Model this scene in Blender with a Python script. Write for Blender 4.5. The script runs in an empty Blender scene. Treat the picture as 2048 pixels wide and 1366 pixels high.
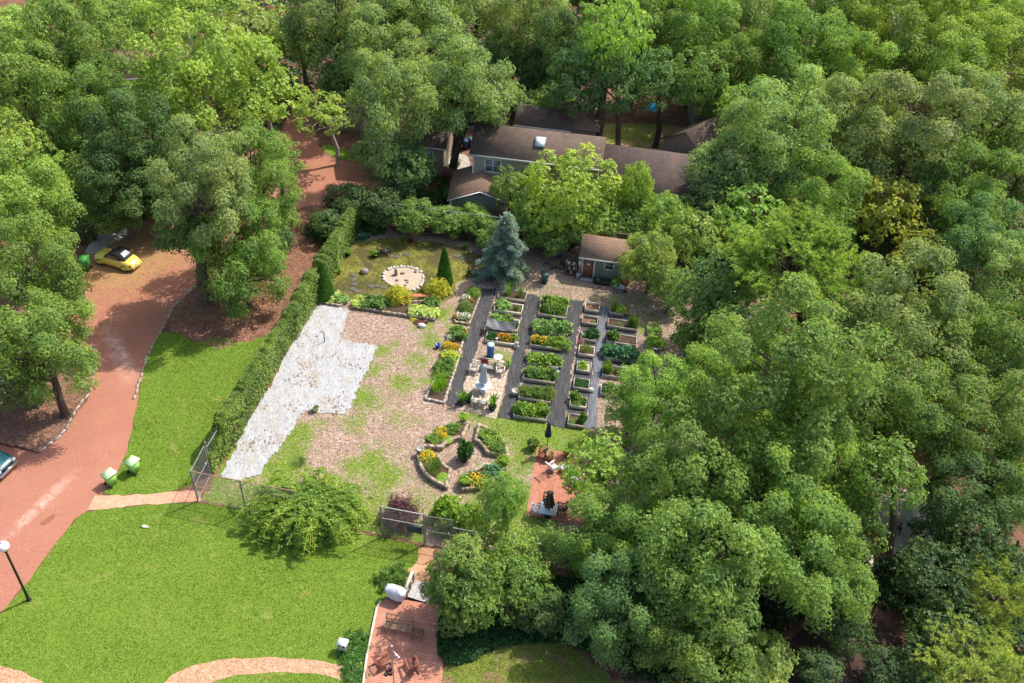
import bpy, math, random
import numpy as np
from mathutils import Vector, Matrix
# ------------------------------------------------------------------ camera, sky, sun
sc = bpy.context.scene
COL = sc.collection
CAMH = 49.5
TH, RO, FPX = math.radians(40.21), math.radians(3.294), 1912.7
_c, _s = math.cos(TH), math.sin(TH)
FW = np.array([0, _c, -_s]); _u0 = np.array([0, _s, _c]); _r0 = np.array([1., 0, 0])
RT = math.cos(RO) * _r0 + math.sin(RO) * _u0
UP = -math.sin(RO) * _r0 + math.cos(RO) * _u0
cam = bpy.data.objects.new('camera', bpy.data.cameras.new('camera')); COL.objects.link(cam)
cam.matrix_world = Matrix(((RT[0], UP[0], -FW[0], 0), (RT[1], UP[1], -FW[1], 0), (RT[2], UP[2], -FW[2], CAMH), (0, 0, 0, 1)))
cam.data.sensor_width = 36; cam.data.lens = FPX / 2048 * 36; cam.data.clip_end = 2000
sc.camera = cam
SUN_EL = math.radians(53)
SDIR = np.array([.80, .60]); SDIR = SDIR / np.linalg.norm(SDIR)          # towards the sun, on the ground
w = bpy.data.worlds.new('World'); sc.world = w; w.use_nodes = True
nt = w.node_tree; sky = nt.nodes.new('ShaderNodeTexSky'); sky.sky_type = 'NISHITA'; sky.sun_disc = False
sky.sun_elevation = SUN_EL; sky.sun_rotation = math.atan2(SDIR[0], SDIR[1]); sky.air_density = .9; sky.dust_density = 3.0; sky.ozone_density = .8
nt.links.new(sky.outputs[0], nt.nodes['Background'].inputs[0]); nt.nodes['Background'].inputs[1].default_value = 0.15
sl = bpy.data.lights.new('sun', 'SUN'); sl.energy = 3.4; sl.angle = math.radians(0.6); sl.color = (1, .94, .84)
so = bpy.data.objects.new('sun', sl); COL.objects.link(so)
so.rotation_euler = Vector((SDIR[0] * math.cos(SUN_EL), SDIR[1] * math.cos(SUN_EL), math.sin(SUN_EL))).to_track_quat('Z', 'Y').to_euler()
sc.view_settings.view_transform = 'Standard'; sc.view_settings.look = 'None'; sc.view_settings.gamma = 1
sc.view_settings.exposure = 0.78
sc.render.engine = 'CYCLES'
sc.cycles.max_bounces = 6; sc.cycles.diffuse_bounces = 4; sc.cycles.glossy_bounces = 2
sc.cycles.transmission_bounces = 4; sc.cycles.transparent_max_bounces = 4

# ------------------------------------------------------------------ helpers
PI = math.pi
def at(px, py, z=0.0):
    """survey point: photo pixel -> place in the garden at height z"""
    d = FW * FPX + RT * (px - 1024) - UP * (py - 683)
    t = (z - CAMH) / d[2]
    return np.array([d[0] * t, d[1] * t, z])
def ppm(px, py, z=0.0):
    p = at(px, py, z) - np.array([0, 0, CAMH])
    return FPX / float(p @ FW)
AZ = math.radians(6.884)
GU = np.array([math.cos(AZ), -math.sin(AZ), 0]); GV = np.array([math.sin(AZ), math.cos(AZ), 0])
def nrm(a): return a / np.maximum(np.linalg.norm(a, axis=-1, keepdims=True), 1e-9)

class MB:
    """collects geometry and links it as one mesh object"""
    def __init__(s): s.v = []; s.f = []; s.n = 0; s.m = []; s.t = []; s.cur = 0; s.ct = .5
    def add(s, V, F, mi=None, tint=None):
        V = np.asarray(V, float); F = np.asarray(F, int)
        s.v.append(V); s.f.append((F + s.n)); s.n += len(V)
        s.m.append(np.full(len(F), s.cur if mi is None else mi, np.int32))
        s.t.append(np.full(len(F), s.ct, np.float32) if tint is None else np.asarray(tint, np.float32))
        return s
    def box(s, c, d, rz=0, mi=None, bev=0.0, R=None):
        x, y, z = [k / 2 for k in d]
        V = np.array([(-x, -y, -z), (x, -y, -z), (x, y, -z), (-x, y, -z), (-x, -y, z), (x, -y, z), (x, y, z), (-x, y, z)])
        if R is not None: V = V @ np.array(R).T
        if rz:
            a, b = math.cos(rz), math.sin(rz); V = V @ np.array([[a, b, 0], [-b, a, 0], [0, 0, 1]])
        return s.add(V + np.array(c), [(0, 3, 2, 1), (4, 5, 6, 7), (0, 1, 5, 4), (1, 2, 6, 5), (2, 3, 7, 6), (3, 0, 4, 7)], mi)
    def bar(s, a, b, w, h, mi=None, upv=(0, 0, 1)):
        a, b = np.array(a, float), np.array(b, float); d = b - a; L = np.linalg.norm(d); d = d / L
        u = np.cross(np.array(upv, float), d)
        if np.linalg.norm(u) < 1e-3: u = np.cross((0, 1, 0), d)
        u = u / np.linalg.norm(u); k = np.cross(d, u)
        return s.box((a + b) / 2, (L, w, h), R=np.array([d, u, k]).T, mi=mi)
    def tube(s, pts, r, n=8, mi=None, cap=True):
        pts = np.array(pts, float); m = len(pts); r = np.full(m, r, float) if np.isscalar(r) else np.array(r, float)
        T = np.gradient(pts, axis=0); T = nrm(T)
        ref = np.array([0, 0, 1.]) if abs(T[0][2]) < .9 else np.array([1., 0, 0])
        V = []
        for i in range(m):
            u = np.cross(ref, T[i]); u = u / max(np.linalg.norm(u), 1e-6); k = np.cross(T[i], u)
            a = np.linspace(0, 2 * PI, n, endpoint=False)[:, None]
            V.append(pts[i] + r[i] * (np.cos(a) * u + np.sin(a) * k))
        V = np.vstack(V); F = []
        for i in range(m - 1):
            for j in range(n):
                F.append((i * n + j, i * n + (j + 1) % n, (i + 1) * n + (j + 1) % n, (i + 1) * n + j))
        s.add(V, F, mi)
        if cap:
            for base, rev in ((0, True), ((m - 1) * n, False)):
                c = pts[0] if rev else pts[-1]; ring = V[base:base + n]
                VV = np.vstack([ring, c]); FF = [((j + 1) % n, j, n, n) if rev else (j, (j + 1) % n, n, n) for j in range(n)]
                s.add(VV, FF, mi)
        return s
    def lathe(s, c, prof, n=20, mi=None, sx=1, sy=1):
        c = np.array(c, float); a = np.linspace(0, 2 * PI, n, endpoint=False)
        V = np.vstack([np.stack([r * np.cos(a) * sx, r * np.sin(a) * sy, np.full(n, z)], 1) for r, z in prof]) + c
        F = [(i * n + j, i * n + (j + 1) % n, (i + 1) * n + (j + 1) % n, (i + 1) * n + j) for i in range(len(prof) - 1) for j in range(n)]
        return s.add(V, F, mi)
    def prism(s, poly, z0, z1, mi=None):
        poly = [(float(p[0]), float(p[1])) for p in poly]
        A = sum(poly[i][0] * poly[(i + 1) % len(poly)][1] - poly[(i + 1) % len(poly)][0] * poly[i][1] for i in range(len(poly)))
        if A < 0: poly = poly[::-1]
        n = len(poly); V = [(x, y, z0) for x, y in poly] + [(x, y, z1) for x, y in poly]
        s.add(V, [(i, (i + 1) % n, (i + 1) % n + n, i + n) for i in range(n)], mi)
        s.ng(poly, z1, mi); return s
    def ng(s, poly, z, mi=None):
        from mathutils.geometry import tessellate_polygon
        tris = tessellate_polygon([[Vector((p[0], p[1], 0)) for p in poly]])
        V = np.array([(p[0], p[1], z) for p in poly]); F = []
        for t in tris:
            a, b, c = [V[i] for i in t]
            if np.cross(b - a, c - a)[2] < 0: t = (t[0], t[2], t[1])
            F.append((t[0], t[1], t[2], t[2]))
        s.add(V, F, mi)
    def rock(s, c, r, seed, n=9, mi=None, flat=.6):
        rg = np.random.default_rng(seed); V = []; F = []
        m = 6
        for i in range(m + 1):
            ph = PI * i / m
            for j in range(n):
                a = 2 * PI * j / n
                V.append((math.sin(ph) * math.cos(a), math.sin(ph) * math.sin(a), math.cos(ph)))
        V = np.array(V); k = rg.normal(size=(4, 3)); off = sum(np.sin(V @ q * 2 + i) for i, q in enumerate(k)) * .09
        V = V * (1 + off)[:, None] * np.array(r if not np.isscalar(r) else (r, r, r * flat)) + np.array(c)
        for i in range(m):
            for j in range(n): F.append((i * n + j, i * n + (j + 1) % n, (i + 1) * n + (j + 1) % n, (i + 1) * n + j)[::-1])
        return s.add(V, F, mi)
    def arrays(s): return np.vstack(s.v), np.vstack(s.f), np.concatenate(s.m), np.concatenate(s.t)
    def mesh(s, name, mats, smooth=False, tint=False):
        V, F, M, T = s.arrays()
        me = bpy.data.meshes.new(name)
        tri = F[:, 2] == F[:, 3]
        if tri.any():
            me.from_pydata(V.tolist(), [], [tuple(f[:3]) if t else tuple(f) for f, t in zip(F.tolist(), tri)])
        else:
            n = len(F); me.vertices.add(len(V)); me.vertices.foreach_set('co', V.astype(np.float32).ravel())
            me.loops.add(4 * n); me.loops.foreach_set('vertex_index', F.astype(np.int32).ravel())
            me.polygons.add(n); me.polygons.foreach_set('loop_start', np.arange(0, 4 * n, 4, dtype=np.int32))
            me.polygons.foreach_set('loop_total', np.full(n, 4, np.int32)); me.update(calc_edges=True)
        if len(mats) > 1: me.polygons.foreach_set('material_index', M)
        if smooth: me.polygons.foreach_set('use_smooth', np.ones(len(me.polygons), bool))
        if tint:
            at_ = me.attributes.new('tint', 'FLOAT', 'FACE'); at_.data.foreach_set('value', T)
        for m in mats: me.materials.append(m)
        return me
    def build(s, name, mats, parent=None, smooth=False, tint=False):
        if not isinstance(mats, (list, tuple)): mats = [mats]
        o = bpy.data.objects.new(name, s.mesh(name, mats, smooth, tint)); COL.objects.link(o)
        if parent is not None: o.parent = parent
        return o

def link(name, me, parent=None, loc=None, rz=0, sc_=None):
    o = bpy.data.objects.new(name, me); COL.objects.link(o)
    if parent is not None: o.parent = parent
    if loc is not None: o.location = loc
    o.rotation_euler = (0, 0, rz)
    if sc_ is not None: o.scale = (sc_,) * 3 if np.isscalar(sc_) else sc_
    return o
def tag(o, label=None, cat=None, group=None, kind=None):
    if label: o['label'] = label
    if cat: o['category'] = cat
    if group: o['group'] = group
    if kind: o['kind'] = kind
    return o
def thing(name, label, cat, loc, rz=0, group=None):
    o = bpy.data.objects.new(name, None); COL.objects.link(o); o.empty_display_size = .2
    o.location = tuple(float(k) for k in loc); o.rotation_euler = (0, 0, rz)
    return tag(o, label, cat, group)
def copy_tree(o, loc, rz, label, group=None, parent=None, scale=None):
    kids = [c for c in o.children]
    c = o.copy(); COL.objects.link(c)
    if parent is None:
        c.location = tuple(float(k) for k in loc); c.rotation_euler = (0, 0, rz); tag(c, label, None, group)
        if scale is not None: c.scale = (scale,) * 3
    else: c.parent = parent
    for k in kids: copy_tree(k, None, 0, None, None, c)
    return c
def inpoly(P, poly):
    x, y = P[:, 0], P[:, 1]; c = np.zeros(len(P), bool); n = len(poly); j = n - 1
    for i in range(n):
        xi, yi, xj, yj = poly[i][0], poly[i][1], poly[j][0], poly[j][1]
        if yi != yj:
            c ^= ((yi > y) != (yj > y)) & (x < (xj - xi) * (y - yi) / (yj - yi) + xi)
        j = i
    return c
def gp(pts, z=0): return [at(x, y, z)[:2] for x, y in pts]
def subdiv(poly, step, amp, seed):
    """irregular edge for a ground patch"""
    rg = np.random.default_rng(seed); out = []
    n = len(poly)
    for i in range(n):
        a, b = np.array(poly[i]), np.array(poly[(i + 1) % n]); k = max(1, int(np.linalg.norm(b - a) / step))
        for q in range(k):
            out.append(a + (b - a) * q / k + (rg.normal(size=2) * amp if q or amp > .05 else 0))
    return out
def smoothpoly(p, it=2):
    p = [np.array(q, float) for q in p]
    for _ in range(it):
        o = []
        for i in range(len(p)):
            a, b = p[i], p[(i + 1) % len(p)]; o += [a * .75 + b * .25, a * .25 + b * .75]
        p = o
    return p

def fbm(P, scale, seed, octv=4):
    """value noise, about 0..1"""
    rg = np.random.default_rng(seed); out = np.zeros(len(P)); amp = .5; tot = 0
    for o in range(octv):
        g = rg.uniform(0, 1, (97, 97)); q = P[:, :2] * scale * 2 ** o + 1000.37; i = np.floor(q).astype(int); f = q - i; f = f * f * (3 - 2 * f); x, y = i[:, 0] % 96, i[:, 1] % 96
        a = g[x, y] * (1 - f[:, 0]) + g[x + 1, y] * f[:, 0]; b = g[x, y + 1] * (1 - f[:, 0]) + g[x + 1, y + 1] * f[:, 0]
        out += amp * (a * (1 - f[:, 1]) + b * f[:, 1]); tot += amp; amp *= .55
    return out / tot
# ------------------------------------------------------------------ materials
def newmat(name):
    m = bpy.data.materials.new(name); m.use_nodes = True
    return m, m.node_tree, m.node_tree.nodes['Principled BSDF']
def ramp(nt, fac, stops):
    r = nt.nodes.new('ShaderNodeValToRGB'); e = r.color_ramp.elements
    while len(e) < len(stops): e.new(.5)
    for k, (p, c) in zip(e, stops): k.position = p; k.color = (*c, 1) if len(c) == 3 else c
    nt.links.new(fac, r.inputs[0]); return r.outputs[0]
def noise(nt, scale, detail=4, rough=.6, vec=None, dist=0):
    n = nt.nodes.new('ShaderNodeTexNoise'); n.inputs['Scale'].default_value = scale; n.inputs['Detail'].default_value = detail
    n.inputs['Roughness'].default_value = rough; n.inputs['Distortion'].default_value = dist
    if vec: nt.links.new(vec, n.inputs['Vector'])
    return n.outputs['Fac']
def mix(nt, fac, a, b, mode='MIX'):
    n = nt.nodes.new('ShaderNodeMix'); n.data_type = 'RGBA'; n.blend_type = mode
    for i, v in ((0, fac), (6, a), (7, b)):
        if isinstance(v, (int, float)): n.inputs[i].default_value = v
        elif isinstance(v, (tuple, list)): n.inputs[i].default_value = (*v, 1)
        else: nt.links.new(v, n.inputs[i])
    return n.outputs[2]
def wpos(nt, rz=0, scale=(1, 1, 1)):
    g = nt.nodes.new('ShaderNodeNewGeometry')
    m = nt.nodes.new('ShaderNodeMapping'); m.inputs['Rotation'].default_value = (0, 0, rz); m.inputs['Scale'].default_value = scale
    nt.links.new(g.outputs['Position'], m.inputs[0]); return m.outputs[0]
def opos(nt, scale=(1, 1, 1)):
    g = nt.nodes.new('ShaderNodeTexCoord')
    m = nt.nodes.new('ShaderNodeMapping'); m.inputs['Scale'].default_value = scale
    nt.links.new(g.outputs['Object'], m.inputs[0]); return m.outputs[0]
def bump(nt, bs, h, strength=.4, dist=.05):
    b = nt.nodes.new('ShaderNodeBump'); b.inputs['Strength'].default_value = strength; b.inputs['Distance'].default_value = dist
    nt.links.new(h, b.inputs['Height']); nt.links.new(b.outputs[0], bs.inputs['Normal'])
def simple(name, col, rough=.6, var=.18, scale=6, metal=0, spec=.4, bmp=0, sc3=(1, 1, 1)):
    m, nt, b = newmat(name)
    v = opos(nt, sc3); f = noise(nt, scale, 5, .65, v)
    d = tuple(max(0, k * (1 - var * 1.6)) for k in col); l = tuple(min(1, k * (1 + var)) for k in col)
    nt.links.new(ramp(nt, f, [(.3, d), (.7, l)]), b.inputs['Base Color'])
    b.inputs['Roughness'].default_value = rough; b.inputs['Metallic'].default_value = metal; b.inputs['Specular IOR Level'].default_value = spec
    if bmp: bump(nt, b, f, bmp, .02)
    return m
def ground_mat(name, stops, s1, s2, blotch=None, rough=.95, b_=.5, bscale=None):
    """stops: colours over fine grain; blotch: (scale, colour, lo, hi) broad patches"""
    m, nt, b = newmat(name); v = wpos(nt)
    f = noise(nt, s1, 6, .75, v); g = noise(nt, s2, 3, .6, v)
    mx = nt.nodes.new('ShaderNodeMath'); mx.operation = 'MULTIPLY_ADD'; mx.inputs[1].default_value = .35
    nt.links.new(g, mx.inputs[0]); ad = nt.nodes.new('ShaderNodeMath'); ad.operation = 'MULTIPLY'; ad.inputs[1].default_value = .65
    nt.links.new(f, ad.inputs[0]); nt.links.new(ad.outputs[0], mx.inputs[2])
    c = ramp(nt, mx.outputs[0], stops)
    for bl in (blotch or []):
        k = ramp(nt, noise(nt, bl[0], 5, .65, v, .4), [(bl[2], (0, 0, 0)), (bl[3], (1, 1, 1))])
        c = mix(nt, k, c, bl[1])
    nt.links.new(c, b.inputs['Base Color']); b.inputs['Roughness'].default_value = rough; b.inputs['Specular IOR Level'].default_value = .15
    bump(nt, b, f, b_, .04); return m

# foliage: colour comes from obj.color, every leaf tuft varies a little
def leafmat(name, trans=.3, rough=.5, spec=.35):
    m, nt, b = newmat(name)
    oi = nt.nodes.new('ShaderNodeObjectInfo'); a = nt.nodes.new('ShaderNodeAttribute'); a.attribute_name = 'tint'
    hsv = nt.nodes.new('ShaderNodeHueSaturation')
    val = nt.nodes.new('ShaderNodeMapRange'); val.inputs['To Min'].default_value = .70; val.inputs['To Max'].default_value = 1.36
    nt.links.new(a.outputs['Fac'], val.inputs[0]); nt.links.new(val.outputs[0], hsv.inputs['Value'])
    hu = nt.nodes.new('ShaderNodeMapRange'); hu.inputs['To Min'].default_value = .515; hu.inputs['To Max'].default_value = .482
    nt.links.new(a.outputs['Fac'], hu.inputs[0]); nt.links.new(hu.outputs[0], hsv.inputs['Hue'])
    nz = ramp(nt, noise(nt, 2.2, 3, .6, opos(nt)), [(.38, (.80, .86, .92)), (.62, (1.18, 1.10, .92))])
    nt.links.new(mix(nt, 1.0, oi.outputs['Color'], nz, 'MULTIPLY'), hsv.inputs['Color'])
    nt.links.new(hsv.outputs[0], b.inputs['Base Color']); b.inputs['Roughness'].default_value = rough; b.inputs['Specular IOR Level'].default_value = spec
    tr = nt.nodes.new('ShaderNodeBsdfTranslucent'); tc = mix(nt, 1.0, hsv.outputs[0], (1.5, 1.55, .6), 'MULTIPLY'); nt.links.new(tc, tr.inputs[0])
    ms = nt.nodes.new('ShaderNodeMixShader'); ms.inputs[0].default_value = trans
    nt.links.new(b.outputs[0], ms.inputs[1]); nt.links.new(tr.outputs[0], ms.inputs[2])
    nt.links.new(ms.outputs[0], nt.nodes['Material Output'].inputs[0]); return m
M = {}
M['leaf'] = leafmat('leaf', .37, .45, .35); M['needle'] = leafmat('needle', .2, .6, .2); M['grass'] = leafmat('grass_blade', .35, .6, .2)
M['petal'] = leafmat('petal', .25, .7, .1)
M['bark'] = simple('bark', (.16, .12, .09), .95, .35, 7, bmp=.6, sc3=(1, 1, .3))
M['barkpale'] = simple('pale_bark', (.36, .32, .27), .9, .25, 7, bmp=.4, sc3=(1, 1, .3))
M['barkdk'] = simple('bark_dark', (.075, .055, .042), .95, .35, 7, bmp=.6, sc3=(1, 1, .3))
M['chip'] = leafmat('wood_chip', 0, .9, .1)
M['soil'] = ground_mat('soil', [(.3, (.035, .022, .015)), (.6, (.10, .065, .045)), (.75, (.2, .135, .095))], 14, 2)
M['litter'] = ground_mat('leaf_litter', [(.33, (.05, .022, .015)), (.5, (.17, .085, .055)), (.63, (.34, .19, .125)), (.75, (.5, .33, .23))], 7, .9,
                         [(.16, (.05, .075, .02), .56, .66)])
M['mulch'] = None
def garden_mat():
    m, nt, b = newmat('garden_mulch'); v = wpos(nt)
    vo = nt.nodes.new('ShaderNodeTexVoronoi'); vo.inputs['Scale'].default_value = 11; nt.links.new(v, vo.inputs['Vector'])
    sep = nt.nodes.new('ShaderNodeSeparateColor'); nt.links.new(vo.outputs['Color'], sep.inputs[0])
    f = noise(nt, 5, 6, .75, v)
    chips = ramp(nt, sep.outputs[0], [(0, (.11, .068, .05)), (.3, (.26, .175, .132)), (.75, (.39, .285, .225)), (1, (.54, .44, .37))])
    duff = ramp(nt, f, [(.35, (.13, .07, .045)), (.65, (.34, .235, .17))])
    big = ramp(nt, noise(nt, .45, 5, .7, v, .5), [(.38, (1, 1, 1)), (.56, (0, 0, 0))])
    c = mix(nt, mix(nt, .55, (0, 0, 0), big), chips, duff)
    gr = ramp(nt, noise(nt, 6, 5, .8, v), [(.35, (.055, .11, .015)), (.5, (.13, .2, .025)), (.66, (.26, .3, .06))])
    a = nt.nodes.new('ShaderNodeAttribute'); a.attribute_name = 'weed'
    n2 = noise(nt, 1.4, 8, .78, v, .6)
    ad = nt.nodes.new('ShaderNodeMath'); ad.operation = 'MULTIPLY_ADD'; ad.inputs[1].default_value = .62; nt.links.new(a.outputs['Fac'], ad.inputs[0]); nt.links.new(n2, ad.inputs[2])
    k = ramp(nt, ad.outputs[0], [(.62, (0, 0, 0)), (.84, (1, 1, 1))])
    c = mix(nt, k, c, gr)
    nt.links.new(c, b.inputs['Base Color']); b.inputs['Roughness'].default_value = .95; b.inputs['Specular IOR Level'].default_value = .15
    bump(nt, b, f, .6, .05); return m
M['mulch'] = garden_mat()
M['lawn'] = ground_mat('lawn_grass', [(.34, (.085, .145, .014)), (.5, (.13, .21, .024)), (.66, (.19, .27, .045))], 9, 3.5,
                       [(.3, (.19, .25, .045), .55, .8), (.45, (.30, .27, .09), .60, .76), (1.6, (.10, .17, .015), .56, .70)], b_=.25)
M['moss'] = ground_mat('moss', [(.36, (.04, .05, .015)), (.5, (.14, .14, .03)), (.66, (.36, .32, .06))], 4.5, .8,
                       [(.35, (.085, .075, .03), .46, .6), (.9, (.24, .16, .10), .58, .7)], b_=.5)
def road_mat():
    m, nt, b = newmat('red_gravel'); v = wpos(nt)
    f = noise(nt, 12, 7, .8, v)
    c = ramp(nt, f, [(.3, (.22, .088, .058)), (.55, (.375, .162, .108)), (.75, (.52, .28, .205))])
    br = ramp(nt, noise(nt, .12, 4, .6, v, .3), [(.4, (0, 0, 0)), (.7, (1, 1, 1))]); c = mix(nt, mix(nt, .35, (0, 0, 0), br), c, (.46, .23, .15))
    # worn tracks run along the road
    w_ = nt.nodes.new('ShaderNodeTexWave'); w_.inputs['Scale'].default_value = .12; w_.inputs['Distortion'].default_value = 3.5; w_.inputs['Detail'].default_value = 4
    w_.inputs['Detail Scale'].default_value = .6
    nt.links.new(wpos(nt, .9), w_.inputs['Vector']); k = ramp(nt, w_.outputs['Fac'], [(.55, (0, 0, 0)), (1, (1, 1, 1))])
    c = mix(nt, mix(nt, .3, (0, 0, 0), k), c, (.33, .14, .095))
    d = ramp(nt, noise(nt, .9, 6, .7, v, 1.2), [(.62, (0, 0, 0)), (.78, (1, 1, 1))]); c = mix(nt, mix(nt, .55, (0, 0, 0), d), c, (.52, .33, .24))
    # pale scraped streaks left on the gravel
    gg = nt.nodes.new('ShaderNodeNewGeometry')
    for (pa, pb, wd) in (((5, 1082), (150, 945), .55), ((215, 655), (262, 760), .9)):
        A, B = at(*pa)[:2], at(*pb)[:2]; d = B - A; L = np.linalg.norm(d); d = d / L; C_ = (A + B) / 2
        def dotn(v, off):
            n = nt.nodes.new('ShaderNodeVectorMath'); n.operation = 'SUBTRACT'; nt.links.new(gg.outputs['Position'], n.inputs[0]); n.inputs[1].default_value = (C_[0], C_[1], 0)
            e = nt.nodes.new('ShaderNodeVectorMath'); e.operation = 'DOT_PRODUCT'; nt.links.new(n.outputs[0], e.inputs[0]); e.inputs[1].default_value = (v[0], v[1], 0)
            k = nt.nodes.new('ShaderNodeMath'); k.operation = 'ABSOLUTE'; nt.links.new(e.outputs['Value'], k.inputs[0])
            r = nt.nodes.new('ShaderNodeMapRange'); nt.links.new(k.outputs[0], r.inputs[0]); r.inputs['From Min'].default_value = off * .3; r.inputs['From Max'].default_value = off; r.inputs['To Min'].default_value = 1; r.inputs['To Max'].default_value = 0; return r.outputs[0]
        mu = nt.nodes.new('ShaderNodeMath'); mu.operation = 'MULTIPLY'; nt.links.new(dotn((-d[1], d[0]), wd), mu.inputs[0]); nt.links.new(dotn(d, L * .62), mu.inputs[1])
        m2 = nt.nodes.new('ShaderNodeMath'); m2.operation = 'MULTIPLY'; nt.links.new(mu.outputs[0], m2.inputs[0]); nt.links.new(ramp(nt, noise(nt, 1.6, 7, .8, v, .6), [(.4, (0, 0, 0)), (.62, (.8, .8, .8))]), m2.inputs[1])
        c = mix(nt, m2.outputs[0], c, (.58, .42, .35))
    # fallen leaves and dust round the parked car
    g = nt.nodes.new('ShaderNodeNewGeometry'); vd = nt.nodes.new('ShaderNodeVectorMath'); vd.operation = 'DISTANCE'
    p = at(225, 505); vd.inputs[1].default_value = (p[0], p[1], 0); nt.links.new(g.outputs['Position'], vd.inputs[0])
    r = nt.nodes.new('ShaderNodeMapRange'); r.inputs['From Min'].default_value = 4; r.inputs['From Max'].default_value = 9; r.inputs['To Min'].default_value = .30; r.inputs['To Max'].default_value = 0
    nt.links.new(vd.outputs['Value'], r.inputs[0]); ad = nt.nodes.new('ShaderNodeMath'); nt.links.new(r.outputs[0], ad.inputs[0]); nt.links.new(noise(nt, 1.2, 6, .7, v), ad.inputs[1])
    c = mix(nt, ramp(nt, ad.outputs[0], [(.6, (0, 0, 0)), (.82, (1, 1, 1))]), c, (.33, .2, .09))
    nt.links.new(c, b.inputs['Base Color']); b.inputs['Roughness'].default_value = .92; b.inputs['Specular IOR Level'].default_value = .2
    bump(nt, b, f, .3, .02); return m
M['road'] = road_mat()
def brick_mat(name, c1, c2, mo, scale, rz=0, bw=.2, rh=.1, mort=.012, blotch=None):
    m, nt, b = newmat(name); v = wpos(nt, rz)
    t = nt.nodes.new('ShaderNodeTexBrick'); t.inputs['Scale'].default_value = scale; t.inputs['Brick Width'].default_value = bw; t.inputs['Row Height'].default_value = rh
    t.inputs['Mortar Size'].default_value = mort; t.inputs['Color1'].default_value = (*c1, 1); t.inputs['Color2'].default_value = (*c2, 1); t.inputs['Mortar'].default_value = (*mo, 1)
    nt.links.new(v, t.inputs['Vector']); f = noise(nt, 2.2, 6, .7, v, .3)
    c = mix(nt, .32, t.outputs[0], ramp(nt, f, [(.3, tuple(k * .5 for k in c1)), (.5, c1), (.72, tuple(min(1, k * 1.5 + .03) for k in c2))]))
    if blotch: c = mix(nt, ramp(nt, noise(nt, 1.1, 5, .7, v), [(.55, (0, 0, 0)), (.7, (1, 1, 1))]), c, blotch)
    nt.links.new(c, b.inputs['Base Color']); b.inputs['Roughness'].default_value = .85; b.inputs['Specular IOR Level'].default_value = .2
    bump(nt, b, t.outputs['Fac'], -.4, .01); return m
M['brick'] = brick_mat('red_brick_paving', (.36, .135, .085), (.5, .22, .15), (.3, .16, .11), 1, AZ, .22, .11, .012)
M['brickpath'] = brick_mat('brick_path', (.55, .27, .17), (.62, .36, .24), (.38, .26, .18), 1, AZ, .22, .11, .015)
M['plank'] = brick_mat('red_deck_boards', (.42, .18, .115), (.52, .26, .18), (.17, .07, .05), 1, AZ, 3.2, .15, .012)
M['greyplank'] = brick_mat('weathered_grey_boards', (.42, .4, .38), (.52, .5, .47), (.12, .11, .1), 1, AZ, 3, .14, .015)
M['paver'] = brick_mat('tan_pavers', (.40, .31, .24), (.5, .40, .32), (.17, .15, .09), 1, AZ, .45, .45, .035)
M['slab'] = simple('pink_concrete', (.55, .36, .28), .9, .2, 2)
M['concrete'] = simple('concrete', (.38, .35, .31), .9, .2, 2.5)
def fabric_mat():
    m, nt, b = newmat('black_weed_fabric')
    v = wpos(nt, AZ, (9, .55, 1)); f = noise(nt, 1.7, 7, .75, v, .8); g = noise(nt, 2.5, 6, .7, wpos(nt))
    c = ramp(nt, f, [(.34, (.010, .011, .015)), (.5, (.04, .041, .047)), (.6, (.085, .083, .086)), (.72, (.27, .25, .235))])  # streaks put the glints and shade of wrinkles into the fabric colour
    c = mix(nt, ramp(nt, g, [(.55, (0, 0, 0)), (.72, (.55, .55, .55))]), c, (.13, .105, .085))
    nt.links.new(c, b.inputs['Base Color']); b.inputs['Roughness'].default_value = .6; b.inputs['Specular IOR Level'].default_value = .4
    bump(nt, b, f, 1.0, .10); return m
M['fabric'] = fabric_mat()
def fabric_blue():
    m, nt, b = newmat('blue_grey_weed_fabric'); v = wpos(nt, AZ, (5, .5, 1)); f = noise(nt, 1.7, 6, .7, v, .6)
    c = ramp(nt, f, [(.34, (.045, .052, .065)), (.55, (.10, .115, .14)), (.72, (.24, .26, .29))]); nt.links.new(c, b.inputs['Base Color']); b.inputs['Roughness'].default_value = .55; bump(nt, b, f, .7, .06); return m
M['fabricblue'] = fabric_blue()
def tarp_mat():
    m, nt, b = newmat('white_ground_cloth'); v = wpos(nt)
    f = noise(nt, 3.2, 7, .75, wpos(nt, AZ + .3, (2.5, .9, 1)), 1)
    c = ramp(nt, f, [(.35, (.22, .225, .24)), (.5, (.39, .395, .405)), (.68, (.50, .495, .49))])
    k = ramp(nt, noise(nt, 2.1, 8, .8, v, .3), [(.585, (0, 0, 0)), (.66, (1, 1, 1))]); c = mix(nt, k, c, (.20, .15, .09))
    k = ramp(nt, noise(nt, .5, 6, .75, v, .3), [(.52, (0, 0, 0)), (.68, (.7, .7, .7))]); c = mix(nt, k, c, (.32, .26, .17))
    nt.links.new(c, b.inputs['Base Color']); b.inputs['Roughness'].default_value = .8
    bump(nt, b, f, .8, .10); return m
M['tarp'] = tarp_mat()
M['sand'] = ground_mat('sand', [(.35, (.32, .25, .185)), (.55, (.45, .36, .275)), (.7, (.54, .44, .34))], 9, 1, b_=.3)
M['stone'] = simple('stone', (.30, .27, .23), .9, .3, 5, bmp=.4)
M['stonelt'] = simple('pale_stone', (.55, .52, .47), .9, .2, 5, bmp=.3)
M['stonedk'] = simple('dark_flat_stone', (.115, .105, .085), .9, .3, 5, bmp=.3)
M['wall'] = simple('wall_block', (.36, .29, .21), .95, .4, 4, bmp=.5)
M['board'] = simple('weathered_board', (.40, .355, .30), .85, .25, 4, sc3=(1, 1, 6), bmp=.2)
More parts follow.
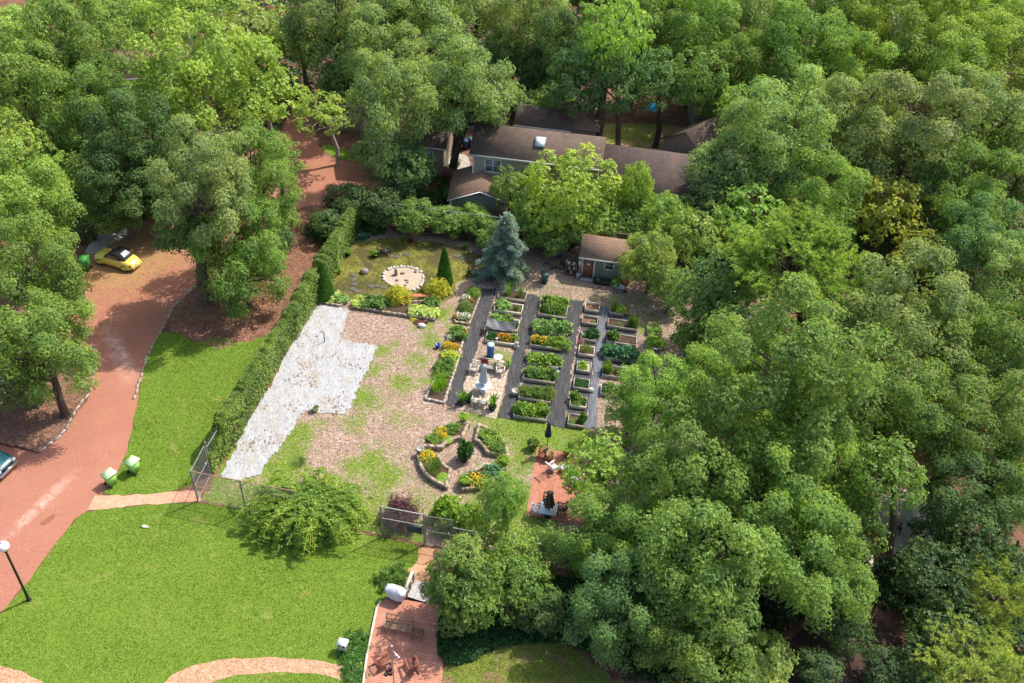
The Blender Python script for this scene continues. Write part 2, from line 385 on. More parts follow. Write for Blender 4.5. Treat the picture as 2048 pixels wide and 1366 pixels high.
M['boardlt'] = simple('pale_board', (.62, .55, .43), .85, .15, 4)
M['teak'] = simple('weathered_teak', (.62, .56, .48), .75, .2, 6)
M['benchwood'] = simple('bench_wood', (.36, .23, .14), .7, .25, 8)
M['brownwood'] = simple('brown_wood', (.23, .12, .07), .7, .25, 8)
M['redwood'] = simple('red_stained_wood', (.27, .10, .065), .7, .25, 8)
M['black'] = simple('black_paint', (.02, .02, .022), .45, .2, 5)
M['dark'] = simple('dark_recess', (.012, .012, .014), .8, .1, 5)
M['steel'] = simple('galvanised_steel', (.42, .43, .43), .45, .2, 8, metal=.6)
M['wire'] = simple('fence_wire', (.22, .22, .2), .6, .2, 8)
M['postgreen'] = simple('weathered_post', (.22, .23, .18), .8, .3, 4)
M['rust'] = simple('rusty_rail', (.42, .24, .16), .8, .3, 6)
M['white'] = simple('white_paint', (.66, .66, .65), .5, .06, 4)
M['cloth_w'] = simple('grey_white_cover', (.62, .64, .68), .7, .1, 4, bmp=.2)
M['umb'] = simple('pale_umbrella_cloth', (.55, .60, .66), .8, .1, 5)
M['navy'] = simple('navy_cloth', (.03, .045, .10), .8, .2, 5)
M['plaid'] = simple('dark_patterned_cloth', (.12, .085, .08), .8, .9, 9)
M['glassw'] = simple('frosted_glass', (.60, .66, .70), .15, .06, 3, spec=.8)
M['glassd'] = simple('dark_glass', (.05, .06, .07), .08, .2, 3, spec=.8)
M['limebin'] = simple('lime_green_plastic', (.30, .60, .14), .45, .06, 3)
M['limelid'] = simple('pale_lime_plastic', (.52, .74, .38), .45, .06, 3)
M['greenbin'] = simple('dark_green_plastic', (.035, .09, .075), .4, .15, 3)
M['tyre'] = simple('tyre_rubber', (.02, .02, .02), .8, .1, 3)
M['chrome'] = simple('silver_metal', (.6, .6, .62), .25, .05, 3, metal=.9)
M['bluebarrel'] = simple('blue_plastic', (.02, .13, .38), .4, .1, 3)
M['blueglaze'] = simple('blue_glaze', (.02, .05, .35), .2, .1, 3)
M['terra'] = simple('terracotta', (.45, .17, .08), .8, .15, 4)
M['bluegrey'] = simple('blue_grey_metal', (.35, .42, .45), .5, .1, 4)
M['sheath'] = simple('dark_sign', (.03, .05, .08), .5, .1, 4)
def siding(name, col, pitch=.16):
    m, nt, b = newmat(name); g = nt.nodes.new('ShaderNodeNewGeometry'); s = nt.nodes.new('ShaderNodeSeparateXYZ'); nt.links.new(g.outputs['Position'], s.inputs[0])
    k = nt.nodes.new('ShaderNodeMath'); k.operation = 'MULTIPLY'; k.inputs[1].default_value = 1 / pitch; nt.links.new(s.outputs[2], k.inputs[0])
    f = nt.nodes.new('ShaderNodeMath'); f.operation = 'FRACT'; nt.links.new(k.outputs[0], f.inputs[0])
    c = ramp(nt, noise(nt, 1.5, 5, .6, wpos(nt)), [(.3, tuple(q * .85 for q in col)), (.7, tuple(q * 1.1 for q in col))])
    c = mix(nt, ramp(nt, f.outputs[0], [(0, (0.6, .6, .6)), (.14, (0, 0, 0))]), c, tuple(q * .4 for q in col))
    nt.links.new(c, b.inputs['Base Color']); b.inputs['Roughness'].default_value = .7; bump(nt, b, f.outputs[0], .5, .02); return m
M['sage'] = siding('sage_green_siding', (.16, .21, .16)); M['greige'] = siding('grey_green_siding', (.34, .33, .27), .2)
M['tanside'] = siding('tan_siding', (.3, .25, .19), .2)
def shingle(name, ca, cb, blot, scale=1):
    m, nt, b = newmat(name); v = opos(nt)
    t = nt.nodes.new('ShaderNodeTexBrick'); t.inputs['Scale'].default_value = scale; t.inputs['Brick Width'].default_value = .3; t.inputs['Row Height'].default_value = .2
    t.inputs['Mortar Size'].default_value = .012; t.inputs['Color1'].default_value = (*ca, 1); t.inputs['Color2'].default_value = (*cb, 1); t.inputs['Mortar'].default_value = (*[k * .4 for k in ca], 1)
    nt.links.new(v, t.inputs['Vector'])
    c = mix(nt, ramp(nt, noise(nt, .5, 7, .75, v, .5), [(.45, (0, 0, 0)), (.68, (.9, .9, .9))]), t.outputs[0], blot)
    c = mix(nt, .4, c, ramp(nt, noise(nt, 7, 6, .8, v), [(.3, tuple(k * .5 for k in ca)), (.7, tuple(min(1, k * 2) for k in cb))]))
    nt.links.new(c, b.inputs['Base Color']); b.inputs['Roughness'].default_value = .95; bump(nt, b, t.outputs['Fac'], -.6, .02); return m
M['shingle'] = shingle('brown_shingles', (.07, .05, .041), (.11, .077, .061), (.2, .13, .09))
M['shinglerust'] = shingle('rusty_brown_shingles', (.155, .10, .072), (.21, .135, .092), (.36, .215, .12))
M['shingledk'] = shingle('dark_brown_shingles', (.05, .038, .036), (.085, .062, .055), (.16, .10, .075))

# ------------------------------------------------------------------ leaves
def leafquads(P, N, rg, L, W, lift=.35, k=1, tint=None, spread=1.0):
    """k leaves around every tuft centre P with outward normal N -> V, F, tint"""
    n = len(P); P = np.repeat(P, k, 0); N = np.repeat(nrm(N), k, 0)
    T = rg.normal(size=(n * k, 3)); T = nrm(T - (T * N).sum(1, keepdims=True) * N)
    l = (lift + rg.normal(size=(n * k, 1)) * .25)
    D = nrm(T * spread + N * l)
    S = nrm(np.cross(D, N + rg.normal(size=N.shape) * .35))
    ll = L * rg.uniform(.7, 1.3, (n * k, 1)); ww = W * rg.uniform(.7, 1.2, (n * k, 1))
    B = P + D * ll * .08
    V = np.stack([B, B + D * ll * .5 + S * ww, B + D * ll, B + D * ll * .5 - S * ww], 1).reshape(-1, 3)
    F = np.arange(4 * n * k).reshape(-1, 4)
    t = rg.uniform(.2, .8, n) if tint is None else tint
    t = np.clip(np.repeat(t, k) + rg.normal(size=n * k) * .14, 0, 1)
    return V, F, t
def sphere_dirs(n, rg, zmin=-.6):
    d = nrm(rg.normal(size=(int(n * 3) + 8, 3))); d = d[d[:, 2] > zmin]
    return d[:n]
def crown_proto(seed, ncl=34, tufts=75, k=8, L=.055, W=.017, cr=(.24, .40), asp=1.0, flat=.75, zcut=-.75, fill=.25, top=0.0, lobes=3):
    """unit-radius crown made of leafy clumps; returns (mesh, clump centres)"""
    rg = np.random.default_rng(seed); mb = MB(); cen = []
    ga = PI * (3 - math.sqrt(5)); lob = rg.normal(size=(lobes, 3)) * 1.3; ph = rg.uniform(0, 6, lobes)
    for i in range(ncl):
        z = 1 - (i + .5) / ncl * (1 - zcut); a = i * ga + rg.normal() * .25
        r_ = math.sqrt(max(0, 1 - z * z)); d = np.array([r_ * math.cos(a), r_ * math.sin(a), z])
        q = 1 + .16 * sum(math.sin(float(d @ lob[j]) * 2 + ph[j]) for j in range(lobes)) / lobes * 2
        rad = rg.uniform(*cr) * (1 - .25 * abs(z)); R = (1 - rad * .8) * q * rg.uniform(.82, 1.05)
        cen.append((d * np.array([1, 1, asp]) * R, rad))
    for i in range(int(ncl * fill)):
        d = nrm(rg.normal(size=3)); cen.append((d * rg.uniform(.1, .5) * np.array([1, 1, asp]), rg.uniform(*cr)))
    for c, rad in cen:
        n = int(tufts * (rad / .32) ** 2 * rg.uniform(.8, 1.2)); D = sphere_dirs(n, rg, -.55)
        R = rad * rg.uniform(.55, 1.08, (len(D), 1)) * (1 + .18 * np.sin(D @ rg.normal(size=(3, 1)) * 4 + rg.uniform(0, 6)))
        P = c + D * R * np.array([1, 1, flat])
        out = nrm(c + 1e-6) if np.linalg.norm(c) > .2 else np.array([0, 0, 1.])
        N = nrm(D * .8 + out * .5 + np.array([0, 0, .45]))
        ct = rg.uniform(.3, .7); t = np.clip(ct + rg.normal(size=len(D)) * .16, 0, 1)
        mb.add(*leafquads(P, N, rg, L, W, .3, k, t)[:2], tint=None); mb.t[-1] = np.clip(np.repeat(t, k) + rg.normal(size=len(D) * k) * .1, 0, 1).astype(np.float32)
    me = mb.mesh('crown_mesh', [M['leaf']], tint=True)
    return me, [c for c, r in cen]
def giant_proto(seed, nl=25, ncl=12, tufts=50, k=8, L=.023, W=.008, lr=(.15, .36), zcut=-.72):
    """unit-radius crown of a big tree: billows of foliage that carry smaller leafy clumps"""
    rg = np.random.default_rng(seed); mb = MB(); cen = []; ga = PI * (3 - math.sqrt(5)); a0 = rg.uniform(0, 6)
    for i in range(nl):
        z = 1 - (i + .5) / nl * (1 - zcut); a = i * ga + a0 + rg.normal() * .3; r_ = math.sqrt(max(0, 1 - z * z)); d = np.array([r_ * math.cos(a), r_ * math.sin(a), z])
        lrad = rg.uniform(*lr) * (1 - .15 * abs(z)); lc = d * (1 - lrad * .85) * rg.uniform(.62, 1.14); cen.append(lc); lt = rg.uniform(.38, .62)
        for j in range(int(ncl * rg.uniform(.8, 1.25))):
            e = nrm(rg.normal(size=3) + d * .7 + [0, 0, .35]); cr_ = rg.uniform(.10, .175); cc = lc + e * lrad * rg.uniform(.55, 1.12); 
            n = int(tufts * (cr_ / .14) ** 2); D = sphere_dirs(n, rg, -.5); P = cc + D * cr_ * rg.uniform(.5, 1.15, (len(D), 1)) * [1, 1, .72]
            N = nrm(D * .8 + e * .4 + np.array([0, 0, .45])); t = np.clip(lt + rg.normal() * .08 + rg.normal(size=len(D)) * .15, 0, 1)
            V, F, tt = leafquads(P, N, rg, L, W, .3, k, t); mb.add(V, F, tint=tt)
            if j % 3 == 0: cen.append(cc)
    for i in range(26):      # foliage deeper inside
        cc = nrm(rg.normal(size=3)) * rg.uniform(.1, .55); D = sphere_dirs(60, rg, -.6); P = cc + D * rg.uniform(.1, .2); V, F, tt = leafquads(P, D + [0, 0, .4], rg, L * 1.2, W * 1.3, .3, 6); mb.add(V, F, tint=tt)
    return mb.mesh('big_crown_mesh', [M['leaf']], tint=True), cen
def pine_proto(seed, nb=46, asp=.9):
    """long-needled pine: branches that carry brushes of needles"""
    rg = np.random.default_rng(seed); mb = MB(); cen = []
    for i in range(nb):
        z = rg.uniform(-.7, .98); a = rg.uniform(0, 2 * PI); rr = math.sqrt(max(.03, 1 - z * z)) * rg.uniform(.7, 1.08)
        tip = np.array([rr * math.cos(a), rr * math.sin(a), (z + .12) * asp]); cen.append(tip * .8)
        for j in range(26):
            q = rg.uniform(.5, 1.0); p = tip * q + rg.normal(size=3) * .085 * np.array([1, 1, .6])
            n = 30; D = nrm(rg.normal(size=(n, 3)) + nrm(tip) * .5 + np.array([0, 0, .9]))
            S = nrm(np.cross(D, rg.normal(size=(n, 3)))); L = rg.uniform(.045, .075, (n, 1)); W = .0055
            V = np.stack([np.repeat(p[None], n, 0) - S * W, np.repeat(p[None], n, 0) + S * W, p + D * L + S * W * .4, p + D * L - S * W * .4], 1).reshape(-1, 3)
            mb.add(V, np.arange(4 * n).reshape(-1, 4), tint=np.clip(rg.normal(size=n) * .12 + rg.uniform(.35, .7), 0, 1))
    return mb.mesh('pine_crown_mesh', [M['needle']], tint=True), cen
def spruce_proto(seed):
    rg = np.random.default_rng(seed); mb = MB()
    for i in range(105):
        h = (i + .5) / 105; a = i * 2.399 + rg.normal() * .2
        R = (1 - h) ** .82 * .47 * rg.uniform(.62, 1.28) + .02; z0 = .04 + h * .93
        nseg = max(3, int(R / .035))
        for j in range(nseg):
            q = (j + 1) / nseg; c = np.array([math.cos(a) * R * q, math.sin(a) * R * q, z0 - .10 * q * q * (1 - h) + .05 * q])
            n = 52; side = np.array([-math.sin(a), math.cos(a), 0]); sp = .055 * (1.15 - q * .55)
            P = c + rg.normal(size=(n, 1)) * side * sp * .8 + rg.normal(size=(n, 3)) * .010
            D = nrm(np.array([math.cos(a), math.sin(a), .15]) + rg.normal(size=(n, 3)) * .8); S = nrm(np.cross(D, [0, 0, 1.]) + rg.normal(size=(n, 3)) * .3)
            L = rg.uniform(.025, .05, (n, 1)); W = .005
            V = np.stack([P - S * W, P + S * W, P + D * L + S * W * .5, P + D * L - S * W * .5], 1).reshape(-1, 3)
            mb.add(V, np.arange(4 * n).reshape(-1, 4), tint=np.clip(.3 + .35 * q + rg.normal(size=n) * .12, 0, 1))
    return mb.mesh('spruce_mesh', [M['needle']], tint=True)
def dome_mesh(seed, n=500, k=5, L=.16, W=.05, rough=.2, h=.8, lift=.35, mat='leaf', nz=.4):
    """unit-radius leafy mound standing on z=0"""
    rg = np.random.default_rng(seed); D = sphere_dirs(n, rg, -.05)
    q = 1 + rough * np.sin(D @ rg.normal(size=(3, 1)) * 3 + rg.uniform(0, 6)) * .6 + rough * np.sin(D @ rg.normal(size=(3, 1)) * 6) * .4
    P = D * q * rg.uniform(.62, .95, (len(D), 1)) * np.array([1, 1, h]); N = nrm(D + [0, 0, nz])
    mb = MB(); V, F, t = leafquads(P, N, rg, L, W, lift, k); V[:, 2] = np.maximum(V[:, 2], .01); mb.add(V, F, tint=t)
    return mb.mesh('foliage_mesh', [M[mat]], tint=True)
def blades_mesh(seed, n=260, h=1.0, spread=.9, W=.03, segs=3, mat='grass', base=.25):
    """arching blades from a tuft"""
    rg = np.random.default_rng(seed); mb = MB()
    a = rg.uniform(0, 2 * PI, n); r0 = rg.uniform(0, base, n); out = np.stack([np.cos(a), np.sin(a), np.zeros(n)], 1)
    out = nrm(out + rg.normal(size=(n, 3)) * [.3, .3, 0]); side = np.stack([-out[:, 1], out[:, 0], np.zeros(n)], 1)
    H = h * rg.uniform(.6, 1.05, (n, 1)); S = spread * rg.uniform(.3, 1., (n, 1)); B = out * r0[:, None]; prev = None
    rows = []
    for i in range(segs + 1):
        q = i / segs; p = B + out * S * q ** 1.7 + np.array([0, 0, 1.]) * H * (q * 1.35 - .35 * q ** 3 * 1.2)
        w_ = W * (1 - q * .8); rows.append((p - side * w_, p + side * w_))
    V = np.stack([x for r in rows for x in r], 1).reshape(-1, 3); m = 2 * (segs + 1)
    F = np.concatenate([np.array([[b * m + 2 * i, b * m + 2 * i + 1, b * m + 2 * i + 3, b * m + 2 * i + 2] for b in range(n)]) for i in range(segs)])
    t = rg.uniform(.2, .8, n); mb.add(V, F, tint=np.tile(t, segs)); return mb.mesh('blade_mesh', [M[mat]], tint=True)
def bloom_mesh(seed, n=60, r=.11, h=1.05, R=1.0):
    """small open flowers over a mound"""
    rg = np.random.default_rng(seed); D = sphere_dirs(n, rg, .15); P = D * R * rg.uniform(.85, 1.12, (len(D), 1)) * [1, 1, h] + [0, 0, .05]
    mb = MB(); V, F, t = leafquads(P, nrm(D * .4 + [0, 0, 1]), rg, r, r * .42, .15, 6); mb.add(V, F, tint=t); return mb.mesh('bloom_mesh', [M['petal']], tint=True)
# ------------------------------------------------------------------ ground
def sheet(name, poly, z, mat, th=0.0, kind='structure'):
    mb = MB(); mb.prism([tuple(p[:2]) for p in poly], z - .05 if th else z - .004, z, None)
    o = mb.build(name, mat)
    if kind: o['kind'] = kind
    return o
rgG = np.random.default_rng(5)
g = MB(); g.add([(-500, -200, 0), (500, -200, 0), (500, 800, 0), (-500, 800, 0)], [(0, 1, 2, 3)]); tag(g.build('ground', M['litter']), kind='structure')
LAWN1 = gp([(197, 992), (228, 965), (246, 920), (262, 870), (275, 800), (285, 745), (291, 722), (305, 690), (322, 662), (360, 668), (400, 690), (440, 668), (480, 690), (540, 668), (560, 655), (500, 770), (455, 860), (400, 940), (372, 984)])
LAWN2 = gp([(-40, 1250), (0, 1228), (60, 1160), (100, 1098), (150, 1040), (178, 1020), (362, 1005), (420, 1008), (490, 1024), (600, 1046), (760, 1074), (849, 1092), (835, 1125), (812, 1150), (778, 1185), (756, 1216), (735, 1310), (722, 1400), (-60, 1420)])
LAWN3 = gp([(868, 1410), (872, 1366), (900, 1330), (1000, 1290), (1100, 1282), (1160, 1300), (1230, 1366), (1240, 1410)])
LAWN4 = gp([(640, 285), (700, 300), (750, 318), (748, 332), (700, 322), (650, 308)])
sheet('lawn', subdiv(smoothpoly(LAWN1, 1), .35, .07, 1), .008, M['lawn']); sheet('lawn', subdiv(smoothpoly(LAWN2, 1), .4, .03, 2), .008, M['lawn'])
M['lawn_dry'] = ground_mat('thin_lawn', [(.34, (.08, .13, .018)), (.5, (.17, .21, .035)), (.66, (.29, .27, .08))], 7, .55, [(.6, (.26, .17, .1), .5, .6)], b_=.6)
sheet('lawn', subdiv(smoothpoly(LAWN3, 1), .4, .1, 3), .008, M['lawn_dry']); sheet('lawn', smoothpoly(LAWN4), .008, M['lawn'])
sheet('lawn', smoothpoly(gp([(610, 462), (660, 455), (668, 480), (625, 490)])), .008, M['lawn'])
M['farlawn'] = ground_mat('far_lawn', [(.34, (.07, .10, .02)), (.5, (.20, .22, .05)), (.66, (.34, .30, .12))], 2.5, .4, [(.3, (.36, .22, .12), .52, .62)], b_=.3)
sheet('lawn', smoothpoly(gp([(1130, 320), (1140, 265), (1180, 245), (1420, 250), (1420, 320)])), .008, M['farlawn'])
sheet('lawn', smoothpoly(gp([(180, -10), (330, -25), (330, 22), (190, 30)])), .008, M['lawn'])
ROAD = gp([(-140, 1300), (-40, 1252), (0, 1229), (60, 1161), (100, 1099), (150, 1041), (180, 1019), (197, 992), (228, 965), (246, 920), (262, 870), (275, 800), (285, 745), (291, 722), (305, 690), (330, 650), (345, 618), (385, 577), (400, 560), (425, 535),
           (500, 478), (560, 432), (610, 412), (700, 408), (800, 404), (900, 372), (900, 352), (752, 333), (700, 323), (655, 312), (636, 292), (628, 262), (632, 215), (590, 210), (560, 265), (470, 330), (380, 395), (320, 432), (250, 455), (215, 480), (170, 505), (120, 560), (110, 620), (150, 700), (160, 760), (182, 790), (132, 862), (78, 905), (-40, 880), (-300, 840), (-300, 1340)])
sheet('road', subdiv(ROAD, .6, .06, 4), .012, M['road'])
sheet('path', subdiv(gp([(176, 1021), (190, 991), (260, 991), (330, 985), (372, 981), (404, 984), (402, 1003), (362, 1005), (270, 1011)]), .4, .04, 5), .020, M['brickpath'])
sheet('path', subdiv(gp([(322, 1372), (345, 1350), (390, 1330), (450, 1319), (540, 1314), (640, 1322), (700, 1334), (714, 1341), (712, 1358), (690, 1362), (640, 1349), (560, 1344), (470, 1351), (400, 1372), (380, 1400), (300, 1400)]), .3, .03, 6), .016, M['brickpath'])
sheet('path', subdiv(gp([(-60, 1320), (0, 1331), (50, 1345), (100, 1372), (60, 1400), (-60, 1390)]), .3, .03, 7), .016, M['brickpath'])
sheet('path', subdiv(gp([(838, 1092), (870, 1098), (866, 1130), (858, 1175), (806, 1170), (812, 1148), (835, 1122)]), .3, .05, 8), .016, ground_mat('orange_earth', [(.35, (.4, .2, .1)), (.6, (.58, .34, .2)), (.75, (.66, .45, .33))], 7, 1, [(.9, (.3, .26, .1), .6, .7)]))
sheet('path', gp([(853, 1090), (850, 1052), (905, 1060), (912, 1100)]), .020, M['slab'])
sheet('driveway', smoothpoly(gp([(-120, 800), (-100, 720), (20, 735), (46, 748), (44, 768), (0, 800)]), 1), .014, M['concrete'])
sheet('driveway', smoothpoly(gp([(168, 500), (205, 462), (262, 452), (262, 468), (222, 490), (180, 512)]), 1), .018, M['concrete'])
sheet('driveway', smoothpoly(gp([(872, 352), (888, 318), (925, 305), (942, 320), (935, 352)]), 1), .014, M['concrete'])
sheet('driveway', smoothpoly(gp([(1040, 245), (1052, 200), (1045, 170), (1070, 170), (1078, 245)]), 1), .010, M['concrete'])
sheet('driveway', smoothpoly(gp([(240, 12), (280, 8), (310, 14), (300, 28), (255, 30)]), 1), .012, M['concrete'])
sheet('path', smoothpoly(gp([(1330, 180), (1380, 175), (1500, 190), (1500, 230), (1350, 215)]), 1), .010, M['sand'])
sheet('terrace', gp([(1755, 1060), (1740, 1000), (1870, 960), (1880, 1060), (1850, 1120), (1800, 1130)]), .012, M['concrete'])
M['earthshade'] = ground_mat('shade_toned_earth', [(.35, (.04, .025, .02)), (.6, (.085, .055, .045)), (.75, (.14, .095, .075))], 5, .6)  # bare earth, its colours darkened to stand for the shade under the trees
sheet('earth', smoothpoly(gp([(1560, 1280), (1700, 1210), (1800, 1260), (1850, 1400), (1560, 1400)])), .008, M['earthshade'])
# the garden floor carries a weed mask where grass grows through the chips
GARDEN = gp([(398, 1003), (489, 1022), (760, 1072), (849, 1089), (1180, 1150), (1420, 1180), (1400, 700), (1390, 560), (1330, 500), (1250, 492), (960, 486), (837, 469), (714, 454), (640, 600), (520, 800)])
WEED = [(420, 965, 2, 1), (450, 1000, 2.6, .8), (440, 900, 2, 1), (585, 900, 1.6, .7), (600, 870, 1.3, .8), (565, 940, 1.8, .8), (640, 900, 1.2, .4), (725, 790, 1.4, .6), (745, 740, 1.2, .6), (765, 700, 1, .6), (700, 850, 1.5, .5), (790, 690, .8, .4),
        (850, 650, 1.3, .7), (880, 630, 1.3, .75), (860, 680, 1.3, .7), (905, 655, 1, .6), (830, 720, 1.3, .55), (800, 760, 1.2, .5), (1010, 850, 1.8, .9), (1050, 858, 1.8, 1), (1090, 866, 2, 1), (1150, 872, 1.6, .9), (1060, 890, 1.6, 1), (1045, 930, 1.5, .8),
        (1035, 980, 1.6, .75), (1020, 1020, 2, .8), (960, 1010, 2, .55), (900, 1010, 1.6, .5), (840, 1000, 1.5, .5), (770, 960, 1.6, .55), (740, 920, 1.6, .45), (700, 930, 1.3, .5), (650, 850, 1.3, .4), (760, 880, 1, .4), (800, 850, 1.2, .35), (960, 835, 1.2, .6),
        (990, 840, 1, .7), (660, 960, 1.6, .5), (700, 1060, 2.2, 1), (790, 1065, 1.6, .9), (830, 1075, 1.2, .9), (590, 1030, 2.4, .9), (480, 1010, 2, .8), (1060, 1040, 2, .6), (930, 735, .6, .4), (1000, 720, 1, .5), (1022, 735, .7, .6), (990, 640, .6, .3), (1290, 660, 1, .35),
        (1300, 640, .8, .3), (1220, 590, .8, .2), (910, 620, .6, .4), (880, 600, .7, .3), (760, 1000, 1.4, .5), (680, 1000, 1.6, .6), (850, 760, .7, .3)]
WP = [(at(a, b)[:2], r, s) for a, b, r, s in WEED]
def weed_at(P):
    w_ = np.zeros(len(P))
    for c, r, s in WP: w_ = np.maximum(w_, s * np.exp(-((P[:, :2] - c) ** 2).sum(1) / (r * r * 1.1)))
    return np.clip(w_ + (fbm(P, .35, 12) - .42) * .9, 0, 1)
GA = np.array(GARDEN); lo, hi = GA.min(0) - .5, GA.max(0) + .5; ST = .22
xs = np.arange(lo[0], hi[0], ST); ys = np.arange(lo[1], hi[1], ST); X, Y = np.meshgrid(xs, ys); P = np.stack([X.ravel(), Y.ravel()], 1)
ins = inpoly(P, [tuple(q) for q in GARDEN]); nx = len(xs); idx = np.arange(len(P)).reshape(X.shape)
F = np.stack([idx[:-1, :-1], idx[:-1, 1:], idx[1:, 1:], idx[1:, :-1]], -1).reshape(-1, 4); F = F[ins[F].all(1)]
rem = np.full(len(P), -1); used = np.unique(F); rem[used] = np.arange(len(used)); PV = P[used]
me = bpy.data.meshes.new('garden_floor'); hz = .012 + .012 * np.sin(PV[:, 0] * 1.7) * np.sin(PV[:, 1] * 1.3) * 0
me.from_pydata(np.column_stack([PV, np.full(len(PV), .012)]).tolist(), [], rem[F].tolist())
a_ = me.attributes.new('weed', 'FLOAT', 'POINT'); a_.data.foreach_set('value', weed_at(PV).astype(np.float32)); me.materials.append(M['mulch'])
tag(link('garden_floor', me), kind='structure')
MOSS = smoothpoly(gp([(690, 492), (740, 478), (837, 480), (960, 500), (975, 548), (915, 560), (905, 600), (880, 612), (760, 612), (650, 596), (660, 545)]), 1)
sheet('moss_lawn', subdiv(MOSS, .4, .12, 9), .020, M['moss'])
# black woven strips and the white ground cloth are laid things with folds
def cloth(name, poly, z, mat, label, cat, amp, seed, group=None, step=.16, ang=0):
    P_ = np.array([p[:2] for p in poly]); lo, hi = P_.min(0) - .3, P_.max(0) + .3
    xs = np.arange(lo[0], hi[0], step); ys = np.arange(lo[1], hi[1], step); X, Y = np.meshgrid(xs, ys); Q = np.stack([X.ravel(), Y.ravel()], 1)
    rg = np.random.default_rng(seed); Q = Q + rg.normal(size=Q.shape) * step * .12
    ins = inpoly(Q, [tuple(p) for p in P_]); ix = np.arange(len(Q)).reshape(X.shape)
    F = np.stack([ix[:-1, :-1], ix[:-1, 1:], ix[1:, 1:], ix[1:, :-1]], -1).reshape(-1, 4); F = F[ins[F].all(1)]
    u = np.unique(F); rm = np.full(len(Q), -1); rm[u] = np.arange(len(u)); Q = Q[u]
    a = Q @ np.array([math.cos(ang), math.sin(ang)]); b = Q @ np.array([-math.sin(ang), math.cos(ang)])
    h = sum(np.abs(np.sin(a * f + np.sin(b * f2 + ph) * 1.3 + ph)) ** 3 * k for f, f2, ph, k in ((3.1, .5, .3, .5), (7.3, .9, 1.2, .3), (13.1, 1.7, 2.2, .2))) * amp
    me = bpy.data.meshes.new(name); me.from_pydata(np.column_stack([Q, z + h]).tolist(), [], rm[F].tolist()); me.materials.append(mat)
    me.polygons.foreach_set('use_smooth', np.ones(len(me.polygons), bool))
    return tag(link(name, me), label, cat, group)
TARP = gp([(622, 609), (660, 606), (699, 618), (690, 650), (684, 678), (716, 684), (755, 690), (748, 715), (735, 745), (722, 775), (708, 800), (692, 832), (660, 828), (612, 822), (600, 836), (588, 862), (560, 900), (540, 925), (525, 948), (480, 967), (436, 958), (452, 925), (480, 870), (510, 815), (545, 760), (580, 690), (600, 650)])
cloth('ground_cloth', subdiv(TARP, .4, .07, 3), .03, M['tarp'], 'crumpled white ground cloth with dirt stains spread on the garden floor', 'ground cloth', .05, 4, ang=.4)
STR = [[(960, 578), (996, 576), (984, 620), (968, 668), (955, 700), (938, 745), (916, 815), (889, 809), (912, 735), (940, 645)],
       [(1052, 588), (1083, 592), (1071, 640), (1058, 690), (1046, 745), (1027, 842), (995, 837), (1018, 740), (1035, 665)],
       [(1140, 598), (1170, 601), (1160, 650), (1150, 715), (1142, 770), (1131, 861), (1093, 849), (1108, 775), (1122, 700)],
       [(1200, 612), (1218, 614), (1212, 680), (1203, 750), (1192, 860), (1168, 858), (1180, 775), (1188, 700)]]
SL = ['wrinkled black fabric strip left of the tan paved patio', 'wrinkled black fabric strip between the paved patio and the lush wide beds', 'black fabric strip between the lush wide beds and the small square boxes', 'narrow dark fabric strip right of the column of small square boxes']
for i, (s_, l_) in enumerate(zip(STR, SL)):
    cloth('weed_fabric', subdiv(gp(s_), .3, .05, 20 + i), .028, M['fabricblue' if i == 3 else 'fabric'], l_, 'weed fabric', .05, 30 + i, 'black fabric strips laid as garden paths', .13, AZ * -1 + (.35 if i == 0 else 0))
UND = []; M['fabricdk'] = simple('dark_underlay', (.05, .05, .055), .8, .3, 4)
for pts, l_ in (([(996, 600), (1052, 604), (1024, 690), (968, 690)], 'dark fabric underneath the narrow beds below the spruce'), ([(1083, 610), (1142, 615), (1096, 846), (1030, 838)], 'dark fabric underneath the column of lush wide beds'), ([(1168, 612), (1202, 614), (1170, 857), (1130, 855)], 'dark fabric underneath the column of small square boxes'), ([(1216, 625), (1278, 632), (1262, 760), (1200, 752)], 'dark fabric underneath the wide beds on the right side')):
    UND.append(pts); tag(sheet('weed_fabric', gp(pts), .022, M['fabricdk'], kind=None), l_, 'weed fabric', 'dark fabric under the raised beds')
sheet('patio', gp([(932, 752), (946, 718), (1022, 722), (1014, 752), (992, 838), (915, 818)]), .024, M['paver'])
PATIO2 = gp([(1075, 897), (1180, 912), (1172, 1050), (1052, 1030)])
sheet('patio', PATIO2, .024, M['brick'])
mb = MB(); q = [np.array(p) for p in gp([(728, 1372), (735, 1310), (755, 1216), (776, 1196), (880, 1214), (890, 1300), (880, 1400), (722, 1400)])]
mb.prism(q, .0, .12); sheet_ = mb.build('deck', M['plank']); tag(sheet_, kind='structure')
mb = MB(); pe = [at(x, y, .0) for x, y in [(722, 1400), (734.5, 1310), (754, 1217), (762, 1205)]]
for a, b in zip(pe[:-1], pe[1:]): mb.bar(a + [0, 0, .09], b + [0, 0, .09], .12, .2)
tag(mb.build('deck_edging', M['boardlt']), 'cream edging board along the lawn side of the red deck', 'edging')

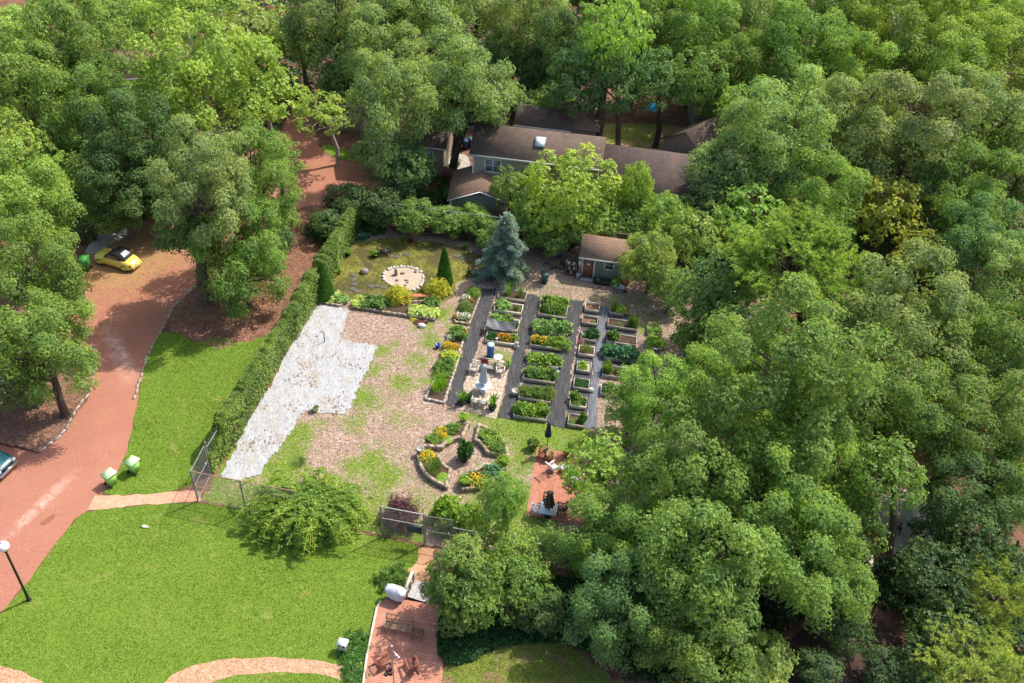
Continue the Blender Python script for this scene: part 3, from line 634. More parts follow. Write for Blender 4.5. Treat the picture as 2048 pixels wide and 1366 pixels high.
# ---- stuff: grass tufts, wood chips, fallen leaves
def scatter_pts(poly, n, seed, dens=None):
    P_ = np.array([p[:2] for p in poly]); lo, hi = P_.min(0), P_.max(0); rg = np.random.default_rng(seed)
    Q = rg.uniform(lo, hi, (n, 2)); Q = Q[inpoly(Q, [tuple(p) for p in P_])]
    if dens is not None: Q = Q[rg.uniform(0, 1, len(Q)) < dens(Q)]
    return Q, rg
def tufts(Q, rg, z, h, w_, name, color, mat='grass', k=2):
    n = len(Q); P = np.repeat(np.column_stack([Q, np.full(n, z)]), k, 0); m = n * k
    D = nrm(rg.normal(size=(m, 3)) * [.7, .7, 0] + [0, 0, .8]); S = nrm(np.cross(D, rg.normal(size=(m, 3))))
    H = h * rg.uniform(.5, 1.2, (m, 1)); V = np.stack([P - S * w_, P + S * w_, P + D * H + S * w_ * .3, P + D * H - S * w_ * .3], 1).reshape(-1, 3)
    low = (fbm(Q, .3, 9, 4) - .5) * 1.1 + (fbm(Q, 2.2, 10, 2) - .5) * .4
    t = np.clip(np.repeat(.5 + low, k) + rg.normal(size=m) * .12, 0, 1)
    mb = MB(); mb.add(V, np.arange(4 * m).reshape(-1, 4), tint=t); o = mb.build(name, M[mat], tint=True); o.color = (*color, 1)
    return tag(o, None, None, None, 'stuff')
GR = (.145, .235, .03)
for poly, n, lab, colr in ((LAWN1, 60000, 'short bright grass on the lawn strip beside the vine hedge', GR), (LAWN2, 130000, 'short bright grass of the large lawn in the foreground', GR), (LAWN3, 26000, 'thin dry grass by the ivy at the bottom of the picture', (.18, .25, .05))):
    Q, rg = scatter_pts(poly, n, 40 + n, lambda q: .35 + .65 * fbm(q, .5, 3))
    o = tufts(Q, rg, .008, .042, .014, 'grass', colr, k=3); tag(o, lab, 'grass')
Q, rg = scatter_pts(GARDEN, 130000, 77, lambda q: np.clip((weed_at(q) - .25) * 1.1, 0, .8) * np.clip(fbm(q, 1.2, 6) * 3 - .9, 0, 1))
TB = [tuple(p) for p in TARP]; keep = ~inpoly(Q, TB)
for s_ in STR: keep &= ~inpoly(Q, [tuple(p) for p in gp(s_)])
keep &= ~inpoly(Q, [tuple(p) for p in PATIO2]); keep &= ~inpoly(Q, [tuple(p) for p in gp([(932, 752), (946, 718), (1022, 722), (1014, 752), (992, 838), (915, 818)])])
tag(tufts(Q[keep], rg, .012, .08, .014, 'grass', (.20, .245, .045), k=3), 'patches of weedy grass growing through the wood chips', 'grass')
Q, rg = scatter_pts(MOSS, 9000, 78); tag(tufts(Q, rg, .02, .045, .02, 'moss', (.20, .20, .04), k=2), 'low mossy growth around the sand circle', 'moss')
def chips(Q, rg, z, s, name, color, lab, cat):
    n = len(Q); P = np.column_stack([Q, z + rg.uniform(.005, .025, n)]); a = rg.uniform(0, 2 * PI, n)
    D = np.stack([np.cos(a), np.sin(a), rg.normal(size=n) * .35], 1); S = nrm(np.cross(D, [0, 0, 1.]) + rg.normal(size=(n, 3)) * .25); L = s * rg.uniform(.5, 1.3, (n, 1)); W = L * rg.uniform(.2, .45, (n, 1))
    V = np.stack([P - D * L - S * W, P - D * L + S * W, P + D * L + S * W, P + D * L - S * W], 1).reshape(-1, 3); V[:, 2] = np.maximum(V[:, 2], z + .002)
    mb = MB(); mb.add(V, np.arange(4 * n).reshape(-1, 4), tint=rg.uniform(0, 1, n) ** 1.1); o = mb.build(name, M['chip'], tint=True); o.color = (*color, 1)
    return tag(o, lab, cat, None, 'stuff')
Q, rg = scatter_pts(GARDEN, 150000, 90); keep = ~inpoly(Q, TB) & (rg.uniform(0, 1, len(Q)) > weed_at(Q))
for s_ in STR: keep &= ~inpoly(Q, [tuple(p) for p in gp(s_)])
for p_ in (*[gp(u_) for u_ in UND], PATIO2, MOSS, gp([(932, 752), (946, 718), (1022, 722), (1014, 752), (992, 838), (915, 818)])): keep &= ~inpoly(Q, [tuple(p) for p in p_])
chips(Q[keep], rg, .012, .05, 'wood_chips', (.44, .325, .26), 'pinkish brown wood chips strewn over the garden floor', 'wood chips')
Q, rg = scatter_pts(gp([(345, 615), (400, 560), (500, 480), (600, 440), (690, 450), (600, 560), (540, 660), (440, 700), (340, 660)]), 26000, 91)
chips(Q, rg, .004, .07, 'leaf_litter', (.33, .18, .12), 'brown leaf litter under the oaks beside the vine hedge', 'leaf litter')
Q, rg = scatter_pts(gp([(-40, 880), (78, 903), (130, 860), (178, 790), (160, 740), (-40, 760)]), 14000, 92)
chips(Q, rg, .004, .06, 'wood_chips', (.30, .18, .13), 'dark wood chips of the bed by the teal car', 'wood chips')
Q, rg = scatter_pts(gp([(120, 560), (200, 480), (330, 440), (420, 530), (330, 650), (190, 680)]), 4200, 93)
chips(Q, rg, .014, .06, 'fallen_leaves', (.38, .22, .08), 'fallen leaves scattered on the red road by the yellow car', 'leaves')
Q, rg = scatter_pts(TARP, 5000, 94, lambda q: np.clip(fbm(q, .6, 15) * 4 - 1.9, 0.02, 1) ** 2)
chips(Q, rg, .075, .07, 'fallen_leaves', (.24, .15, .075), 'dead leaves and twigs lying on the white ground cloth', 'leaves')
Q, rg = scatter_pts(ROAD, 110000, 95, lambda q: (q[:, 1] < 75) * (.3 + .7 * fbm(q, .8, 22)))
chips(Q, rg, .012, .028, 'gravel', (.40, .18, .12), 'loose red gravel on the road', 'gravel')
# ------------------------------------------------------------------ shared plant meshes
PM = {}
PM['leafy'] = [dome_mesh(100 + i, 150, 6, .36, .13, .5, .95, .5) for i in range(3)]        # broad vegetable leaves
PM['fine'] = [dome_mesh(110 + i, 420, 6, .22, .035, .5, .95, .7) for i in range(3)]
PM['ball'] = [dome_mesh(120, 1300, 6, .075, .02, .03, .8, .3)]
PM['gold'] = [dome_mesh(130 + i, 520, 7, .17, .03, .16, .95, .7) for i in range(2)]
PM['spiky'] = [blades_mesh(140 + i, 240, .9, .8, .022) for i in range(3)]
PM['rose'] = [blades_mesh(145 + i, 190, 1.25, .45, .018, base=.7) for i in range(2)]
PM['big'] = [blades_mesh(150, 26, 1.2, .6, .13, mat='leaf')]
PM['bloom'] = [bloom_mesh(160, 70), bloom_mesh(161, 120, .10, 1.1)]
def plant(kind, loc, r, color, label, group=None, name='plant', h=None, bloom=None, cat='plant', seed=0, pot=None):
    """a plant: foliage, and blossoms where it flowers"""
    me = PM[kind][seed % len(PM[kind])]; rz = random.Random(seed * 7 + int(loc[0] * 31)).uniform(0, 6)
    sc_ = (r, r, (h if h else r))
    if bloom is None and pot is None:
        o = link(name, me, None, tuple(float(k) for k in loc), rz, sc_); o.color = (*color, 1); return tag(o, label, cat, group)
    t = thing(name, label, cat, loc, rz, group)
    z0 = pot[1] if pot else 0
    f = link('foliage', me, t, (0, 0, z0), 0, sc_); f.color = (*color, 1)
    if bloom:
        b = link('blossoms', PM['bloom'][bloom[1]], t, (0, 0, z0), 0, (r * 1.02, r * 1.02, sc_[2] * 1.05)); b.color = (*bloom[0], 1)
    if pot:
        m = MB(); rr, hh = pot[0], pot[1]; m.lathe((0, 0, 0), [(.02, .0), (rr * .72, .0), (rr * .98, hh * .85), (rr * 1.1, hh * .86), (rr * 1.1, hh), (rr * .92, hh), (rr * .88, hh * .85), (.01, hh * .85)], 16)
        m.build('pot', pot[2], t, smooth=False)
    return t
G_ = dict(bright=(.21, .34, .055), mid=(.13, .24, .05), dark=(.05, .15, .04), lime=(.30, .46, .06), blue=(.10, .24, .12), pale=(.25, .40, .14), gold=(.50, .50, .07), olive=(.17, .26, .06), cream=(.5, .6, .2))
YEL = (.85, .52, .03); ORG = (.8, .32, .03); WHT = (.85, .85, .8); PNK = (.7, .2, .45)

# ------------------------------------------------------------------ raised beds
BZ = .36
def z1(x, y): return (840 + x / 3.657, 540 + y / 3.657)
def raised_bed(FL, FR, BL, label, group, crops, mat='board', h=BZ, fill=.06, soil='soil', rnd=0):
    fl, fr, bl = [at(*z1(*p), h) for p in (FL, FR, BL)]
    wd = abs(float((fr - fl) @ GU)); dp = max(.8, abs(float((bl - fl) @ GV)))
    o = np.array([fl[0], fl[1], 0]); t = thing('raised_bed', label, 'raised bed', o, -AZ, group); th = .055
    rg = random.Random(rnd)
    def bd(c, d): m = MB(); m.box(c, d); m.build('board', M[mat], t)
    bd((wd / 2, th / 2, h / 2), (wd, th, h)); bd((wd / 2, dp - th / 2, h / 2), (wd, th, h - .004))
    bd((th / 2, dp / 2, h / 2), (th, dp - 2 * th - .002, h + .006)); bd((wd - th / 2, dp / 2, h / 2), (th, dp - 2 * th - .002, h + .006))
    m = MB(); nx, ny = 14, 9; V = []
    for j in range(ny + 1):
        for i in range(nx + 1): V.append((th + .002 + (wd - 2 * th - .004) * i / nx, th + .002 + (dp - 2 * th - .004) * j / ny, h - fill - .04 + rg.uniform(-.02, .02)))
    m.add(V, [(j * (nx + 1) + i, j * (nx + 1) + i + 1, (j + 1) * (nx + 1) + i + 1, (j + 1) * (nx + 1) + i) for j in range(ny) for i in range(nx)])
    m.build('soil', M[soil], t)
    for kind, x, y, r, colr, lab, gr, hh, bl_ in crops:
        p = o + GU * (x * wd) + GV * (y * dp) + np.array([0, 0, h - fill - .03]); r *= 1.18; hh = (hh or r) * 1.35
        plant(kind, p, r, G_[colr] if isinstance(colr, str) else colr, lab, gr, h=hh, bloom=bl_, seed=rg.randrange(99), name='vegetable_plant' if bl_ is None else 'flowering_plant')
    return t, wd, dp
def row(kind, n, r, colr, lab, gr, hh=None, x0=.12, x1=.88, y=.5, jit=.1, bl_=None, seed=0):
    rg = random.Random(seed); return [(kind, x0 + (x1 - x0) * (i + .5) / n + rg.uniform(-.02, .02), y + rg.uniform(-jit, jit), r * rg.uniform(.85, 1.15), colr, lab, gr, (hh or r) * rg.uniform(.85, 1.15), bl_) for i in range(n)]
GA_ = 'raised beds of the narrow left column'; GB_ = 'raised beds of the lush wide column'; GC_ = 'small square boxes in one column'; GD_ = 'wide raised beds on the right side'
raised_bed((565, 195), (768, 225), (585, 130), 'raised bed with tomato frames nearest the spruce, topmost of the narrow column', GA_, [('rose', .36, .55, .34, 'bright', 'tall staked green plant left of its twin in the topmost bed below the spruce', None, .75, None), ('rose', .8, .5, .36, 'mid', 'tall staked green plant at the right end of the topmost bed below the spruce', None, .7, None)], 'board', rnd=1)
raised_bed((537, 288), (740, 322), (553, 225), 'half planted raised bed showing brown soil, second below the spruce', GA_, [('leafy', .27, .6, .48, 'pale', 'wide pale leafy plant filling the left half of the second bed below the spruce', None, .42, None), ('leafy', .8, .45, .2, 'mid', 'small lone plant in the right half of the second bed below the spruce', None, .2, None)], 'boardlt', rnd=2)
raised_bed((495, 410), (712, 450), (510, 335), 'raised bed behind the drooping black shade cloth', GA_, [('leafy', .22, .6, .42, 'pale', 'round pale green plant left behind the black shade cloth', None, .42, None), ('leafy', .63, .6, .46, 'bright', 'round pale green plant right behind the black shade cloth', None, .42, None), ('fine', .92, .5, .22, 'mid', 'narrow green plant squeezed at the end of the shaded bed', None, .2, None)], 'boardlt', rnd=3)
raised_bed((475, 512), (690, 560), (492, 440), 'raised bed of orange flowers in front of the black shade cloth', GA_, [('fine', .5, .5, .30, 'mid', 'orange marigold in the middle of the bed before the shade cloth', None, .26, (ORG, 1)), ('fine', .72, .5, .34, 'mid', 'orange marigold right of the middle in the bed before the shade cloth', None, .28, (ORG, 0)), ('fine', .2, .5, .4, 'dark', 'dark leafy plant at the left end of the bed before the shade cloth', None, .3, None), ('fine', .92, .6, .3, 'bright', 'pale leafy plant at the right end of the bed before the shade cloth', None, .3, None)], 'boardlt', rnd=4)
raised_bed((862, 320), (1068, 350), (885, 200), 'deep raised bed of climbing vegetables with wire trellis, topmost of the lush wide column', GB_,
    row('leafy', 4, .42, 'bright', 'bushy climbing vegetable in the deep bed under the trellis', 'vegetables of the trellis bed', .45, y=.75) + row('leafy', 3, .36, 'mid', 'low bushy vegetable at the front of the trellis bed', 'front vegetables of the trellis bed', .36, y=.3), rnd=5)
raised_bed((832, 440), (1062, 478), (850, 385), 'overgrown raised bed hidden in lime foliage, second of the lush wide column', GB_, row('leafy', 5, .48, 'pale', 'pale sprawling squash plant spilling over the second bed of the lush wide column', 'sprawling squash plants', .5, x0=.0, x1=1), rnd=6)
raised_bed((805, 545), (1035, 590), (825, 475), 'overgrown bed of mixed flowers, third of the lush wide column', GB_, row('fine', 3, .5, 'bright', 'feathery green herb in the mixed flower bed of the lush wide column', 'feathery herbs', .42, x0=.5, x1=1.05) + row('fine', 2, .4, 'mid', 'yellow flowered herb at the left of the mixed flower bed', 'yellow flowered herbs', .36, x0=.02, x1=.55, bl_=(YEL, 0)), rnd=7)
raised_bed((780, 680), (1010, 715), (798, 610), 'raised bed of large bright squash leaves, fourth of the lush wide column', GB_, row('leafy', 4, .45, 'bright', 'bright squash plant in the fourth bed of the lush wide column', 'bright squash plants', .4, x0=.02, x1=1), rnd=8)
raised_bed((750, 790), (985, 828), (772, 712), 'raised bed filled evenly with glossy green pepper plants', GB_, row('leafy', 5, .36, 'mid', 'glossy green pepper plant in the evenly filled bed', 'pepper plants', .32, x0=.06, x1=.94) + row('leafy', 4, .34, 'bright', 'glossy green pepper plant in the back row of the evenly filled bed', 'back row of pepper plants', .3, y=.75), rnd=9)
raised_bed((718, 930), (955, 965), (735, 845), 'raised bed of wispy olive tomato plants, sixth of the lush wide column', GB_, row('fine', 5, .42, 'olive', 'wispy olive green tomato plant in the sixth bed of the lush wide column', 'wispy tomato plants', .42, x0=.05, x1=.98), rnd=10)
raised_bed((680, 1060), (925, 1100), (700, 980), 'pale raised bed of bean bushes at the near end of the lush wide column', GB_, row('leafy', 5, .42, 'bright', 'bean bush in the nearest bed of the lush wide column', 'bean bushes', .42, x0=.05, x1=.85, y=.6), rnd=11)
SB = [((1203, 283), (1310, 298), (1210, 228), 'empty square box of pale chips, topmost of the small boxes', [], 'litter'),
      ((1182, 380), (1298, 398), (1193, 325), 'square box of dry chips with hardly any green, second of the small boxes', [('fine', .7, .5, .16, 'olive', 'tiny weed in the second small box', None, .06, None)], 'litter'),
      ((1172, 500), (1285, 520), (1188, 435), 'square box with a dark bush at its right, third of the small boxes', [('leafy', .72, .6, .38, 'dark', 'dark round bush in the third small box', None, .5, None), ('spiky', .25, .4, .28, 'olive', 'low grassy herb left in the third small box', None, .2, None)], 'soil'),
      ((1155, 608), (1272, 625), (1168, 545), 'square box of upright reddish onion leaves, fourth of the small boxes', [('rose', .5, .5, .5, 'olive', 'upright reddish green onion leaves filling the fourth small box', None, .42, None)], 'soil'),
      ((1142, 728), (1248, 745), (1150, 660), 'square box with a yellow green lettuce on straw, fifth of the small boxes', [('leafy', .42, .55, .32, 'lime', 'yellow green lettuce on straw in the fifth small box', None, .22, None)], 'sand'),
      ((1118, 855), (1235, 870), (1130, 783), 'square box of dark seedlings in rows, sixth of the small boxes', row('fine', 3, .2, 'dark', 'dark seedling in the front row of the sixth small box', 'front seedlings', .14, y=.35, jit=.03) + row('fine', 3, .2, 'dark', 'dark seedling in the back row of the sixth small box', 'back seedlings', .14, y=.72, jit=.03), 'soil'),
      ((1092, 985), (1215, 1003), (1108, 915), 'square box with leaning green herbs, seventh of the small boxes', [('leafy', .25, .85, .3, 'bright', 'taller herb at the back corner of the seventh small box', None, .42, None), ('fine', .5, .5, .4, 'mid', 'feathery herb across the middle of the seventh small box', None, .22, None), ('fine', .85, .6, .22, 'mid', 'small herb right in the seventh small box', None, .25, None)], 'soil'),
      ((1077, 1125), (1200, 1145), (1088, 1045), 'square box with whitish rim and a bush at its right, nearest of the small boxes', [('leafy', .84, .55, .26, 'mid', 'narrow bush at the right of the nearest small box', None, .5, None), ('fine', .35, .35, .3, 'olive', 'thin olive herb left in the nearest small box', None, .08, None)], 'soil')]
for i, (a, b, c, l_, cr_, so_) in enumerate(SB): raised_bed(a, b, c, l_, GC_, cr_, 'board' if i % 3 else 'boardlt', soil=so_, fill=.2 if i < 2 else .07, rnd=20 + i)
RB = [((1388, 308), (1490, 322), (1396, 250), 'small bed with a tall climbing vine, topmost on the right side', [('rose', .25, .6, .34, 'bright', 'tall climbing vine in the topmost right bed', None, .8, None), ('leafy', .7, .5, .34, 'lime', 'lime green bush beside the climbing vine', None, .34, None)]),
      ((1370, 405), (1585, 437), (1380, 350), 'wide bed of bare soil with feathery asparagus at its right end', [('fine', .86, .55, .36, 'mid', 'feathery asparagus clump at the right end of the bare soil bed', None, .75, None), ('fine', .4, .5, .18, 'olive', 'small olive weed in the bare soil bed', None, .08, None)]),
      ((1362, 520), (1580, 555), (1370, 455), 'wide bed with a leafy left end and bare right end', [('leafy', .2, .55, .4, 'mid', 'leafy bush at the left end of the half bare bed', None, .45, None)]),
      ((1345, 635), (1565, 668), (1352, 562), 'wide bed smothered by blue green foliage', row('leafy', 4, .5, 'blue', 'blue green potato bush smothering the wide bed', 'potato bushes', .48, x0=0, x1=1.02)),
      ((1332, 765), (1555, 800), (1340, 690), 'wide bed with two small bushes on pale chips by the big trees', [('leafy', .16, .6, .3, 'bright', 'upright bush at the left of the pale chip bed', None, .55, None), ('leafy', .52, .5, .22, 'mid', 'small round bush in the middle of the pale chip bed', None, .24, None), ('leafy', .95, .9, .26, 'blue', 'blue green sprig at the right corner of the pale chip bed', None, .3, None)]),
      ((1318, 900), (1545, 935), (1328, 825), 'wide bed mostly hidden below the leaning tree crowns', row('leafy', 3, .4, 'mid', 'bush in the bed below the leaning tree crowns', 'bushes in the hidden bed', .3)),
      ((1660, 455), (1770, 470), (1665, 398), 'small dark bed far right, the farther of the two', [('fine', .5, .5, .5, 'bright', 'green carrot tops filling the farther of the two far right beds', None, .22, None)]),
      ((1652, 565), (1765, 585), (1657, 484), 'small dark bed far right, the nearer of the two', [('fine', .5, .55, .62, 'lime', 'bushy lime green parsley filling the nearer of the two far right beds', None, .42, None)])]
for i, (a, b, c, l_, cr_) in enumerate(RB): raised_bed(a, b, c, l_, GD_, cr_, 'board', rnd=40 + i)
# trellis, stakes, shade cloth
def wire_frame(name, label, cat, c, w_, h, rz, n=8, mat='wire', rt=.012):
    t = thing(name, label, cat, c, rz); m = MB()
    for s in (-1, 1): m.tube([(s * w_ / 2, 0, 0), (s * w_ / 2, 0, h)], rt * 1.5, 5)
    m.tube([(-w_ / 2, 0, h), (w_ / 2, 0, h)], rt * 1.2, 5); m.build('frame', M[mat], t); m = MB()
    for i in range(1, n): m.tube([(-w_ / 2 + w_ * i / n, 0, .1), (-w_ / 2 + w_ * i / n, 0, h)], rt * .5, 4)
    for i in range(1, n): m.tube([(-w_ / 2, 0.004, h * i / n), (w_ / 2, .004, h * i / n)], rt * .5, 4)
    m.build('mesh', M[mat], t); return t
wire_frame('trellis', 'grey wire trellis behind the topmost bed of the lush wide column', 'trellis', at(*z1(985, 215)), 2.6, 1.3, -AZ)
wire_frame('trellis', 'thin wire frame over the topmost bed of the narrow column', 'trellis', at(*z1(680, 200)), 2.2, 1.0, -AZ, 4)
wire_frame('trellis', 'dark wire panel standing between the first two beds on the right side', 'trellis', at(*z1(1500, 385)), 2.0, 1.1, -AZ, 9, 'black', .008)
t = thing('shade_net', 'black shade cloth drooping between stakes over the flower bed', 'shade cloth', at(*z1(590, 455)), -AZ)
w2, d2 = 1.2, .5; m = MB(); V = []; nx, ny = 16, 8
for j in range(ny + 1):
    for i in range(nx + 1):
        u, v = i / nx, j / ny; V.append(((u - .5) * 2 * w2, (v - .5) * 2 * d2, 1.02 - .28 * math.sin(PI * u) - .12 * math.sin(PI * v) + .04 * math.sin(u * 17 + v * 5) - .15 * (1 - v)))
m.add(V, [(j * (nx + 1) + i, j * (nx + 1) + i + 1, (j + 1) * (nx + 1) + i + 1, (j + 1) * (nx + 1) + i) for j in range(ny) for i in range(nx)])
M['net'] = simple('black_shade_net', (.10, .10, .115), .55, .3, 5); m.build('net', M['net'], t, smooth=True)
for sx in (-1, 1):
    for sy in (-1, 1): m = MB(); m.tube([(sx * w2, sy * d2, 0), (sx * w2, sy * d2, .98 - .15 * (sy < 0))], .02, 6); m.build('stake', M['black'], t)
# flower beds left of the first strip, edged with blocks
def edged_bed(poly, label, group=None, h=.2, mat='wall', wth=.16, fillmat='soil', cat='flower bed', name='flower_bed'):
    P_ = [at(x, y, h)[:2] for x, y in poly]; c = np.mean(P_, 0); t = thing(name, label, cat, (c[0], c[1], 0), 0, group)
    A = sum(P_[i][0] * P_[(i + 1) % len(P_)][1] - P_[(i + 1) % len(P_)][0] * P_[i][1] for i in range(len(P_)))
    if A < 0: P_ = P_[::-1]
    m = MB(); n = len(P_)
    for i in range(n):
        a, b = np.array(P_[i]) - c, np.array(P_[(i + 1) % n]) - c; d = (b - a) / max(np.linalg.norm(b - a), 1e-6); nn = np.array([-d[1], d[0]])
        k = max(1, int(np.linalg.norm(b - a) / .42))
        for q in range(k):
            p0, p1 = a + (b - a) * q / k, a + (b - a) * (q + 1) / k; s_ = (p0 + p1) / 2 + nn * wth / 2; hh = h + .012 * ((i * 7 + q * 3) % 5 - 2) / 2
            m.box((s_[0], s_[1], hh / 2), (np.linalg.norm(p1 - p0) - .008, wth, hh), rz=math.atan2(d[1], d[0]))
    m.build('edging', M[mat], t)
    m = MB(); m.ng([tuple(np.array(p) - c - (np.array(p) - c) / max(np.linalg.norm(np.array(p) - c), .1) * .08) for p in P_], h - .05); m.build('soil', M[fillmat], t)
    return t
GE = 'edged flower beds beside the first black strip'
edged_bed([z1(240, 375), z1(365, 395), z1(455, 160), z1(330, 160)], 'block edged bed of two clipped balls and white daisies', GE, mat='wall')
edged_bed([z1(170, 585), z1(290, 600), z1(350, 440), z1(225, 430)], 'block edged bed of orange and yellow flowers by the blue pot', GE, mat='concrete')
edged_bed([z1(28, 938), z1(180, 972), z1(290, 640), z1(180, 620)], 'long board edged bed of grassy herbs left of the paved patio', GE, mat='board')
def pz(x, y, z=.15): return at(*z1(x, y), z)
plant('ball', pz(390, 175), .78, G_['bright'], 'clipped bright green ball at the far end of the daisy bed', name='shrub', cat='shrub', h=.85)
plant('ball', pz(330, 280), .72, G_['olive'], 'clipped olive green ball between the two daisy clumps', name='shrub', cat='shrub', h=.75)
plant('fine', pz(335, 215), .42, G_['mid'], 'white daisies between the two clipped balls', bloom=(WHT, 1), name='flowering_plant', h=.35)
plant('fine', pz(370, 228), .25, G_['mid'], 'small orange flowers beside the white daisies', bloom=(ORG, 0), name='flowering_plant', h=.25)
for (x, y, r) in ((290, 345, .38), (335, 345, .42)): plant('fine', pz(x, y), r, G_['mid'], 'white daisy clump at the near end of the daisy bed', 'near daisy clumps', bloom=(WHT, 1), name='flowering_plant', h=.3)
plant('fine', pz(258, 345), .26, G_['mid'], 'orange flowers at the near left corner of the daisy bed', bloom=(ORG, 1), name='flowering_plant', h=.28)
plant('leafy', pz(275, 480), .7, G_['mid'], 'dense green bush at the back of the orange flower bed', name='shrub', cat='shrub', h=.55)
plant('fine', pz(225, 500), .35, G_['pale'], 'white speckled clump left in the orange flower bed', bloom=(WHT, 1), name='flowering_plant', h=.3)
plant('fine', pz(200, 560), .42, G_['bright'], 'yellow and orange coneflowers at the near left of the flower bed', bloom=(YEL, 1), name='flowering_plant', h=.35)
plant('fine', pz(250, 575), .42, G_['bright'], 'deep orange coneflowers at the near right of the flower bed', bloom=(ORG, 1), name='flowering_plant', h=.35)
plant('fine', pz(330, 470), .3, G_['bright'], 'orange blooms hanging over the black strip', bloom=(ORG, 1), name='flowering_plant', h=.3)
plant('fine', pz(215, 640), .7, G_['lime'], 'yellow topped herb at the far end of the long herb bed', bloom=((.6, .55, .05), 0), name='flowering_plant', h=.42)
plant('leafy', pz(190, 715), .75, G_['mid'], 'dark leafy bush in the long herb bed', name='shrub', cat='shrub', h=.55)
plant('fine', pz(160, 780), .6, G_['bright'], 'feathery herb in the middle of the long herb bed', h=.45)
plant('rose', pz(125, 865), .85, (.22, .42, .03), 'tall bright grassy rosemary at the near end of the long herb bed', h=.75)
plant('rose', pz(165, 850), .6, (.2, .38, .03), 'grassy herb beside the black strip in the long herb bed', h=.65)
tag(MB().lathe(pz(130, 570, 0), [(.02, 0), (.13, .02), (.2, .26), (.22, .36), (.17, .37), (.13, .3), (.01, .3)], 16).build('plant_pot', M['blueglaze']), 'small blue glazed pot beside the orange flower bed', 'pot')
# ------------------------------------------------------------------ moss garden
def z2(x, y): return (620 + x / 4.267, 400 + y / 4.267)
PLC = at(*z2(800, 675)); sand = smoothpoly(gp([z2(*p) for p in [(650, 600), (760, 570), (880, 580), (960, 620), (970, 690), (930, 760), (860, 780), (780, 750), (700, 735), (630, 690), (625, 640)]]), 2)
tag(sheet('sand_circle', sand, .045, M['sand'], kind=None), 'raked sand circle in the mossy garden', 'sand bed')
rg = random.Random(3); per = subdiv(sand, .34, 0, 1)
proto = MB().rock((0, 0, .06), (.17, .13, .1), 1).mesh('stone_mesh', [M['stonelt']], True)
acc = 0; last = None
for p in per:
    if last is not None and np.linalg.norm(np.array(p) - last) < .27: continue
    last = np.array(p); tag(link('stone', proto, None, (float(p[0]), float(p[1]), .02), rg.uniform(0, 6), rg.uniform(.75, 1.2)), 'pale stone in the ring around the sand circle', 'stone', 'stones ringing the sand circle')
for x, y, s, l_ in ((735, 640, (.16, .2, .38), 'tall upright stone on the sand circle'), (790, 632, (.22, .1, .1), 'flat stone behind the upright one on the sand'), (900, 620, (.13, .1, .09), 'small stone at the far right of the sand'), (745, 690, (.17, .15, .08), 'dark low stone left on the sand'), (825, 690, (.2, .07, .06), 'thin long stone in the middle of the sand'), (830, 708, (.14, .08, .06), 'small brown stone right of the sand centre'), (815, 733, (.15, .09, .06), 'small flat stone at the near edge of the sand')):
    p = at(*z2(x, y)); tag(MB().rock((p[0], p[1], .05 + s[2] * .7), s, int(x)).build('rock', M['stone'], smooth=True), l_, 'rock')
for i, (x, y) in enumerate([(370, 645), (372, 685), (375, 720), (395, 780), (360, 760), (520, 740), (575, 735), (625, 745), (690, 480), (740, 490), (820, 465), (1300, 490), (1380, 515), (1390, 450), (1250, 480)]):
    p = at(*z2(x, y)); tag(MB().rock((p[0], p[1], .03), (.3, .24, .04), i).build('stepping_stone', M['stonedk'], smooth=True), 'flat dark stepping stone sunk in the moss', 'stepping stone', 'stepping stones in the moss')
p = at(*z2(465, 625)); tag(MB().rock((p[0], p[1], .2), (.35, .3, .28), 9).build('rock', M['stone'], smooth=True), 'round grey boulder on the moss left of the sand circle', 'rock')
for x, y, l_ in ((325, 470, 'black pot with small green plant farthest along the hedge'), (235, 625, 'black pot with small green plant nearest along the hedge'), (555, 485, 'black pot with leafy plant at the end of the dark bench')):
    plant('leafy', at(*z2(x, y)), .32, G_['bright'], l_, name='potted_plant', cat='potted plant', h=.3, pot=(.28, .34, M['black']))
for x, y, r, c_, l_ in ((430, 320, .75, 'blue', 'blue green hosta clump in the far left corner of the moss garden'), (800, 340, .55, 'bright', 'bright hosta beside red leaves by the back fence'), (1325, 410, .5, 'bright', 'bright green hosta left of the spruce'), (330, 330, .4, 'mid', 'small clump at the foot of the corner post'), (560, 260, .8, 'dark', 'dark bush in the shade of the back fence')):
    plant('big' if r < .6 else 'leafy', at(*z2(x, y)), r, G_[c_], l_, h=r * .7)
plant('fine', at(*z2(855, 355)), .3, (.3, .05, .03), 'dark red leaved plant by the back fence', h=.28)
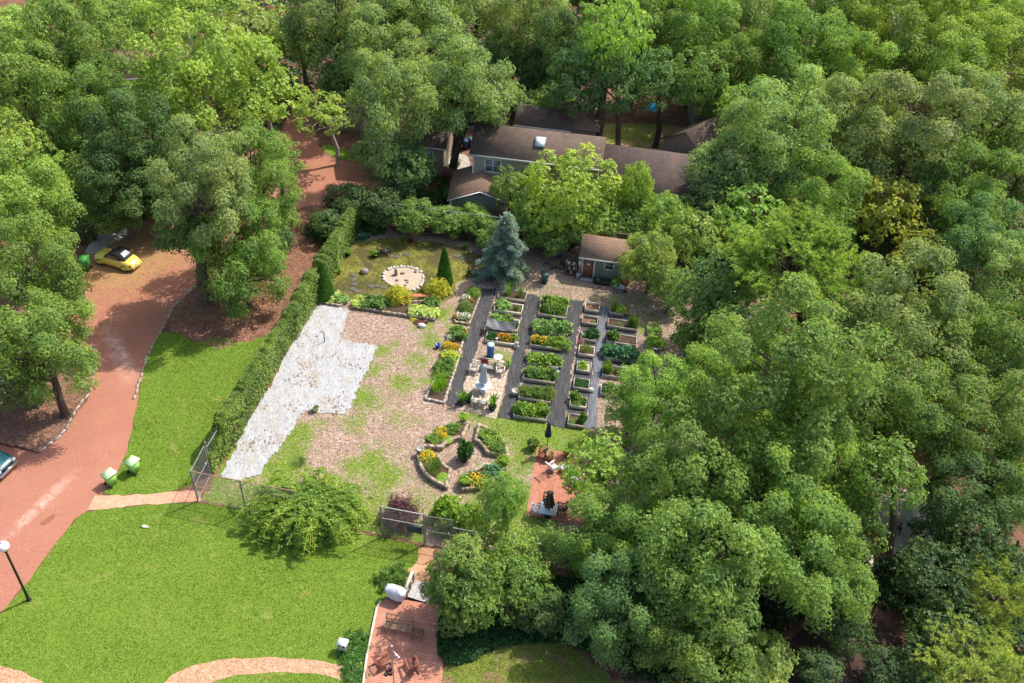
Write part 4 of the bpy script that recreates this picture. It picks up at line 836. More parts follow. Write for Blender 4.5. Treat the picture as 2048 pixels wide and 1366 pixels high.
# ring bed at the near side of the moss garden
edged_bed([z2(60, 862), z2(250, 900), z2(325, 860), z2(160, 800)], 'small block edged bed left of the stepping stones', 'block edged beds below the moss garden', h=.25)
edged_bed([z2(380, 905), z2(640, 955), z2(1065, 1015), z2(1110, 880), z2(1060, 850), z2(640, 860), z2(420, 830)], 'long block edged bed below the wooden bench', 'block edged beds below the moss garden', h=.3)
for x, y, r, k, c_, l_ in ((200, 835, .6, 'leafy', 'cream', 'cream variegated hosta left of the stepping stones'), (270, 850, .5, 'leafy', 'pale', 'pale hosta at the gap of the stepping stones'), (425, 880, .6, 'leafy', 'cream', 'pale hosta at the left end of the long edged bed'), (500, 880, .7, 'leafy', 'mid', 'green bush second from the left in the long edged bed'), (590, 890, .75, 'leafy', 'mid', 'green bush left of the golden shrub in the long edged bed'),
                        (900, 950, .62, 'leafy', 'cream', 'cream leaved hosta left in the near right corner of the long bed'), (970, 960, .62, 'leafy', 'cream', 'cream leaved hosta in the middle of the near right corner of the long bed'), (1040, 970, .55, 'leafy', 'cream', 'cream leaved hosta at the near right corner of the long bed'), (1030, 890, .7, 'leafy', 'mid', 'green bush behind the cream hostas')):
    plant(k, at(*z2(x, y), .2), r, G_[c_], l_, name='shrub' if r > .65 else 'plant', cat='shrub' if r > .65 else 'plant', h=r * .7)
for x, y, l_ in ((760, 855, 'golden yellow shrub left of the wooden bench'), (1085, 790, 'golden yellow shrub right of the wooden bench')):
    plant('gold', at(*z2(x, y), .1), 1.12, G_['gold'], l_, name='golden_shrub', cat='shrub', h=1.45, seed=x)
plant('gold', at(*z2(895, 1015)), .5, G_['gold'], 'low golden creeping plant outside the long edged bed', h=.22)
plant('leafy', at(*z2(960, 1040)), .55, (.2, .09, .06), 'reddish ground plant by the white rock', h=.18)
p = at(*z2(955, 1085)); tag(MB().rock((p[0], p[1], .14), (.32, .24, .2), 12).build('rock', M['white'], smooth=True), 'white rock in front of the long edged bed', 'rock')
# cypress cones
def cone_mesh(seed):
    rg = np.random.default_rng(seed); n = 2600; h = rg.uniform(0, 1, n) ** 1.25; a = rg.uniform(0, 2 * PI, n); R = .5 * np.sqrt(np.clip(1 - h, 0, 1)) * (1 - h * .35) * np.minimum(1, .75 + h * 3)
    D = np.stack([np.cos(a), np.sin(a), np.full(n, .3)], 1); P = np.stack([np.cos(a) * R, np.sin(a) * R, h], 1); mb = MB(); V, F, t = leafquads(P, D + [0, 0, .5], rg, .06, .016, .8, 5); mb.add(V, F, tint=t)
    return mb.mesh('cypress_mesh', [M['needle']], tint=True)
CM = cone_mesh(1)
for (x, y, h, r, l_) in ((1148, 715, 3.6, 1.5, 'slender dark green cypress cone beside the right golden shrub'), (125, 835, 3.4, 1.9, 'green cypress cone against the vine hedge')):
    p = at(*z2(x, y)); o = link('cypress', CM, None, (p[0], p[1], 0), x, (r, r, h)); o.color = (.075, .19, .025, 1); tag(o, l_, 'cypress')
# blue spruce
p = at(1009, 553); t = thing('blue_spruce', 'silvery blue spruce at the head of the vegetable beds', 'spruce', p)
o = link('crown', spruce_proto(4), t, (0, 0, 0), .5, (4.7, 4.7, 6.3)); o.color = (.235, .33, .27, 1)
MB().tube([(0, 0, 0), (0, 0, 5.5)], [.16, .03], 8).build('trunk', M['bark'], t)
# ------------------------------------------------------------------ furniture builders (x across, y depth with the back at +y, z up)
def bx(m, x0, x1, y0, y1, z0, z1): return m.box(((x0 + x1) / 2, (y0 + y1) / 2, (z0 + z1) / 2), (x1 - x0, y1 - y0, z1 - z0))
def garden_chair(name, label, cat, p, rz, wd=.62, mat='teak', group=None, back_h=.95, slats=7, seat_h=.43, dep=.55):
    t = thing(name, label, cat, p, rz, group); W2 = wd / 2; mt = M[mat]
    for sx in (-1, 1):
        x = sx * (W2 - .03)
        m = MB(); bx(m, x - .03, x + .03, -dep / 2, -dep / 2 + .06, 0, .64); m.build('leg', mt, t)
        m = MB(); m.bar((x, dep / 2 - .03, 0), (x, dep / 2 - .02, .45), .06, .06, upv=(0, 1, 0)); m.bar((x, dep / 2 - .02, .45), (x, dep / 2 + .10, back_h), .06, .06, upv=(0, 1, 0)); m.build('leg', mt, t)
        m = MB(); bx(m, x - .04, x + .04, -dep / 2 - .03, dep / 2, .642, .672); m.build('armrest', mt, t)
    m = MB(); bx(m, -W2 + .06, W2 - .06, -dep / 2 + .005, -dep / 2 + .045, seat_h - .09, seat_h - .01); bx(m, -W2 + .06, W2 - .06, dep / 2 - .06, dep / 2 - .02, seat_h - .09, seat_h - .01)
    n = 6
    for i in range(n): bx(m, -W2 + .01, W2 - .01, -dep / 2 + .01 + i * (dep - .04) / n, -dep / 2 + .01 + i * (dep - .04) / n + (dep - .04) / n * .78, seat_h, seat_h + .025)
    m.build('seat', mt, t); m = MB()
    m.bar((-W2 + .06, dep / 2 + .09, back_h - .05), (W2 - .06, dep / 2 + .09, back_h - .05), .035, .08, upv=(0, 1, 0)); m.bar((-W2 + .06, dep / 2 + .0, seat_h + .12), (W2 - .06, dep / 2 + .0, seat_h + .12), .035, .05, upv=(0, 1, 0))
    for i in range(slats):
        x = -W2 + .08 + (wd - .16) * (i + .5) / slats; m.bar((x, dep / 2 + .0, seat_h + .12), (x, dep / 2 + .088, back_h - .07), .018, min(.055, (wd - .16) / slats * .55), upv=(0, 1, 0))
    m.build('backrest', mt, t); return t
def slat_table(name, label, p, rz, wd, dp, h, mat, group=None):
    t = thing(name, label, 'table', p, rz, group); m = MB(); n = max(4, int(dp / .09))
    for i in range(n): bx(m, -wd / 2, wd / 2, -dp / 2 + dp * i / n, -dp / 2 + dp * (i + .82) / n, h - .025, h)
    bx(m, -wd / 2 + .03, wd / 2 - .03, -dp / 2 + .02, -dp / 2 + .05, h - .09, h - .027); bx(m, -wd / 2 + .03, wd / 2 - .03, dp / 2 - .05, dp / 2 - .02, h - .09, h - .027); m.build('tabletop', M[mat], t)
    for sx in (-1, 1):
        for sy in (-1, 1): m = MB(); m.box((sx * (wd / 2 - .05), sy * (dp / 2 - .05), (h - .03) / 2), (.05, .05, h - .03)); m.build('leg', M[mat], t)
    return t
def closed_umbrella(label, p, h, z0, r, cloth, mat='steel', folds=8, base=True):
    t = thing('umbrella', label, 'umbrella', p)
    MB().tube([(0, 0, 0), (0, 0, h + .08)], .022, 8).build('pole', M[mat], t)
    m = MB(); V = []; n = folds * 4; prof = [(0.0, .05), (.06, .55), (.14, .7), (.2, .5), (.5, .72), (.85, 1), (1, .95)]
    for q, k in prof:
        for i in range(n):
            a = 2 * PI * i / n; rr = r * k * (1 + .28 * math.cos(folds * a)); V.append((rr * math.cos(a), rr * math.sin(a), h - (h - z0) * q))
    m.add(V, [(i * n + j, (i + 1) * n + j, (i + 1) * n + (j + 1) % n, i * n + (j + 1) % n) for i in range(len(prof) - 1) for j in range(n)]); m.build('canopy', M[cloth], t, smooth=True)
    if base: MB().lathe((0, 0, 0), [(.26, 0), (.26, .05), (.2, .07), (.04, .09), (.04, .25), (.0, .25)], 16).build('base', M['black'], t)
    return t
# moss garden seats
garden_chair('bench', 'low dark bench on the moss with a pot at its end', 'bench', at(*z2(632, 462)), -AZ + .45 + PI, 1.15, 'black', back_h=.6, slats=3, seat_h=.35)
garden_chair('bench', 'black slatted bench left of the spruce', 'bench', at(*z2(1420, 655)), -AZ, 1.6, 'black', back_h=.85, slats=11)
t = thing('bench', 'long curved plank bench between the golden shrubs', 'bench', at(*z2(915, 850)), .16); m = MB()
bx(m, -1.3, 1.3, -.2, .2, .4, .46); m.build('seat', M['terra'], t)
for x in (-1.0, 1.0): bx(MB(), 0, 0, 0, 0, 0, 0) if False else None; m = MB(); bx(m, x - .1, x + .1, -.16, .16, 0, .398); m.build('leg', M['stonelt'], t)
# paved patio set
def z4(x, y): return (840 + x / 8.536, 690 + y / 8.536)
PT = at(*z4(1070, 850)); PT = at(966.0, 783.0)
t = thing('round_table', 'round frosted glass table on the tan pavers', 'table', PT); 
MB().lathe((0, 0, 0), [(.0, .715), (.60, .715), (.61, .73), (.60, .742), (.0, .742)], 32).build('tabletop', M['glassw'], t)
MB().lathe((0, 0, 0), [(.24, 0), (.26, .1), (.12, .18), (.09, .4), (.16, .6), (.3, .712), (.0, .712)], 18).build('pedestal', M['white'], t)
closed_umbrella('closed pale blue umbrella standing in the round glass table', PT, 2.75, .95, .27, 'umb', 'white', base=False)
garden_chair('garden_chair', 'pale wooden armchair left of the flower bench behind the round table', 'chair', at(*z4(930, 470)), -AZ - .12, .66, 'teak', back_h=.98)
garden_chair('garden_chair', 'pale wooden armchair right of the flower bench behind the round table', 'chair', at(*z4(1370, 500)), -AZ + .05, .66, 'teak', back_h=1.0)
garden_chair('garden_chair', 'left of two pale armchairs side by side with backs to the lawn', 'chair', at(*z4(950, 1020)), PI - AZ, .62, 'teak', back_h=.95)
garden_chair('garden_chair', 'right of two pale armchairs side by side with backs to the lawn', 'chair', at(*z4(1085, 1045)), PI - AZ, .62, 'teak', back_h=.95)
garden_chair('garden_bench', 'weathered slatted bench between the two pale armchairs', 'bench', at(*z4(1170, 430)), -AZ, 1.25, 'board', back_h=.9, slats=10)
p = at(*z4(1080, 380)); plant('leafy', p, .3, (.22, .04, .03), 'dark red flowering plant on a pot left of the weathered bench', name='potted_plant', cat='potted plant', h=.4, pot=(.2, .35, M['stone']))
plant('spiky', at(*z4(1300, 420)), .35, G_['bright'], 'grassy potted plant between the bench and the right armchair', name='potted_plant', cat='potted plant', h=.5, pot=(.18, .3, M['stone']))
plant('leafy', at(*z4(1478, 400)), .26, G_['bright'], 'small potted plant on the stone urn right of the armchairs', name='potted_plant', cat='potted plant', h=.25, pot=(.24, .45, M['concrete']))
p = at(*z4(1330, 330)); t = thing('bird_bath', 'white bird bath behind the right armchair', 'bird bath', p); MB().lathe((0, 0, 0), [(.18, 0), (.16, .06), (.07, .12), (.06, .6), (.1, .66), (.0, .66)], 14).build('pedestal', M['white'], t); MB().lathe((0, 0, 0), [(.05, .662), (.33, .72), (.35, .78), (.32, .775), (.05, .70), (.0, .70)], 20).build('basin', M['white'], t)
for x, y, l_ in ((710, 1010, 'large leaved canna left of the pale armchairs'), (1235, 1100, 'large leaved canna in a black pot right of the pale armchairs')):
    plant('big', at(*z4(x, y)), .75, (.16, .34, .05), l_, name='potted_plant', cat='potted plant', h=.95, pot=(.3, .38, M['black']))
plant('fine', at(*z4(840, 965)), .38, G_['dark'], 'dark potted shrub left of the near armchairs', name='potted_plant', cat='potted plant', h=.4, pot=(.28, .34, M['black']))
p = at(*z4(1200, 195)); t = thing('rain_barrel', 'tall blue barrel with pale green lid behind the bench', 'barrel', p); MB().lathe((0, 0, 0), [(.0, .0), (.25, .0), (.285, .05), (.285, .4), (.295, .42), (.285, .44), (.285, .8), (.295, .82), (.285, .84), (.285, 1.15), (.26, 1.2)], 24).build('drum', M['bluebarrel'], t, smooth=True)
MB().lathe((0, 0, 0), [(.29, 1.2), (.30, 1.25), (.0, 1.26)], 24).build('lid', simple('pale_green_lid', (.42, .62, .55), .5, .15, 4), t)
p = at(*z1(703, 570)); m = MB().rock((p[0], p[1], .2), (.24, .2, .28), 21); m.rock((p[0] + .05, p[1], .5), (.15, .13, .15), 22); tag(m.build('garden_statue', M['stonelt'], smooth=True), 'whitish stone statue at the corner of the orange flower bed', 'statue')
p = at(*z1(695, 915)); tag(MB().lathe((p[0], p[1], 0), [(.0, 0), (.2, 0), (.27, .3), (.29, .5), (.24, .5), (.2, .42), (.0, .42)], 14).build('plant_pot', M['concrete']), 'grey stone pot on the second black strip', 'pot')
t = thing('watering_can', 'pale green watering can beside the pepper bed', 'watering can', at(*z1(1003, 760)), .4)
MB().lathe((0, 0, 0), [(0, 0), (.15, 0), (.15, .28), (.12, .32), (.0, .33)], 16).build('can', M['bluegrey'], t); MB().tube([(.12, 0, .08), (.3, 0, .2), (.42, 0, .36)], [.03, .02, .04], 8).build('spout', M['bluegrey'], t); MB().tube([(-.12, 0, .1), (-.26, 0, .24), (-.1, 0, .38), (.02, 0, .33)], .015, 6).build('handle', M['bluegrey'], t)
p = at(*z1(1245, 890)); tag(MB().box((p[0], p[1], .14), (.45, .3, .28), rz=-AZ).box((p[0], p[1], .31), (.38, .24, .05), rz=-AZ).build('storage_box', M['stonelt']), 'small grey box beside the sixth small box', 'box')
p = at(*z1(1183, 500)); tag(MB().lathe((p[0], p[1], 0), [(0, 0), (.16, 0), (.14, .3), (.03, .62), (0, .63)], 12).build('plant_cover', M['bluegrey']), 'pale blue cone cover beside the third small box', 'plant cover')
plant('fine', at(*z1(1180, 545)), .28, G_['mid'], 'magenta flower clump at the left of the fourth small box', bloom=(PNK, 1), name='flowering_plant', h=.4)
p = at(*z1(1585, 640)); tag(MB().lathe((p[0], p[1], 0), [(0, 0), (.14, 0), (.2, .3), (.22, .32), (.17, .32), (.0, .28)], 14).build('plant_pot', M['terra']), 'small terracotta pot right of the blue green bed', 'pot')
# watering cans inside the orange flower bed
p = at(*z1(560, 500), .5); tag(MB().lathe((p[0], p[1], .3), [(0, 0), (.12, 0), (.13, .22), (0, .25)], 12).build('metal_can', M['bluegrey']), 'small grey can among the orange flowers under the shade cloth', 'can')
# bucket and hose post on the white cloth
p = at(631, 822); t = thing('bucket', 'grey bucket with weeds at the edge of the white cloth', 'bucket', (p[0], p[1], .02)); MB().lathe((0, 0, 0), [(0, .02), (.2, .02), (.27, .4), (.28, .42), (.25, .4), (.2, .1), (0, .1)], 18).build('pail', M['stonelt'], t)
MB().tube([(-.27, 0, .4), (-.2, 0, .62), (0, 0, .7), (.2, 0, .62), (.27, 0, .4)], .014, 6).build('handle', M['black'], t)
f = link('foliage', PM['leafy'][0], t, (0, 0, .12), 0, (.2, .2, .22)); f.color = (.2, .33, .04, 1)
p = at(649.5, 685); tag(MB().tube([(p[0], p[1], 0), (p[0], p[1], 1.0), (p[0] - .05, p[1], 1.1), (p[0] - .16, p[1], 1.12), (p[0] - .2, p[1], 1.03)], .035, 8).build('water_tap', M['dark']), 'dark bent standpipe rising from the white cloth', 'standpipe')
# ------------------------------------------------------------------ herb circle
CC = at(926, 915); RI, RO_, HW = 1.55, 3.2, .28
for q, (a0, a1, l_) in enumerate(((92, 178, 'curved stone walled bed of yellow flowers nearest the long herb bed'), (8, 82, 'curved stone walled bed of lush grasses nearest the brick patio'), (-172, -98, 'curved stone walled bed with the dark clump nearest the weeping bush'), (-82, -8, 'curved stone walled bed of low herbs at the near right of the circle'))):
    c0 = CC; t = thing('herb_bed', l_, 'herb bed', c0, -AZ, 'curved beds of the herb circle'); N = 14
    ang_o = [math.radians(a0 + (a1 - a0) * i / N) for i in range(N + 1)]
    dI = math.degrees(.42 / RI) * .6; dO = math.degrees(.42 / RO_) * .0
    ro = [(RO_ * math.cos(a), RO_ * math.sin(a)) for a in ang_o]; ri = [(RI * math.cos(a), RI * math.sin(a)) for a in [math.radians(a0 + dI + (a1 - a0 - 2 * dI) * i / N) for i in range(N + 1)]]
    poly = ro + ri[::-1]; wt = .24; m = MB(); n = len(poly); rg = random.Random(q); ce = np.mean(poly, 0)
    for i in range(n):
        a, b = np.array(poly[i]), np.array(poly[(i + 1) % n]); L = np.linalg.norm(b - a); d = (b - a) / L; nn = np.array([-d[1], d[0]]); k = max(1, round(L / .55))
        for j in range(k):
            s_ = a + (b - a) * (j + .5) / k + nn * wt / 2
            for lay in range(2):
                hh = .19; m.box((s_[0], s_[1], lay * .2 + hh / 2 + rg.uniform(0, .012)), (L / k + .02, wt - rg.uniform(0, .03), hh), rz=math.atan2(d[1], d[0]))
    m.build('wall', M['wall'], t); m = MB(); m.ng([tuple(np.array(p_) * 1.0 + (ce - np.array(p_)) * .1) for p_ in poly], .33); m.build('soil', M['soil'], t)
def hc(x, y, z=.33): return at(720 + x / 4.452, 820 + y / 4.452, z)
for x, y, r, k, c_, bl_, l_ in ((650, 255, .5, 'fine', 'bright', None, 'green herb at the left tip of the yellow flower bed'), (725, 205, .5, 'fine', 'bright', (YEL, 1), 'yellow flowers in the middle of the upper left curved bed'), (790, 180, .55, 'fine', 'mid', None, 'green herb beside the yellow flowers'), (850, 165, .6, 'spiky', 'bright', None, 'grassy clump at the right end of the upper left curved bed'), (780, 262, .45, 'ball', 'lime', None, 'lime green creeping thyme along the inner wall'),
        (1110, 225, .7, 'spiky', 'bright', None, 'arching bright grass at the top of the upper right curved bed'), (1185, 255, .65, 'leafy', 'bright', None, 'bright leafy plant second in the upper right curved bed'), (1215, 300, .65, 'spiky', 'bright', None, 'arching grass third in the upper right curved bed'), (1235, 350, .55, 'fine', 'mid', None, 'green herb at the low end of the upper right curved bed'), (1165, 340, .28, 'fine', 'mid', (YEL, 0), 'small yellow flower by the inner wall of the upper right curved bed'),
        (600, 420, .55, 'fine', 'bright', (YEL, 1), 'bright yellow flowers at the head of the lower left curved bed'), (655, 530, .85, 'rose', 'mid', None, 'dense dark green upright clump in the lower left curved bed'), (740, 600, .5, 'ball', 'lime', None, 'lime green mat at the low end of the lower left curved bed'),
        (960, 640, .5, 'leafy', 'mid', None, 'leafy herb at the left end of the lower right curved bed'), (1030, 630, .6, 'fine', 'mid', (YEL, 0), 'yellow dotted herb in the lower right curved bed'), (1110, 590, .5, 'fine', 'olive', None, 'olive green herb in the middle of the lower right curved bed'), (1180, 545, .55, 'leafy', 'blue', None, 'blue green herb in the lower right curved bed'), (1235, 495, .5, 'fine', 'bright', None, 'bright herb at the right end of the lower right curved bed')):
    plant(k, hc(x, y), r, G_[c_], l_, bloom=bl_, h=r * (.85 if k == 'rose' else .6) if k != 'ball' else .12, seed=x)
for x, y, c_, l_, mt in ((918, 118, 'lime', 'stone urn of lime leaves at the top of the herb circle', 'concrete'), (930, 680, 'lime', 'stone urn of lime leaves at the foot of the herb circle', 'concrete'), (1285, 500, 'lime', 'stone urn of lime leaves at the right of the herb circle', 'concrete')):
    plant('leafy', hc(x, y, 0), .3, G_[c_], l_, name='planted_urn', cat='urn', h=.28, pot=(.24, .62, M[mt]))
p = hc(538, 400, 0); tag(MB().lathe((p[0], p[1], 0), [(.0, 0), (.2, .0), (.2, .08), (.11, .16), (.11, .32), (.24, .55), (.29, .68), (.24, .68), (.18, .56), (.0, .52)], 16).build('stone_urn', M['concrete']), 'empty grey stone urn at the left of the herb circle', 'urn')
plant('leafy', hc(928, 438, 0), .5, G_['dark'], 'tall dark leafy plant in a black pot at the centre of the herb circle', name='potted_plant', cat='potted plant', h=1.15, pot=(.42, .5, M['black']))
# ------------------------------------------------------------------ fences
def chain(m, a, b, z0, z1_, s=.14, r=.006):
    a, b = np.array(a[:2]), np.array(b[:2]); L = np.linalg.norm(b - a); d = (b - a) / L; H = z1_ - z0; k = -H
    while k < L:
        for sg in (1, -1):
            x0, x1 = k, k + H; za, zb = (z0, z1_) if sg > 0 else (z1_, z0)
            p0, p1 = max(x0, 0), min(x1, L)
            if p1 > p0:
                f0, f1 = (p0 - x0) / H, (p1 - x0) / H; A = a + d * p0; B = a + d * p1
                m.tube([(A[0], A[1], za + (zb - za) * f0), (B[0], B[1], za + (zb - za) * f1)], r, 3, cap=False)
        k += s
def fence(label, pts, h, posts, rails, mat='steel', pm='postgreen', mesh=True, railmat=None, skip=(), s=.16, name='chain_link_fence'):
    P = [at(*p) for p in pts]; o = P[0]; t = thing(name, label, 'fence', o)
    for a in posts:
        q = at(*a) - o; MB().tube([(q[0], q[1], 0), (q[0], q[1], h)], .05, 8).build('post', M[pm], t)
    Q = [p - o for p in P]
    for z in rails:
        m = MB()
        for a, b in zip(Q[:-1], Q[1:]): m.tube([a + [0, 0, z * h], b + [0, 0, z * h]], .032 if z > .9 else .024, 6)
        m.build('rail', M[railmat or mat], t)
    if mesh:
        m = MB()
        for a, b in zip(Q[:-1], Q[1:]): chain(m, a, b, .03, h - .03, s)
        m.build('wire_mesh', M['wire'], t)
    return t
fence('wire fence with rusty top rail between the corner post and the weeping bush', [(396, 1003), (492, 1022), (600, 1043)], 3.0, [(396, 1003), (492, 1022)], (.985, .5), railmat='rust')
fence('wire fence with silver rails and a dark sign in front of the purple shrub', [(765, 1073), (849, 1089)], 3.0, [(765, 1073), (849, 1089)], (.985, .62), mat='stonelt')
fence('chain link fence running behind the moss garden', [(714, 453), (837, 469), (960, 485), (1160, 512), (1330, 535)], 3.0, [(714, 453), (775, 461), (837, 469), (900, 477), (960, 485), (1060, 498), (1160, 512)], (.985, .5), s=.3)
fence('fence continuing behind the broad magnolia towards the trees', [(907, 1099), (1180, 1150)], 2.2, [(907, 1099), (990, 1114), (1090, 1133)], (.98,), mat='stonelt', s=.25)
def gate(label, a, b, h, mat, open_=0):
    A, B = at(*a), at(*b); t = thing('garden_gate', label, 'gate', A); B = B - A
    m = MB(); m.tube([(0, 0, .08), (0, 0, h)], .03, 6); m.tube([(B[0], B[1], .08), (B[0], B[1], h)], .03, 6)
    for z in (.1, h * .5, h): m.tube([(0, 0, z), (B[0], B[1], z)], .026, 6)
    m.build('frame', M[mat], t); m = MB(); chain(m, (0, 0), B, .1, h, .16); m.build('wire_mesh', M['wire'], t)
    m = MB(); m.box((B[0] * .85, B[1] * .85, h * .52), (.05, .05, .22)); m.build('latch', M['white'], t); return t
gate('tall wire gate across the brick path at the end of the vine hedge', (397, 1000), (422, 951), 2.9, 'steel')
MB_ = thing('gate_post', 'steel post where the hedge fence meets the wire gate', 'post', at(424, 947)); MB().tube([(0, 0, 0), (0, 0, 3.05)], .055, 8).build('post', M['postgreen'], MB_); MB().lathe((0, 0, 3.05), [(.06, 0), (.06, .04), (0, .08)], 8).build('cap', M['steel'], MB_)
gate('wire gate over the pink concrete path', (852, 1090), (905, 1099), 2.9, 'wire')
p = at(838, 1087, 0); t = thing('sign', 'blank dark blue panel hung on the wire fence by the pink path', 'sign', p, 0); a, b = at(816, 1083) - p, at(845, 1088.5) - p; m = MB(); d = (b - a) / np.linalg.norm(b - a); off = np.array([-d[1], d[0], 0]) * -.08
m.bar(a + off + [0, 0, 1.45], b + off + [0, 0, 1.45], .03, .62); m.build('panel', M['sheath'], t)
# vine hedge on its fence
HP = [at(x, y)[:2] for x, y in [(424, 947), (470, 868), (560, 717), (640, 582), (698, 486), (716, 455)]]
o3 = np.array([*HP[0], 0]); t = thing('vine_hedge', 'long vine covered fence between the road lawn and the garden', 'hedge', o3)
seg = [np.linalg.norm(HP[i + 1] - HP[i]) for i in range(len(HP) - 1)]; cum = np.r_[0, np.cumsum(seg)]; LT = cum[-1]
def hp(s):
    s = np.clip(s, 0, LT - 1e-4); i = np.clip(np.searchsorted(cum, s, side='right') - 1, 0, len(seg) - 1); H = np.array(HP); f = ((s - cum[i]) / np.array(seg)[i])[:, None]
    d = nrm(H[i + 1] - H[i]); return H[i] * (1 - f) + H[i + 1] * f, d
rg = np.random.default_rng(8)
def hnoise(s, z): return (fbm(np.column_stack([s, z * 1.1 if not np.isscalar(z) else s * 0]), .9, 7) - .5) * 1.1
def hnoise_old(s, z): return .13 * np.sin(s * 1.3 + 1.1 * np.sin(z * 2.1)) + .12 * np.sin(s * 3.7 + 2 * np.sin(z * 1.7 + s * .9)) + .1 * np.sin(z * 3.3 + 2.2 * np.sin(s * 2.3))
n = 42000; s = rg.uniform(0, LT, n); a = rg.uniform(-.1, PI + .1, n)       # around an arch profile
wide = .38 + .12 * np.sin(s * .33 + 1) + .05 * np.sin(s * .9); S2 = np.column_stack([s, s * 0 + 3.3]); hz = 2.6 + .7 * fbm(S2, .55, 4); taper = np.clip(s / 3.0, .25, 1)
low = rg.uniform(0, 1, n) < .5; ca = np.cos(a); sa = np.sin(a)
off = np.where(low, np.sign(ca) * wide, ca * wide) * taper * (1 + hnoise(s, a)) * rg.uniform(.6, 1.15, n); z = np.where(low, rg.uniform(0, 1, n) * hz * .86, hz * .84 + sa * hz * .16) * (1 + hnoise(s, 0) * .35) * np.clip(taper + .3, 0, 1)
C_, D_ = hp(s); NRM = np.stack([-D_[:, 1], D_[:, 0]], 1)
P = np.column_stack([C_ + NRM * off[:, None], z]) - o3; N = np.column_stack([NRM * np.sign(off)[:, None] * np.where(low, 1, abs(ca))[:, None], np.where(low, .35, sa + .3)])
keep = ~((off > 0) & (s < 0)) ; tn = np.clip(.5 + .22 * np.sin(s * .8 + np.sin(z * 2)) + .15 * np.sin(s * 3.3 + z * 2) + rg.normal(size=n) * .12, 0, 1)
# the garden side (right) carries fewer leaves, the wire shows
side_r = (off < 0) & low; keep &= ~(side_r & (rg.uniform(0, 1, n) < .35))
mb = MB(); V, F, tt = leafquads(P[keep], N[keep], rg, .12, .042, .5, 4, tn[keep]); V[:, 2] = np.maximum(V[:, 2], .02); mb.add(V, F, tint=tt); ho = mb.build('foliage', M['leaf'], t, tint=True); ho.color = (.17, .26, .055, 1)
m = MB()
for q in np.arange(0, LT, 3.05):
    c = hp(np.array([q]))[0][0] - o3[:2]; MB().tube([(c[0], c[1], 0), (c[0], c[1], 2.9)], .05, 8).build('post', M['postgreen'], t)
for i in range(len(HP) - 1):
    a, b = HP[i] - o3[:2], HP[i + 1] - o3[:2]; m.tube([(a[0], a[1], 2.5), (b[0], b[1], 2.5)], .03, 6)
m.build('rail', M['steel'], t); m = MB()
for i in range(len(HP) - 1): chain(m, HP[i] - o3[:2], HP[i + 1] - o3[:2], .03, 2.85, .3)
m.build('wire_mesh', M['wire'], t)
# ------------------------------------------------------------------ weeping bush, purple shrub
def weeping(seed, n=230):
    rg = np.random.default_rng(seed); mb = MB(); st = MB()
    for i in range(n):
        a = rg.uniform(0, 2 * PI); R = rg.uniform(.4, 1.03); h = rg.uniform(.7, 1.05) * (1 - .25 * R); c0 = rg.normal(size=2) * .18
        q = np.linspace(0, 1, 12)[:, None]; out = np.array([math.cos(a), math.sin(a)])
        xy = c0 + out * R * q ** 1.15; z = np.clip(h * (2.6 * q - 1.9 * q ** 2 - (.55 * q ** 5)), .0, 3) * 1.05 * (R * .4 + .72)
        pts = np.column_stack([xy, z]); pts[:, 2] = np.maximum(pts[:, 2], .02); 
        if i % 2 == 0: st.tube(pts[::2], [.011] * 6, 4, cap=False)
        k = 70; u = rg.uniform(.15, 1, k); P = np.stack([np.interp(u, q[:, 0], pts[:, j]) for j in range(3)], 1) + rg.normal(size=(k, 3)) * .018
        T = nrm(np.gradient(pts, axis=0)); D = np.stack([np.interp(u, q[:, 0], T[:, j]) for j in range(3)], 1)
        V, F, t_ = leafquads(P, nrm(rg.normal(size=(k, 3)) * .5 + [0, 0, .8]), rg, .040, .010, .2, 4, np.clip(.35 + .3 * u + rg.normal(size=k) * .12, 0, 1)); V[:, 2] = np.maximum(V[:, 2], .01); mb.add(V, F, tint=t_)
    return mb, st
p = at(622, 1050); t = thing('weeping_bush', 'large weeping forsythia arching over the front fence', 'bush', (p[0] - .1, p[1] + .5, 0)); mb, st = weeping(3)
D = sphere_dirs(4600, np.random.default_rng(4), -.1); P = D * [.92, .85, .78] * np.random.default_rng(5).uniform(.5, 1, (len(D), 1)); V, F, tt = leafquads(P, D + [0, 0, .5], np.random.default_rng(6), .05, .012, .4, 7); V[:, 2] = np.maximum(V[:, 2], .01); mb.add(V, F, tint=tt * .7)
f = mb.build('foliage', M['leaf'], t, tint=True); f.color = (.235, .36, .06, 1); f.scale = (4.0, 2.9, 3.0); f2 = st.build('stems', M['leaf'], t, tint=True); f2.scale = (4.0, 2.9, 3.0); f2.color = (.42, .46, .10, 1)
p = at(802, 1042); t = thing('barberry_shrub', 'dark purple barberry shrub behind the wire fence', 'shrub', p)
mb = MB(); rg = np.random.default_rng(12); st = MB()
for i in range(170):
    d = nrm(rg.normal(size=3) * [1, 1, .7] + [0, 0, .75]); d[2] = abs(d[2]); L = rg.uniform(.75, 1.1); k = 26; u = rg.uniform(.3, 1, k); P = d * (u * L)[:, None] + rg.normal(size=(k, 3)) * .05
    V, F, t_ = leafquads(P, nrm(P + [0, 0, .4]), rg, .06, .02, .4, 3); V[:, 2] = np.maximum(V[:, 2], .01); mb.add(V, F, tint=t_)
    if i % 3 == 0: st.tube([(0, 0, 0), d * L * .5, d * L], [.015, .01, .005], 4, cap=False)
f = mb.build('foliage', M['leaf'], t, tint=True); f.color = (.135, .06, .075, 1); f.scale = (1.55, 1.5, 2.1); st.build('stems', M['barkdk'], t).scale = (1.55, 1.5, 2.1)
plant('spiky', at(770, 1108 - 20), .4, G_['bright'], 'yellow green plant at the foot of the wire fence', h=.4) if False else None
